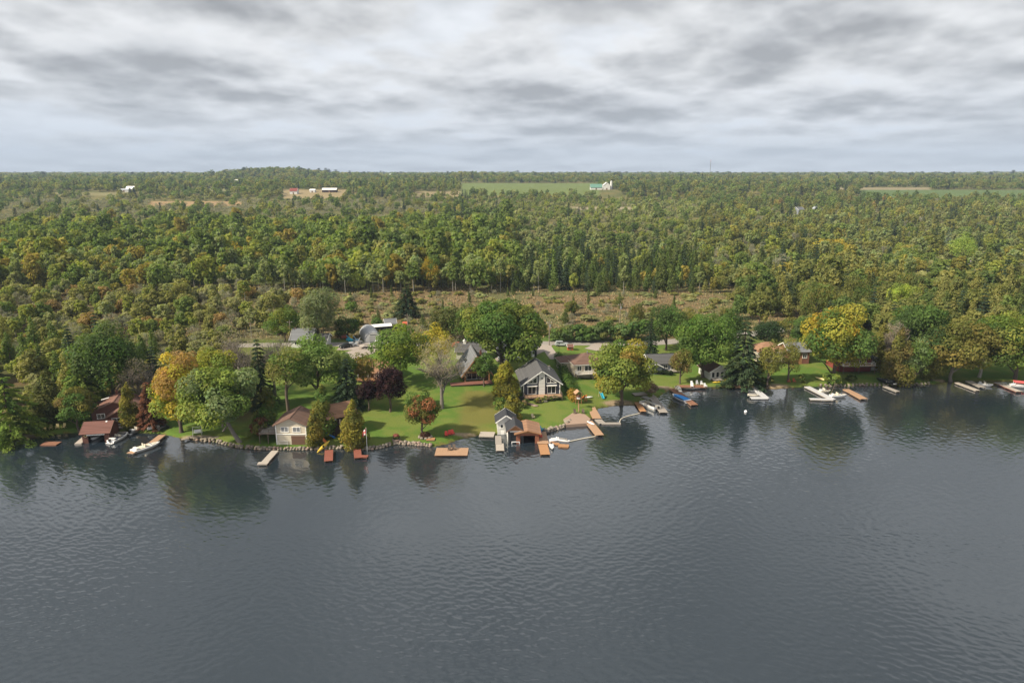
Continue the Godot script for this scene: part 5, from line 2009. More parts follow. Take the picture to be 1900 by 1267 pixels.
	kayak("red kayak lying on the lawn of the brown bank deck", Vector3(60.59, 0.93, -203.37), Basis(Vector3.UP, -0.95) * Basis(Vector3.RIGHT, 0.5), 4.2, "pink_red")
	kayak("white paddle board propped by the small white cottage", Vector3(63.53, 1.16, -200.90), Basis(Vector3.UP, -0.6) * Basis(Vector3.BACK, -0.5) * Basis(Vector3.RIGHT, 0.8), 3.2, "white", "paddle_board")
	kayak("orange and yellow kayak lying at the bank by the small white cottage", Vector3(62.01, 0.72, -197.28), Basis(Vector3.UP, 0.2), 3.2, "yellow")
	kayak("white paddle board lying on the long cedar dock", Vector3(19.89, 0.66, -162.65), Basis(Vector3.UP, -1.0), 3.0, "white", "paddle_board")
	kayak("pale yellow canoe leaning on the bank under the golden maple", Vector3(94.79, 1.00, -199.73), Basis(Vector3.UP, -1.05) * Basis(Vector3.RIGHT, 0.6), 4.6, "pale_yellow", "canoe")
	# swim lines and buoys
	swim_line("pale float line from the jet ski dock to the long cedar dock", [Vector3(13.06, 0.10, -151.88), Vector3(16.85, 0.10, -153.92), Vector3(20.82, 0.10, -155.66)])
	swim_line("curved pale float line from the grey angled float to the orange dock", [Vector3(27.67, 0.10, -165.30), Vector3(28.46, 0.10, -167.68), Vector3(30.47, 0.10, -169.71), Vector3(33.97, 0.10, -171.79)])
	t = thing("mooring_buoy", "white round mooring buoy alone on the dark water", "buoy", Vector3(62.59, 0.00, -172.92))
	s = Shape.new()
	s.blob(Vector3(0, 0.2, 0), Vector3(0.42, 0.42, 0.42), rng, 0.02)
	part(t, "ball", s, M.white)
	ring(t, "collar", Vector3(0, 0.1, 0), 0.3, M.blue)


func swim_line(label: String, pts: Array) -> void:
	var t := thing("swim_line", label, "float line", pts[0])
	var s := Shape.new()
	var q := []
	var r := []
	for k in pts.size() - 1:
		for e in 6:
			q.append(pts[k].cubic_interpolate(pts[k + 1], pts[maxi(k - 1, 0)], pts[mini(k + 2, pts.size() - 1)], e / 6.0) - pts[0])
			r.append(0.13)
	q.append(pts[-1] - pts[0])
	r.append(0.13)
	s.tube(q, r, 6)
	part(t, "float_tube", s, M.cream_gel)


# ---------------------------------------------------------------- vehicles
func wheels(t: Node3D, xs: Array, half: float, r := 0.36) -> void:
	for x in xs:
		for z in [-half, half]:
			var s := Shape.new()
			s.tube([Vector3(x, r, z - 0.12), Vector3(x, r, z + 0.12)], [r, r], 12)
			var w := part(t, "wheel", s, M.rubber)
			s = Shape.new()
			s.tube([Vector3(x, r, z - 0.13), Vector3(x, r, z + 0.13)], [r * 0.55, r * 0.55], 10)
			part(w, "rim", s, M.metal)


func car(label: String, at: Vector3, turn: float, m: String, style := "suv") -> void:
	var t := thing("pickup_truck" if style == "pickup" else "parked_car", label, "truck" if style == "pickup" else "car", at, turn)
	var body := [Vector2(-2.3, 0.35), Vector2(2.25, 0.35), Vector2(2.3, 0.75), Vector2(2.15, 0.98), Vector2(1.05, 1.06), Vector2(-2.2, 1.06), Vector2(-2.32, 0.7)]
	var cabin := [Vector2(-2.15, 1.06), Vector2(1.05, 1.06), Vector2(0.35, 1.68), Vector2(-1.9, 1.70)]
	if style == "pickup":
		body = [Vector2(-2.8, 0.45), Vector2(2.75, 0.45), Vector2(2.8, 0.95), Vector2(2.6, 1.12), Vector2(1.3, 1.18), Vector2(-2.8, 1.12)]
		cabin = [Vector2(-0.9, 1.14), Vector2(1.35, 1.17), Vector2(0.7, 1.85), Vector2(-0.7, 1.86)]
	if style == "sedan":
		cabin = [Vector2(-1.7, 1.06), Vector2(1.1, 1.06), Vector2(0.35, 1.48), Vector2(-1.0, 1.48)]
	var s := Shape.new()
	s.prism(body, -0.92, 0.92)
	part(t, "body", s, M[m])
	s = Shape.new()
	s.prism(cabin, -0.80, 0.80)
	var roof := part(t, "cabin", s, M[m])
	for z in [-0.81, 0.79]:
		s = Shape.new()
		var q := []
		var mid := Vector2.ZERO
		for p in cabin: mid += p / 4.0
		for p in cabin: q.append(mid + (p - mid) * Vector2(0.86, 0.74))
		s.prism(q, z, z + 0.02)
		part(roof, "side_window", s, M.pane)
	s = Shape.new()
	var a: Vector2 = cabin[1]
	var b: Vector2 = cabin[2]
	s.bar(Vector3(lerpf(a.x, b.x, 0.1) + 0.03, lerpf(a.y, b.y, 0.1), 0), Vector3(lerpf(a.x, b.x, 0.9) + 0.03, lerpf(a.y, b.y, 0.9), 0), 1.4, 0.03)
	part(roof, "windshield", s, M.pane)
	if style == "pickup":
		s = Shape.new()
		s.box(Vector3(-1.85, 1.15, 0), Vector3(1.7, 0.06, 1.5))
		part(t, "bed_liner", s, M.black)
	for z in [-0.65, 0.65]:
		s = Shape.new()
		s.box(Vector3(body[2].x - 0.02, 0.8, z), Vector3(0.08, 0.16, 0.34))
		part(t, "headlight", s, M.trim)
	wheels(t, [-1.45, 1.45] if style != "pickup" else [-1.8, 1.75], 0.86)


func vehicles() -> void:
	car("silver sport utility vehicle driving on the road behind the charcoal cottage", Vector3(17.59, 2.73, -234.89), 0.0, "silver_paint")
	car("white pickup truck parked in front of the quonset hut", Vector3(-47.84, 2.77, -235.12), 0.15, "white_gel", "pickup")
	car("pale blue car parked nose out at the gravel yard's west edge", Vector3(-57.05, 2.77, -233.57), 3.6, "silver_paint", "sedan")
	car("dark car parked beside the pale blue car in the gravel yard", Vector3(-58.42, 2.75, -232.11), 3.9, "black_paint", "sedan")
	car("white car parked under the big maple by the dark garage", Vector3(-2.30, 2.71, -215.84), 0.2, "white_gel", "sedan")
	car("red car parked behind the white garage", Vector3(-19.02, 2.75, -233.65), 0.1, "red", "sedan")
	car("grey van like car at the corner of the dark garage", Vector3(5.78, 2.75, -221.15), 0.1, "blue_paint")
	var t := thing("flat_trailer", "long tan flatbed trailer parked on the gravel by the white pickup", "trailer", Vector3(-50.12, 2.77, -231.27), 0.05)
	var s := Shape.new()
	s.box(Vector3(0, 0.75, 0), Vector3(6.5, 0.18, 2.2))
	part(t, "bed", s, M.deck_pale)
	s = Shape.new()
	s.bar(Vector3(3.2, 0.68, 0), Vector3(4.6, 0.6, 0), 0.12, 0.12)
	part(t, "tongue", s, M.black)
	for z in [-1.08, 1.08]:
		s = Shape.new()
		s.box(Vector3(-0.6, 0.9, z), Vector3(2.2, 0.14, 0.3))
		part(t, "fender", s, M.black)
	wheels(t, [-1.1, -0.2], 1.0, 0.34)
	# scrap and machines beside the hut
	var heap := [["yellow", "yellow digger bucket lying in the scrap yard beside the hut", Vector3(-59.57, 2.65, -246.24)], ["rust_red", "rust red machine frame in the scrap yard beside the hut", Vector3(-61.97, 2.65, -246.24)], ["teal", "teal tarpaulin bundle in the scrap yard beside the hut", Vector3(-59.02, 2.65, -241.22)], ["blue_paint", "pale blue tank in the scrap yard beside the hut", Vector3(-56.68, 2.65, -240.40)], ["metal", "grey metal frame leaning in the scrap yard beside the hut", Vector3(-54.98, 2.65, -237.98)]]
	for h in heap:
		var o := thing("scrap_item", h[1], "scrap", h[2], rng.randf() * TAU)
		s = Shape.new()
		s.hexa(Vector3(0, 0.7, 0), Vector3(2.4, 0.9, 1.3), Basis(Vector3.BACK, rng.randf_range(-0.3, 0.3)))
		part(o, "body", s, M[h[0]])
		s = Shape.new()
		s.bar(Vector3(-0.8, 0.9, 0.2), Vector3(1.3, 2.2, -0.3), 0.2, 0.2)
		part(o, "arm", s, M[h[0]])
		wheels(o, [-0.7, 0.7], 0.6, 0.3)
	t = thing("fuel_tank", "orange red tank on a stand at the edge of the brown meadow", "tank", Vector3(-42.35, 2.65, -264.50))
	s = Shape.new()
	s.tube([Vector3(-1.0, 1.7, 0), Vector3(1.0, 1.7, 0)], [0.8, 0.8], 12)
	part(t, "drum", s, M.rust_red)
	for x in [-0.7, 0.7]:
		s = Shape.new()
		s.box(Vector3(x, 0.6, 0), Vector3(0.15, 1.2, 1.0))
		part(t, "leg", s, M.timber)
	runabout("boat under a pale tarpaulin parked on the grass by the dark garage", Vector3(1.23, 2.80, -215.52), 0.1, 5.5, 2.2, {"cover": "white"})


# ---------------------------------------------------------------- trees of the lots
func yard_trees() -> void:
	var G1 := Color(0.142, 0.217, 0.051)
	var G2 := Color(0.106, 0.175, 0.043)
	var DK := Color(0.071, 0.119, 0.035)
	var LG := Color(0.241, 0.294, 0.065)
	var YG := Color(0.341, 0.336, 0.058)
	var YE := Color(0.472, 0.383, 0.053)
	var OR := Color(0.425, 0.264, 0.083)
	var RD := Color(0.496, 0.132, 0.068)
	var OL := Color(0.206, 0.203, 0.052)
	var CE := Color(0.163, 0.168, 0.041)
	var SV := Color(0.213, 0.280, 0.123)
	var PU := Color(0.039, 0.018, 0.023)
	var GY := Color(0.355, 0.301, 0.246)
	var SP := Color(0.050, 0.084, 0.049)
	var RU := Color(0.224, 0.099, 0.060)
	tree("white_pine", "broad bright green white pine at the western water's edge", "pine", Vector3(-119.79, 0.61, -153.33), 15.9, 18.1, [[Color(0.213, 0.294, 0.058), 2.0], [Color(0.284, 0.336, 0.072), 1.0], [G2, 1.0]], {"n": 5500})
	tree("cedar_tree", "brownish olive cedar behind the yellow chairs", "cedar", Vector3(-116.75, 0.86, -162.51), 13.1, 9.5, [[Color(0.142, 0.147, 0.043), 2.0], [Color(0.099, 0.112, 0.036), 1.0]])
	tree("white_pine", "bright feathery white pine behind the brown cottage", "pine", Vector3(-112.35, 1.01, -170.09), 16.1, 16.3, [[Color(0.199, 0.280, 0.065), 2.0], [G1, 1.0], [LG, 0.6]], {"n": 5000})
	tree("broadleaf_tree", "small tree with orange tinged side beside the maroon boathouse", "broad", Vector3(-107.22, 0.13, -158.79), 10.6, 9.3, [[OL, 2.4], [G2, 1.2], [Color(0.283, 0.198, 0.075), 0.4]], {"foot": 2.2})
	tree("broadleaf_tree", "big dense dark green tree behind the brown cottage", "broad", Vector3(-106.95, 1.10, -174.12), 21.9, 16.2, [[Color(0.121, 0.175, 0.058), 2.0], [G2, 1.0], [DK, 0.7]], {"n": 5200})
	tree("cedar_tree", "golden olive cedar beside the brown cottage's porch", "cedar", Vector3(-95.12, 0.63, -160.46), 10.9, 5.7, [[Color(0.241, 0.217, 0.043), 2.0], [CE, 1.0]])
	tree("spruce_tree", "rust brown dying spruce beside the aluminium boat", "spruce", Vector3(-89.98, 0.65, -160.40), 11.9, 7.8, [[RU, 2.0], [Color(0.165, 0.079, 0.053), 1.0]])
	tree("bare_tree", "bare grey tree between the dark green tree and the orange maple", "bare", Vector3(-98.71, 1.01, -172.20), 15.8, 8.9, [[GY, 1.0]])
	tree("spruce_tree", "slim blue green spruce behind the orange maple", "spruce", Vector3(-98.15, 1.23, -178.22), 14.8, 4.7, [[Color(0.085, 0.119, 0.087), 1.0]])
	tree("maple_tree", "yellow and orange maple by the long pale dock", "broad", Vector3(-80.89, 0.63, -156.81), 19.4, 13.7, [[YE, 2.0], [YG, 1.6], [LG, 0.8]], {"top": [[OR, 2.0], [YE, 1.0]], "n": 5200, "foot": 1.5})
	tree("maple_tree", "large silver green maple with a leaning pale trunk at the water", "broad", Vector3(-68.30, 0.54, -151.46), 19.3, 16.3, [[SV, 2.2], [G1, 1.6], [LG, 0.7]], {"top": [[LG, 1.0], [SV, 1.0]], "n": 6500, "foot": 3.0, "bark": "bark_grey", "lean": Vector3(4.2, 0, 1.0)})
	tree("maple_tree", "yellow green maple rising behind the silver green maple", "broad", Vector3(-76.06, 1.05, -167.12), 19.2, 11.2, [[LG, 2.0], [YG, 1.6]], {"n": 3600})
	tree("bare_tree", "wide bare grey tree behind the yellow green maple", "bare", Vector3(-75.69, 1.57, -181.88), 21.9, 16.6, [[GY, 1.0]], {"n": 2600})
	tree("bare_tree", "bare twiggy grey tree beside the dark spruce", "bare", Vector3(-66.23, 1.68, -181.55), 20.2, 10.5, [[Color(0.312, 0.294, 0.189), 1.0]], {"n": 2000})
	tree("spruce_tree", "dark green spruce behind the yellow green maple", "spruce", Vector3(-66.94, 1.38, -173.33), 19.1, 9.5, [[SP, 2.0], [Color(0.071, 0.084, 0.036), 1.0]])
	tree("broadleaf_tree", "thin crowned tall tree with slim trunk on the bright lawn", "broad", Vector3(-58.45, 1.31, -168.86), 17.7, 9.9, [[Color(0.227, 0.231, 0.072), 2.0], [G1, 1.0]], {"foot": 7.0, "n": 1900})
	tree("cedar_tree", "mossy cedar behind the deck of the beige boathouse", "cedar", Vector3(-59.28, 0.88, -156.87), 11.0, 7.6, [[CE, 1.0], [G2, 0.6]])
	tree("shrub", "reddish brown shrub beside the beige boathouse deck", "shrub", Vector3(-60.28, 0.74, -153.01), 5.3, 4.6, [[RU, 1.0], [OL, 0.8]])
	tree("cedar_tree", "tall green cedar beside the beige boathouse", "cedar", Vector3(-45.41, 0.80, -154.25), 12.6, 7.8, [[Color(0.177, 0.189, 0.043), 2.0], [G2, 1.0]])
	tree("cedar_tree", "small golden cedar at the beige boathouse corner", "cedar", Vector3(-45.67, 0.56, -148.14), 8.5, 4.3, [[Color(0.256, 0.217, 0.043), 1.0], [CE, 1.0]])
	tree("maple_tree", "spreading light green maple on the lawn behind the boathouses", "broad", Vector3(-52.67, 1.61, -177.11), 17.2, 17.4, [[Color(0.220, 0.280, 0.087), 2.0], [G1, 1.4]], {"n": 5400, "foot": 3.5})
	tree("spruce_tree", "dark blue green spruce beside the light green maple", "spruce", Vector3(-43.53, 1.41, -171.93), 14.1, 10.3, [[SP, 1.4], [Color(0.078, 0.119, 0.065), 1.0]])
	tree("birch_tree", "yellowing birch beside the tan roofed cottage", "broad", Vector3(-41.93, 1.86, -184.87), 11.5, 7.3, [[Color(0.355, 0.280, 0.072), 2.0], [OL, 1.0]], {"foot": 2.5, "n": 1700, "bark": "bark_pale"})
	tree("purple_maple", "larger dark purple maple on the open lawn", "broad", Vector3(-31.96, 1.33, -169.62), 12.8, 8.2, [[PU, 2.0], [Color(0.058, 0.029, 0.029), 1.0]], {"foot": 2.2, "n": 3200})
	tree("purple_maple", "smaller dark purple maple on the open lawn", "broad", Vector3(-37.78, 1.35, -170.42), 8.6, 5.7, [[PU, 2.0], [Color(0.052, 0.033, 0.026), 1.0]], {"foot": 1.8, "n": 2200})
	tree("cedar_tree", "bright olive cedar beside the flag pole lawn", "cedar", Vector3(-36.72, 0.46, -148.37), 11.0, 7.0, [[Color(0.270, 0.231, 0.041), 2.0], [CE, 1.2]], {"n": 4200})
	tree("ash_tree", "rounded fresh green tree behind the purple maples", "broad", Vector3(-32.60, 2.11, -191.75), 17.0, 15.5, [[Color(0.170, 0.245, 0.041), 2.0], [G1, 1.0]], {"top": [[Color(0.241, 0.280, 0.043), 1.0], [G1, 1.0]], "n": 4800})
	tree("willow_tree", "tall half bare grey willow in the middle of the lawn", "willow", Vector3(-18.63, 1.36, -172.08), 20.8, 13.2, [[Color(0.426, 0.364, 0.261), 3.0], [Color(0.426, 0.364, 0.102), 0.9], [GY, 1.5]], {"n": 3600})
	tree("maple_tree", "golden yellow tree top behind the grey willow", "broad", Vector3(-22.36, 2.42, -203.06), 14.9, 9.3, [[YE, 2.0], [YG, 0.5]], {"n": 2200})
	tree("maple_tree", "small maple with reddish side over the fire pit", "broad", Vector3(-21.57, 0.72, -154.44), 11.1, 8.6, [[Color(0.170, 0.175, 0.046), 2.0], [G2, 1.0], [Color(0.354, 0.158, 0.075), 0.3]], {"foot": 2.0, "n": 3200})
	tree("maple_tree", "huge dense green maple between the slate cabin and the charcoal cottage", "broad", Vector3(-3.33, 2.15, -202.77), 22.9, 25.3, [[Color(0.149, 0.203, 0.043), 2.0], [G2, 1.5], [Color(0.199, 0.231, 0.051), 0.8]], {"n": 7500, "foot": 4.5})
	tree("broadleaf_tree", "slender fresh green tree in front of the slate cabin", "broad", Vector3(-8.17, 1.75, -190.28), 9.8, 5.7, [[Color(0.128, 0.210, 0.051), 2.0], [G2, 1.0]], {"foot": 2.0, "n": 2000})
	tree("cedar_tree", "broad golden green cedar left of the charcoal cottage's deck", "cedar", Vector3(-1.79, 1.36, -180.14), 10.5, 8.7, [[Color(0.284, 0.259, 0.036), 2.0], [CE, 0.8]], {"n": 4600})
	tree("cedar_tree", "small yellow green cedar above the twin boathouses", "cedar", Vector3(0.28, 0.84, -165.28), 6.5, 6.4, [[Color(0.284, 0.252, 0.043), 2.0], [CE, 0.8]], {"n": 2800})
	tree("shrub", "rounded green shrub beside the golden green cedar", "shrub", Vector3(-2.97, 1.00, -169.72), 4.3, 4.0, [[G1, 1.0], [LG, 0.6]])
	tree("maple_tree", "turning maple with scarlet and orange top at the sand beach", "broad", Vector3(30.25, 0.54, -179.32), 17.1, 17.6, [[Color(0.227, 0.252, 0.051), 2.2], [Color(0.312, 0.280, 0.051), 1.4], [G1, 0.9]], {"top": [[Color(0.42, 0.17, 0.07), 0.6], [Color(0.36, 0.25, 0.06), 0.8], [LG, 1.8]], "n": 6200, "foot": 2.0})
	tree("shrub", "pinkish brown bush at the bank beside the turning maple", "shrub", Vector3(39.38, 0.65, -185.62), 4.1, 4.6, [[Color(0.307, 0.224, 0.165), 1.0]], {"n": 700})
	tree("broadleaf_tree", "little bronze leaved tree on the lawn above the brown angled dock", "broad", Vector3(50.59, 0.63, -196.48), 10.4, 6.8, [[Color(0.213, 0.168, 0.065), 2.0], [OL, 1.0]], {"foot": 2.5, "n": 1700})
	tree("spruce_tree", "dark pointed spruce behind the grey cottage", "spruce", Vector3(46.84, 1.64, -223.88), 13.4, 6.2, [[SP, 1.0]], {"n": 2400})
	tree("broadleaf_tree", "dark rounded tree by the road behind the grey cottage", "broad", Vector3(54.07, 1.84, -231.86), 15.7, 12.9, [[DK, 1.6], [G2, 1.0]], {"n": 3600})
	tree("broadleaf_tree", "big billowing green tree beside the small white cottage", "broad", Vector3(59.06, 0.80, -202.65), 20.4, 17.4, [[Color(0.135, 0.224, 0.046), 2.0], [G1, 1.0], [G2, 0.8]], {"n": 6000, "foot": 1.5})
	tree("broadleaf_tree", "rounded tree behind the billowing green tree", "broad", Vector3(73.60, 1.60, -224.02), 16.3, 10.3, [[G2, 1.0], [DK, 1.0]], {"n": 2600})
	tree("spruce_tree", "tall broad blue green spruce at the water by the tan bank deck", "spruce", Vector3(68.69, 0.35, -195.23), 21.4, 13.2, [[Color(0.071, 0.112, 0.058), 2.0], [Color(0.106, 0.140, 0.065), 1.0]], {"n": 6500})
	tree("broadleaf_tree", "low very dark round tree behind the tan hip roofed cottage", "broad", Vector3(89.14, 1.78, -230.57), 10.4, 10.5, [[Color(0.043, 0.077, 0.032), 1.0]], {"n": 2400})
	tree("broadleaf_tree", "slim olive tree in front of the tan hip roofed cottage", "broad", Vector3(76.07, 0.32, -194.24), 13.8, 7.7, [[OL, 1.6], [Color(0.241, 0.238, 0.058), 1.0]], {"foot": 2.0, "n": 2000})
	tree("broadleaf_tree", "thin leaved young tree beside the red brick cottage", "broad", Vector3(83.80, 0.69, -198.48), 13.7, 6.9, [[OL, 1.0], [Color(0.270, 0.252, 0.072), 1.0]], {"foot": 2.0, "n": 1600})
	tree("broadleaf_tree", "blue green tree behind the golden maple", "broad", Vector3(101.31, 1.59, -225.47), 14.6, 12.9, [[Color(0.121, 0.175, 0.072), 1.0], [G2, 1.0]], {"n": 3200})
	tree("maple_tree", "huge golden and green maple in front of the red cottage", "broad", Vector3(97.60, 0.66, -198.57), 22.9, 20.0, [[Color(0.270, 0.280, 0.051), 1.5], [G2, 1.6], [YE, 0.6]], {"top": [[Color(0.472, 0.343, 0.053), 2.0], [YG, 1.0]], "n": 6800, "foot": 2.0})
	tree("shrub", "low yellow green shrub under the golden maple", "shrub", Vector3(96.23, 0.38, -196.22), 3.9, 5.2, [[LG, 1.0], [G1, 1.0]])
	tree("bare_tree", "pinkish grey dead cedar beside the red cottage", "bare", Vector3(117.18, 0.77, -202.73), 18.8, 7.0, [[Color(0.383, 0.308, 0.261), 1.0]], {"n": 2400})
	tree("cedar_tree", "olive cedar behind the pinkish dead cedar", "cedar", Vector3(116.58, 0.96, -208.02), 15.3, 9.2, [[OL, 1.0], [CE, 1.0]])
	tree("cedar_tree", "brownish cedar at the bank beside the black covered boat", "cedar", Vector3(116.17, 0.42, -197.16), 16.5, 10.1, [[Color(0.185, 0.161, 0.051), 1.0], [OL, 1.0]])
	tree("broadleaf_tree", "small fresh green tree at the bank by the short grey dock", "broad", Vector3(121.50, 0.36, -197.35), 13.7, 8.5, [[G1, 1.0], [SV, 0.5]], {"n": 2200})
	tree("broadleaf_tree", "large dark green tree behind the eastern bank", "broad", Vector3(128.65, 0.91, -208.19), 21.9, 20.2, [[DK, 1.6], [G2, 1.4]], {"n": 5200})
	tree("cedar_tree", "olive cedar beside the large dark green eastern tree", "cedar", Vector3(128.79, 0.64, -200.34), 16.2, 7.9, [[OL, 1.0], [CE, 0.6]])
	tree("broadleaf_tree", "wide olive tree leaning over the water with several pale stems", "broad", Vector3(134.74, -0.00, -200.72), 18.1, 19.5, [[Color(0.213, 0.189, 0.051), 1.6], [OL, 1.4], [LG, 0.4]], {"n": 5600, "foot": 2.0, "bark": "bark_grey"})
	tree("broadleaf_tree", "tall olive tree with slim pale trunks above the skiff dock", "broad", Vector3(145.21, 0.64, -203.19), 18.2, 16.1, [[OL, 1.5], [G2, 0.8]], {"n": 4600, "foot": 3.0, "bark": "bark_pale"})
	tree("maple_tree", "fresh green maple at the eastern water's edge", "broad", Vector3(155.52, 0.60, -202.16), 20.9, 20.0, [[Color(0.170, 0.238, 0.043), 1.6], [Color(0.227, 0.238, 0.051), 1.0]], {"n": 5600, "foot": 2.0})
	# beyond the road
	tree("willow_tree", "silvery willow like tree behind the pale grey roofed house", "broad", Vector3(-69.74, 2.65, -239.59), 19.8, 14.8, [[Color(0.213, 0.245, 0.123), 2.0], [Color(0.142, 0.168, 0.087), 1.0]], {"n": 4600, "foot": 1.0})
	tree("broadleaf_tree", "yellow green tree beside the silvery willow", "broad", Vector3(-82.74, 2.65, -241.22), 13.1, 12.2, [[Color(0.213, 0.231, 0.043), 1.0], [G1, 1.0]], {"n": 2800})
	tree("broadleaf_tree", "dark round tree behind the quonset hut", "broad", Vector3(-60.97, 2.65, -246.24), 8.3, 9.2, [[DK, 1.0], [G2, 1.0]], {"n": 2200, "foot": 0.5})
	tree("shrub", "round green bush behind the quonset hut's ridge", "shrub", Vector3(-53.85, 2.65, -266.46), 3.4, 5.6, [[G2, 1.0]])
	tree("shrub", "single round bush in the middle of the brown meadow", "shrub", Vector3(-71.22, 2.65, -297.24), 4.7, 5.7, [[G1, 1.0]])
	tree("spruce_tree", "broad dark spruce standing alone at the meadow", "spruce", Vector3(-44.85, 2.65, -285.50), 13.7, 13.3, [[Color(0.078, 0.105, 0.043), 1.0], [SP, 1.0]], {"n": 4200})
	tree("broadleaf_tree", "dark hedge tree by the road behind the golden tree top", "broad", Vector3(-23.68, 2.65, -242.87), 12.8, 15.8, [[Color(0.114, 0.126, 0.043), 1.0], [G2, 0.7]], {"n": 3200, "foot": 0.5})
	tree("broadleaf_tree", "leafy tree left of the huge green maple by the road", "broad", Vector3(-15.77, 2.65, -236.39), 15.2, 10.4, [[Color(0.128, 0.147, 0.051), 1.0], [G2, 1.0]], {"n": 2400, "foot": 0.5})
	for k in [[1040, 634, 606, 52], [1078, 633, 604, 58], [1112, 633, 598, 56], [1148, 632, 596, 60], [1182, 632, 598, 50]]:
		pass
	var hedge := [Vector3(16.86, 2.65, -241.22), 5.3, 8.6, Vector3(22.42, 2.65, -242.04), 6.4, 9.8, Vector3(28.32, 2.65, -242.04), 5.3, 9.0, Vector3(33.94, 2.65, -242.87), 7.4, 10.7, Vector3(39.87, 2.64, -242.92), 6.7, 10.3, Vector3(46.53, 2.39, -244.79), 8.1, 9.9]
	for k in hedge.size() / 3:
		tree("roadside_bush", "leafy green bush in the row behind the road", "shrub", hedge[k * 3], hedge[k * 3 + 1], hedge[k * 3 + 2], [[G2, 1.2], [Color(0.170, 0.196, 0.058), 1.0], [Color(0.128, 0.196, 0.072), 0.8]], {"n": 1300, "group": "bushes in the row behind the road"})
	var more := [Vector3(64.66, 2.39, -247.34), 10.7, 12.0, Vector3(106.30, 2.50, -252.09), 6.9, 9.4, Vector3(146.05, 2.65, -285.50), 18.6, 14.3, Vector3(121.92, 2.65, -268.46), 17.8, 14.3, Vector3(163.63, 2.65, -294.82), 13.9, 16.6, Vector3(190.25, 2.65, -320.85), 15.0, 15.9, Vector3(49.55, 2.65, -266.46), 9.3, 6.5, Vector3(25.49, 2.65, -287.78), 6.8, 5.6, Vector3(104.34, 2.65, -294.82), 5.6, 7.1, Vector3(85.69, 2.65, -268.46), 7.3, 5.2]
	for k in more.size() / 3:
		tree("broadleaf_tree", "mossy green tree scattered along the eastern road and meadow", "broad", more[k * 3], more[k * 3 + 1], more[k * 3 + 2], [[OL, 1.0], [Color(0.156, 0.161, 0.051), 1.0], [G2, 0.6]], {"n": 2000, "foot": 0.6, "group": "scattered trees along the eastern road and meadow"})
	tree("broadleaf_tree", "bright lime green tree beside the eastern road", "broad", Vector3(158.01, 2.65, -272.54), 16.8, 13.6, [[Color(0.383, 0.448, 0.072), 1.0], [LG, 1.0]], {"n": 2800})
	tree("broadleaf_tree", "pale lime green tree beside the low slate roofed house", "broad", Vector3(299.98, 2.65, -455.26), 19.7, 18.0, [[Color(0.312, 0.406, 0.087), 1.0]], {"n": 1900})
	tree("spruce_tree", "silvery blue spruce beside the low slate roofed house", "spruce", Vector3(315.96, 2.65, -497.50), 21.8, 9.4, [[Color(0.199, 0.252, 0.246), 1.0]], {"n": 1600})
	tree("spruce_tree", "lone tall dark spruce rising from the scrub beyond the woods", "spruce", Vector3(-32.35, 3.31, -655.44), 23.0, 11.3, [[SP, 1.0]], {"n": 1600})
	tree("maple_tree", "bright golden maple in the middle of the western woods", "broad", Vector3(-175.61, 2.65, -421.83), 18.7, 20.7, [[Color(0.472, 0.356, 0.075), 1.0]], {"n": 2200})
	tree("maple_tree", "pale gold maple at the back of the western woods", "broad", Vector3(-305.98, 2.70, -585.74), 16.3, 26.7, [[Color(0.472, 0.396, 0.135), 1.0]], {"n": 1800})
	tree("maple_tree", "yellow maple standing among the eastern woods", "broad", Vector3(228.64, 2.65, -491.01), 14.9, 21.7, [[Color(0.496, 0.396, 0.060), 1.0]], {"n": 1800})
	tree("maple_tree", "yellow orange maple among the cedars of the woods' edge", "broad", Vector3(-42.11, 2.65, -351.67), 18.2, 10.1, [[Color(0.425, 0.304, 0.045), 1.0], [G1, 0.5]], {"n": 1600})


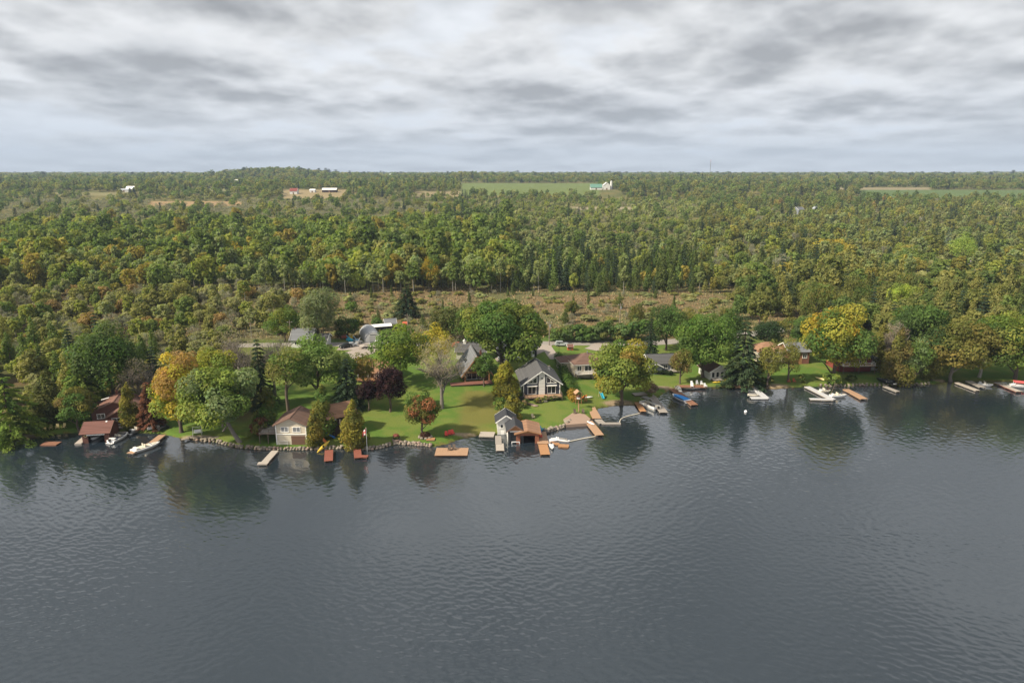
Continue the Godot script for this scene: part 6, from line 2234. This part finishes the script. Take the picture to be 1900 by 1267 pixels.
# ---------------------------------------------------------------- farms far behind
func farms() -> void:
	var s: Shape
	var t := far_house("barn", "white gambrel barn with stone base and silo beside the far green field", Vector3(197.33, 29.66, -1454.83), -0.000, 17.94, 14.0, 18.0, 9.0, 6.0, "barn_white", "barn_white")
	s = Shape.new()
	s.tube([Vector3(10.0, -1, -6), Vector3(10.0, 17, -6), Vector3(10.0, 18.5, -6)], [2.4, 2.4, 0.3], 12)
	part(t, "silo", s, M.barn_white)
	t = far_house("barn", "long barn with green roof beside the white gambrel barn", Vector3(175.47, 29.66, -1454.83), -0.000, 23.55, 24.0, 12.0, 5.0, 6.5, "barn_white", "barn_green", "x")
	t = far_house("barn", "bright white roofed barn far off in the western farmland", Vector3(-764.13, 27.82, -1395.74), -0.000, 19.37, 15.0, 11.0, 5.0, 5.0, "barn_white", "trim", "x")
	far_house("drive_shed", "low pale green roofed shed beside the bright white western barn", Vector3(-770.66, 27.01, -1385.92), -0.000, 14.96, 18.0, 10.0, 4.0, 2.0, "barn_white", "silver_paint", "x")
	far_house("drive_shed", "long tan roofed farm shed behind the western stubble field", Vector3(-732.14, 29.66, -1454.83), -0.000, 20.18, 24.0, 10.0, 4.0, 2.5, "brick", "roof_tan", "x")
	far_house("drive_shed", "long grey roofed implement shed on the tan stubble field", Vector3(-360.63, 26.20, -1377.06), -0.000, 28.68, 28.0, 12.0, 5.0, 3.5, "dark_brown_siding", "barn_white", "x")
	far_house("farmhouse", "red roofed farmhouse at the end of the tan stubble field", Vector3(-424.14, 23.75, -1353.55), -0.000, 16.71, 14.0, 12.0, 6.0, 5.0, "barn_white", "red_siding", "x")
	far_house("farmhouse", "small white roofed farmhouse between the red roof and the implement shed", Vector3(-394.09, 26.20, -1377.06), -0.000, 12.75, 10.0, 9.0, 4.0, 2.5, "barn_white", "trim", "x")
	far_house("farmhouse", "white roofed building on the skyline ridge", Vector3(-550.75, 43.52, -3217.60), -0.000, 24.70, 26.0, 16.0, 10.0, 6.0, "barn_white", "trim", "x")
	far_house("drive_shed", "white roofed shed on the skyline among the western fields", Vector3(-1692.03, 42.93, -2938.69), -0.000, 22.56, 26.0, 14.0, 8.0, 5.0, "barn_white", "trim", "x")
	far_house("drive_shed", "white shed roof beside the far tan fields under the hill", Vector3(-759.03, 34.86, -1942.71), -0.000, 17.93, 22.0, 12.0, 7.0, 4.0, "barn_white", "trim", "x")
	far_house("farmhouse", "grey roofed farmhouse half hidden in the woods beside the eastern fields", Vector3(387.06, 9.36, -927.40), 0.566, 16.15, 12.0, 9.0, 6.0, 3.5, "grey_siding", "roof_slate", "x")
	far_house("farmhouse", "white gabled house half hidden in the woods beside the eastern fields", Vector3(413.62, 9.69, -940.57), -0.000, 5.85, 7.0, 8.0, 6.0, 3.0, "beige_siding", "silver_paint")
	t = thing("radio_mast", "thin lattice radio mast on the far skyline", "mast", Vector3(697.77, 42.23, -2475.69))
	s = Shape.new()
	for k in 3:
		var a := TAU * k / 3
		s.bar(Vector3(cos(a), -1, sin(a)) * 1.1, Vector3(cos(a) * 0.6, 62, sin(a) * 0.6), 0.5, 0.5)
	part(t, "lattice", s, M.metal, "stuff")
	s = Shape.new()
	s.tube([Vector3(0, 60, 0), Vector3(0, 68, 0)], [0.4, 0.3], 5)
	part(t, "antenna", s, M.red)


func far_house(called: String, label: String, at: Vector3, turn: float, _w: float, w: float, l: float, hw: float, rise: float, wall: String, roof: String, axis := "z") -> Node3D:
	var t := thing(called, label, "barn" if called != "farmhouse" else "house", on(at.x, at.z), turn)
	shell(t, w, l, hw, rise, wall, roof, {"axis": axis, "over": 0.6})
	door(t, Vector3(0, 0, 0), 3.0, 3.4, "soffit")
	return t


# ---------------------------------------------------------------- poles
func street_poles() -> void:
	var spots := [Vector3(-78.87, 2.65, -236.39), Vector3(-38.84, 2.65, -247.96), Vector3(13.23, 2.65, -235.60), Vector3(43.54, 2.65, -269.47), Vector3(132.09, 2.65, -294.82), Vector3(173.03, 2.65, -312.59)]
	var words := ["utility pole beside the pale grey roofed house", "utility pole beside the orange red tank", "tall pale utility pole beside the road behind the charcoal cottage", "utility pole with a white transformer in the meadow", "utility pole behind the golden maple by the meadow", "utility pole beside the bright lime green tree"]
	var tops := []
	for k in spots.size():
		var t := thing("utility_pole", words[k], "pole", spots[k])
		var h := 9.0
		var s := Shape.new()
		s.tube([Vector3(0, -0.6, 0), Vector3(0, h, 0)], [0.19, 0.13], 8)
		part(t, "pole", s, M.pole_wood)
		s = Shape.new()
		s.box(Vector3(0, h - 0.7, 0), Vector3(1.9, 0.12, 0.12))
		var c := part(t, "crossarm", s, M.pole_wood)
		for x in [-0.8, 0.8]:
			s = Shape.new()
			s.tube([Vector3(x, h - 0.64, 0), Vector3(x, h - 0.45, 0)], [0.07, 0.05], 6)
			part(c, "insulator", s, M.white)
		if k in [2, 3]:
			s = Shape.new()
			s.tube([Vector3(0.35, h - 2.4, 0.1), Vector3(0.35, h - 1.4, 0.1)], [0.3, 0.3], 10)
			part(t, "transformer", s, M.metal)
		tops.append(spots[k] + Vector3(0.8, h - 0.45, 0))
	for k in [0, 1]:
		var a: Vector3 = tops[k]
		var b: Vector3 = tops[k + 1]
		var t := thing("power_line", ["sagging wire between the house pole and the orange tank's pole", "sagging wire between the orange tank's pole and the roadside pole"][k], "wire", a)
		var pts := []
		var r := []
		for q in 13:
			var f := q / 12.0
			pts.append(a.lerp(b, f) - a - Vector3(0, 4.0 * f * (1.0 - f) * 1.2, 0))
			r.append(0.025)
		var s := Shape.new()
		s.tube(pts, r, 4)
		part(t, "wire", s, M.black)


# ---------------------------------------------------------------- things about the lots
func lawn_chair(label: String, at: Vector3, turn: float, m: String, group := "") -> Node3D:
	var t := thing("lawn_chair", label, "chair", at, turn, group)
	var s := Shape.new()
	s.hexa(Vector3(0, 0.36, 0.05), Vector3(0.56, 0.05, 0.62), Basis(Vector3.RIGHT, 0.18))
	part(t, "seat", s, M[m])
	s = Shape.new()
	s.hexa(Vector3(0, 0.72, -0.36), Vector3(0.62, 0.85, 0.05), Basis(Vector3.RIGHT, -0.35))
	part(t, "backrest", s, M[m])
	for x in [-0.34, 0.34]:
		s = Shape.new()
		s.box(Vector3(x, 0.58, 0.02), Vector3(0.13, 0.04, 0.72))
		part(t, "armrest", s, M[m])
		s = Shape.new()
		s.box(Vector3(x, 0.28, 0.34), Vector3(0.06, 0.58, 0.1))
		part(t, "leg", s, M[m])
		s = Shape.new()
		s.bar(Vector3(x, 0.0, -0.5), Vector3(x, 0.34, 0.3), 0.06, 0.1)
		part(t, "leg", s, M[m])
	return t


func chairs(label: String, m: String, spots: Array, turn: float, group: String) -> void:
	var first: Node3D
	for k in spots.size():
		if first == null: first = lawn_chair(label, spots[k], turn, m, group)
		else: copy_of(first, spots[k], turn + rng.randf_range(-0.3, 0.3))


func garden_things() -> void:
	var t: Node3D
	var s: Shape
	chairs("red lawn chair on the lawn above the square cedar raft deck", "red", [Vector3(-15.83, 0.68, -154.20), Vector3(-15.11, 0.69, -154.88), Vector3(-14.36, 0.67, -155.27)], 0.2, "red lawn chairs above the square raft deck")
	chairs("pale yellow lawn chair on the grass behind the western swim raft", "pale_yellow", [Vector3(-115.03, 0.65, -157.82), Vector3(-114.13, 0.67, -158.88), Vector3(-112.80, 0.65, -159.30), Vector3(-111.45, 0.64, -159.69)], 0.2, "pale yellow lawn chairs by the western bank")
	chairs("brown lawn chair on the brown patio", "timber", [Vector3(16.59, 0.76, -169.96), Vector3(18.72, 0.76, -169.96)], 0.3, "brown chairs on the patio")
	chairs("red brown lawn chair on the lawn behind the white V shaped dock", "rust_red", [Vector3(83.94, 0.67, -197.99), Vector3(85.58, 0.66, -198.02)], 0.0, "red brown chairs by the eastern bank")
	chairs("white lawn chair on the brown bank deck", "white", [Vector3(53.80, 0.73, -195.09), Vector3(55.55, 0.73, -195.63), Vector3(56.70, 0.73, -195.09), Vector3(53.25, 0.73, -192.97), Vector3(57.24, 0.73, -192.97)], 0.1, "white chairs on the brown bank deck")
	chairs("grey patio chair on the tan bank deck", "cover_grey", [Vector3(67.70, 0.68, -195.25), Vector3(69.49, 0.68, -195.79), Vector3(71.25, 0.68, -195.25)], 0.1, "grey chairs on the tan bank deck")
	chairs("dark chair on the square cedar raft deck", "timber", [Vector3(-14.34, 0.46, -146.14), Vector3(-13.37, 0.46, -146.45)], 0.0, "dark chairs on the square raft deck")
	lawn_chair("blue chair on the cedar walkway beside the black boat bay", Vector3(6.85, 0.54, -156.67), 0.4, "blue")
	lawn_chair("second blue chair standing behind the black boat bay's walkway", Vector3(7.30, 0.54, -158.11), 0.9, "teal")
	lawn_chair("red chair folded on the cedar walkway beside the black boat bay", Vector3(6.86, 0.54, -153.86), 1.4, "red")
	lawn_chair("tan chair alone on the lawn above the cedar boathouse", Vector3(5.41, 0.87, -166.00), 0.5, "tan_plastic")
	# flag
	t = thing("flag_pole", "tall white flag pole with a red and white maple leaf flag at the stone wall", "flag pole", Vector3(-33.40, -0.00, -146.76))
	s = Shape.new()
	s.tube([Vector3(0, -0.5, 0), Vector3(0, 5.6, 0)], [0.07, 0.045], 8)
	part(t, "pole", s, M.white)
	s = Shape.new()
	s.blob(Vector3(0, 5.65, 0), Vector3(0.09, 0.09, 0.09), rng, 0.0)
	part(t, "finial", s, M.pale_yellow)
	for band in 3:
		s = Shape.new()
		var cuts: Array = [[0.0, 0.25], [0.25, 0.75], [0.75, 1.0]][band]
		for k in 4:
			var f0 := lerpf(cuts[0], cuts[1], k / 4.0)
			var f1 := lerpf(cuts[0], cuts[1], (k + 1) / 4.0)
			s.face([drape(f0, 0.0), drape(f1, 0.0), drape(f1, 1.0), drape(f0, 1.0)])
			s.face([drape(f0, 0.0) - Vector3(0, 0, 0.015), drape(f0, 1.0) - Vector3(0, 0, 0.015), drape(f1, 1.0) - Vector3(0, 0, 0.015), drape(f1, 0.0) - Vector3(0, 0, 0.015)])
		part(t, "flag_band", s, M.white if band == 1 else M.red)
	s = Shape.new()  # maple leaf emblem, eleven points
	var leaf := [Vector2(0, -0.5), Vector2(0.03, -0.25), Vector2(0.30, -0.30), Vector2(0.26, -0.18), Vector2(0.5, 0.05), Vector2(0.42, 0.10), Vector2(0.46, 0.27), Vector2(0.28, 0.22), Vector2(0.14, 0.12), Vector2(0.18, 0.40), Vector2(0.09, 0.36), Vector2(0, 0.52)]
	for k in range(1, leaf.size() - 1):
		for e in [-1.0, 1.0]:
			var q := []
			for p in [Vector2(0, 0), leaf[k], leaf[k + 1]]:
				var d := drape(0.5 + p.x * e * 0.36, 0.5 + p.y * 0.75)
				q.append(d + Vector3(0, 0, 0.02))
			if e < 0.0: q.reverse()
			s.face(q)
	part(t, "leaf_emblem", s, M.red)
	# play things beside the tall brown boathouse
	t = slide("blue slide set beside the tall brown boathouse", Vector3(-44.06, 0.72, -152.04), 0.3, "blue", "green_plastic")
	slide("orange slide set in front of the tall brown boathouse", Vector3(-44.88, 0.65, -149.88), -0.5, "orange", "rust_red")
	slide("teal toddler slide on the lawn under the turning maple", Vector3(24.93, 0.78, -183.29), -1.2, "teal", "tan_plastic")
	# swing set of the cream cottage
	t = thing("play_set", "wooden play tower with coloured panels beside the yellow hedge end", "play set", Vector3(18.00, 0.99, -177.54), 0.2)
	for x in [-0.8, 0.8]:
		for z in [-0.8, 0.8]:
			s = Shape.new()
			s.box(Vector3(x, 1.5, z), Vector3(0.14, 3.2, 0.14))
			part(t, "post", s, M.cedar_wood)
	s = Shape.new()
	s.box(Vector3(0, 1.4, 0), Vector3(1.8, 0.12, 1.8))
	part(t, "floor", s, M.cedar_wood)
	for e in [-1.0, 1.0]:
		s = Shape.new()
		s.hexa(Vector3(e * 0.5, 3.3, 0), Vector3(1.25, 0.08, 2.1), Basis(Vector3.BACK, -e * 0.7))
		part(t, "roof", s, M.deck_tan)
	t = slide("wooden ladder slide with orange and white trim on the lawn edge", Vector3(20.26, 0.98, -179.39), 1.8, "orange", "rust_red")
	kayak("white inflatable lying behind the wooden play tower", Vector3(21.59, 1.04, -182.04), Basis(Vector3.UP, 0.3), 2.4, "white", "paddle_board")
	# parasols and posts
	for p in [["folded pale green parasol standing on the tan bank deck", Vector3(67.85, 0.68, -194.71), "sage"], ["second folded parasol standing on the tan bank deck", Vector3(70.93, 0.68, -195.25), "sage"]]:
		t = thing("parasol", p[0], "parasol", p[1])
		s = Shape.new()
		s.tube([Vector3(0, 0, 0), Vector3(0, 2.3, 0)], [0.04, 0.04], 6)
		part(t, "pole", s, M.white)
		s = Shape.new()
		s.tube([Vector3(0, 0.9, 0), Vector3(0, 1.5, 0), Vector3(0, 2.3, 0)], [0.20, 0.17, 0.03], 8)
		part(t, "canopy", s, M.tan_plastic)
	# fire pit and bench under the small maple
	t = thing("garden_bed", "round stone bed with dark shrubs under the small reddish maple", "garden bed", Vector3(-20.76, 0.68, -153.15))
	for k in 9:
		s = Shape.new()
		var a := TAU * k / 9.0
		s.blob(Vector3(cos(a) * 1.4, 0.2, sin(a) * 1.1), Vector3(0.45, 0.35, 0.35), rng, 0.2)
		part(t, "stone", s, M.stone)
	s = Shape.new()
	leafage(s, [[Vector3(0, 0.7, 0), Vector3(1.3, 0.8, 1.0), Color(0.10, 0.05, 0.035), 1.0]], 500, 0.22)
	part(t, "foliage", s, M.leaf)
	t = thing("garden_platform", "small square cedar platform beside the round stone bed", "platform", Vector3(-19.32, 0.65, -151.87))
	platform(t, "deck", -1.0, 1.0, -0.8, 0.8, 0.25, "deck_orange")
	t = thing("flower_planter", "stone planter with pink flowers set in the low wall", "planter", Vector3(-27.44, 0.56, -151.42))
	s = Shape.new()
	s.tube([Vector3(0, -0.2, 0), Vector3(0, 0.5, 0)], [0.85, 1.0], 12)
	part(t, "tub", s, M.stone_pink)
	s = Shape.new()
	leafage(s, [[Vector3(0, 0.95, 0), Vector3(0.9, 0.6, 0.7), Color(0.10, 0.14, 0.04), 1.0], [Vector3(0, 1.3, 0), Vector3(0.7, 0.5, 0.6), Color(0.40, 0.14, 0.12), 1.0]], 500, 0.17)
	part(t, "flowers", s, M.leaf)
	# flower beds before the charcoal cottage
	var beds := [Vector3(6.76, 1.24, -176.82), Vector3(7.99, 1.26, -178.11), Vector3(9.35, 1.25, -178.61), Vector3(10.86, 1.23, -179.12), Vector3(12.23, 1.22, -179.63), Vector3(3.79, 1.19, -175.19), Vector3(2.74, 1.12, -173.20)]
	for k in beds.size():
		tree("flowering_shrub", "pale flowering shrub in the bed before the charcoal cottage's deck", "shrub", beds[k], rng.randf_range(1.2, 1.9), rng.randf_range(1.8, 2.6), [[Color(0.11, 0.15, 0.045), 1.6], [Color(0.30, 0.22, 0.13), 0.8], [Color(0.25, 0.24, 0.06), 0.7]], {"n": 420, "group": "flowering shrubs before the charcoal cottage"})
	t = thing("garden_steps", "pale stone garden steps leading down from the charcoal cottage's deck", "steps", Vector3(5.10, 1.19, -175.19), 0.3)
	for k in 6:
		s = Shape.new()
		s.blob(Vector3(0.28 * k - 0.4, 0.12, 0.55 * k - 1.6), Vector3(0.75, 0.2, 0.42), rng, 0.14)
		part(t, "stone", s, M.stone_pink)
	t = thing("barbecue", "covered dark barbecue on the deck corner beside the golden green cedar", "barbecue", Vector3(2.37, 1.29, -178.04), 0.2)
	s = Shape.new()
	s.box(Vector3(0, 0.75, 0), Vector3(1.4, 0.6, 0.7))
	part(t, "body", s, M.cover_dark)
	s = Shape.new()
	s.box(Vector3(0, 1.2, 0), Vector3(1.5, 0.3, 0.75))
	part(t, "lid", s, M.black)
	for x in [-0.5, 0.5]:
		s = Shape.new()
		s.box(Vector3(x, 0.22, 0), Vector3(0.1, 0.46, 0.5))
		part(t, "leg", s, M.black)
	# clipped hedge between the charcoal and the cream cottage
	t = thing("hedge", "long clipped cedar hedge with a yellow end between charcoal and cream cottage", "hedge", Vector3(16.75, 1.77, -199.45))
	var a := Vector3(15.27, 2.39, -217.02)
	var b := Vector3(16.97, 1.05, -179.19)
	s = Shape.new()
	var lobes := []
	for k in 16:
		var p := a.lerp(b, k / 15.0)
		lobes.append([on(p.x, p.z, 1.3) - t.position, Vector3(1.5, 1.5, 1.9), jit(Color(0.085, 0.15, 0.03) if k < 14 else Color(0.34, 0.24, 0.04), 0.1), 1.0])
	leafage(s, lobes, 6500, 0.24)
	part(t, "foliage", s, M.leaf)
	s = Shape.new()
	for k in 15:
		var p := a.lerp(b, (k + 0.5) / 15.0)
		var q := on(p.x, p.z, 0.6) - t.position
		s.box(q, Vector3(0.08, 1.4, 0.08))
	part(t, "stems", s, M.bark, "stuff")
	# low shrubs in front of the grey cottage
	var row := [Vector3(45.24, 1.07, -205.26), Vector3(46.52, 0.99, -204.92), Vector3(48.07, 0.96, -205.04), Vector3(49.48, 0.93, -204.56)]
	for k in row.size():
		tree("evergreen_shrub", "low dark evergreen shrub along the pale grey cottage's deck", "shrub", row[k], 1.5, 2.2, [[Color(0.04, 0.06, 0.025), 1.0]], {"n": 350, "group": "evergreen shrubs along the grey cottage"})
	# bank shrubs and reeds along the eastern shore
	var bank := [Vector3(65.06, 0.59, -196.07), Vector3(75.22, 0.65, -196.44), Vector3(77.13, 0.62, -195.43), Vector3(73.46, 0.65, -196.96), Vector3(87.68, 0.64, -197.56), Vector3(103.68, 0.68, -199.65), Vector3(120.53, 0.52, -197.39), Vector3(118.78, 0.42, -197.16), Vector3(66.77, 0.72, -199.51)]
	for k in bank.size():
		tree("bank_shrub", "leafy green shrub on the eastern bank between the docks", "shrub", bank[k], rng.randf_range(1.6, 2.8), rng.randf_range(2.4, 3.6), [[Color(0.10, 0.15, 0.04), 1.0], [Color(0.16, 0.18, 0.05), 0.7]], {"n": 600, "group": "shrubs on the eastern bank"})
	# bird house on a post and a white life ring post by the patio
	t = thing("bird_house", "white roofed bird house on a wooden post beside the patio", "bird house", Vector3(17.81, 0.87, -173.92))
	s = Shape.new()
	s.box(Vector3(0, 1.2, 0), Vector3(0.18, 2.8, 0.18))
	part(t, "post", s, M.cedar_wood)
	s = Shape.new()
	s.box(Vector3(0, 2.9, 0), Vector3(0.8, 0.6, 0.7))
	part(t, "box", s, M.white)
	s = Shape.new()
	s.tube([Vector3(0, 3.2, 0), Vector3(0, 3.7, 0)], [0.75, 0.05], 4)
	part(t, "roof", s, M.roof_maroon)
	t = thing("umbrella_stand", "pale wooden tiki post on the lawn behind the patio chairs", "post", Vector3(17.70, 0.77, -171.19))
	s = Shape.new()
	s.tube([Vector3(0, -0.3, 0), Vector3(0, 2.3, 0)], [0.16, 0.12], 8)
	part(t, "post", s, M.deck_tan)
	s = Shape.new()
	s.tube([Vector3(0, 2.3, 0), Vector3(0, 2.55, 0)], [0.2, 0.05], 8)
	part(t, "cap", s, M.timber)
	# stacked dock sections on the grass
	t = thing("dock_section", "grey dock section leaning on the grass beside the turning maple", "dock section", Vector3(36.41, 0.72, -185.39), 0.3)
	platform(t, "decking", -2.0, 2.0, -1.1, 1.1, 0.45, "deck_grey")
	# patio heater like lamp post of the lawn
	t = thing("lamp_post", "thin dark lamp post on the lawn of the charcoal cottage's drive", "lamp post", Vector3(15.22, 2.27, -213.50))
	s = Shape.new()
	s.tube([Vector3(0, -0.3, 0), Vector3(0, 6.5, 0)], [0.06, 0.05], 6)
	part(t, "post", s, M.black)
	s = Shape.new()
	s.box(Vector3(0, 6.6, 0), Vector3(0.3, 0.3, 0.3))
	part(t, "lantern", s, M.black)
	# motorbikes and gear heaped under the rust spruce
	var gear := [["snowmobile", "white covered snowmobile parked on the bank beside the rust spruce", Vector3(-88.88, 0.61, -159.03), "white_gel"], ["snowmobile", "black snowmobile parked on the bank under the orange maple", Vector3(-86.16, 0.61, -158.66), "black"]]
	for g in gear:
		t = thing(g[0], g[1], "snowmobile", g[2], rng.randf_range(0.6, 1.2))
		s = Shape.new()
		s.prism([Vector2(-1.4, 0.2), Vector2(1.3, 0.2), Vector2(1.4, 0.6), Vector2(0.7, 1.0), Vector2(0.2, 0.8), Vector2(-1.4, 0.75)], -0.4, 0.4)
		part(t, "body", s, M[g[3]])
		for z in [-0.45, 0.45]:
			s = Shape.new()
			s.bar(Vector3(0.2, 0.08, z), Vector3(1.7, 0.12, z), 0.16, 0.06)
			part(t, "ski", s, M.black)
		s = Shape.new()
		s.bar(Vector3(0.45, 1.2, -0.4), Vector3(0.45, 1.2, 0.4), 0.06, 0.06)
		part(t, "handlebar", s, M.black)
	t = thing("garden_swing", "white framed garden swing at the stone landing under the silver green maple", "swing", Vector3(-76.29, 0.63, -155.37), 0.3)
	s = Shape.new()
	for x in [-1.0, 1.0]:
		s.bar(Vector3(x, 0, -0.7), Vector3(x, 1.9, 0), 0.07, 0.07)
		s.bar(Vector3(x, 0, 0.7), Vector3(x, 1.9, 0), 0.07, 0.07)
	s.bar(Vector3(-1.0, 1.9, 0), Vector3(1.0, 1.9, 0), 0.07, 0.07)
	part(t, "frame", s, M.white)
	s = Shape.new()
	s.box(Vector3(0, 0.5, 0), Vector3(1.6, 0.08, 0.5))
	s.hexa(Vector3(0, 0.85, -0.3), Vector3(1.6, 0.6, 0.08), Basis(Vector3.RIGHT, -0.25))
	part(t, "bench", s, M.white)


func drape(f: float, g: float) -> Vector3:  # the hanging flag's cloth: f along the fly, g from foot to head
	return Vector3(-0.02 - 1.15 * f * 0.72, 4.05 + 1.35 * g - 0.75 * f * f - 0.1 * f, 0.10 * sin(f * 7.0) + 0.04)


func slide(label: String, at: Vector3, turn: float, m: String, m2: String) -> Node3D:
	var t := thing("play_slide", label, "slide", at, turn)
	var s := Shape.new()
	s.hexa(Vector3(0.9, 0.85, 0), Vector3(2.4, 0.08, 0.6), Basis(Vector3.BACK, -0.65))
	part(t, "chute", s, M[m])
	for z in [-0.32, 0.32]:
		s = Shape.new()
		s.hexa(Vector3(0.9, 0.98, z), Vector3(2.4, 0.24, 0.06), Basis(Vector3.BACK, -0.65))
		part(t, "side_rail", s, M[m])
		s = Shape.new()
		s.bar(Vector3(-0.5, 0, z), Vector3(-0.05, 1.9, z), 0.1, 0.1)
		part(t, "ladder_post", s, M[m2])
	for k in 4:
		s = Shape.new()
		s.box(Vector3(-0.42 + 0.1 * k, 0.35 + 0.38 * k, 0), Vector3(0.08, 0.06, 0.6))
		part(t, "rung", s, M[m2])
	return t
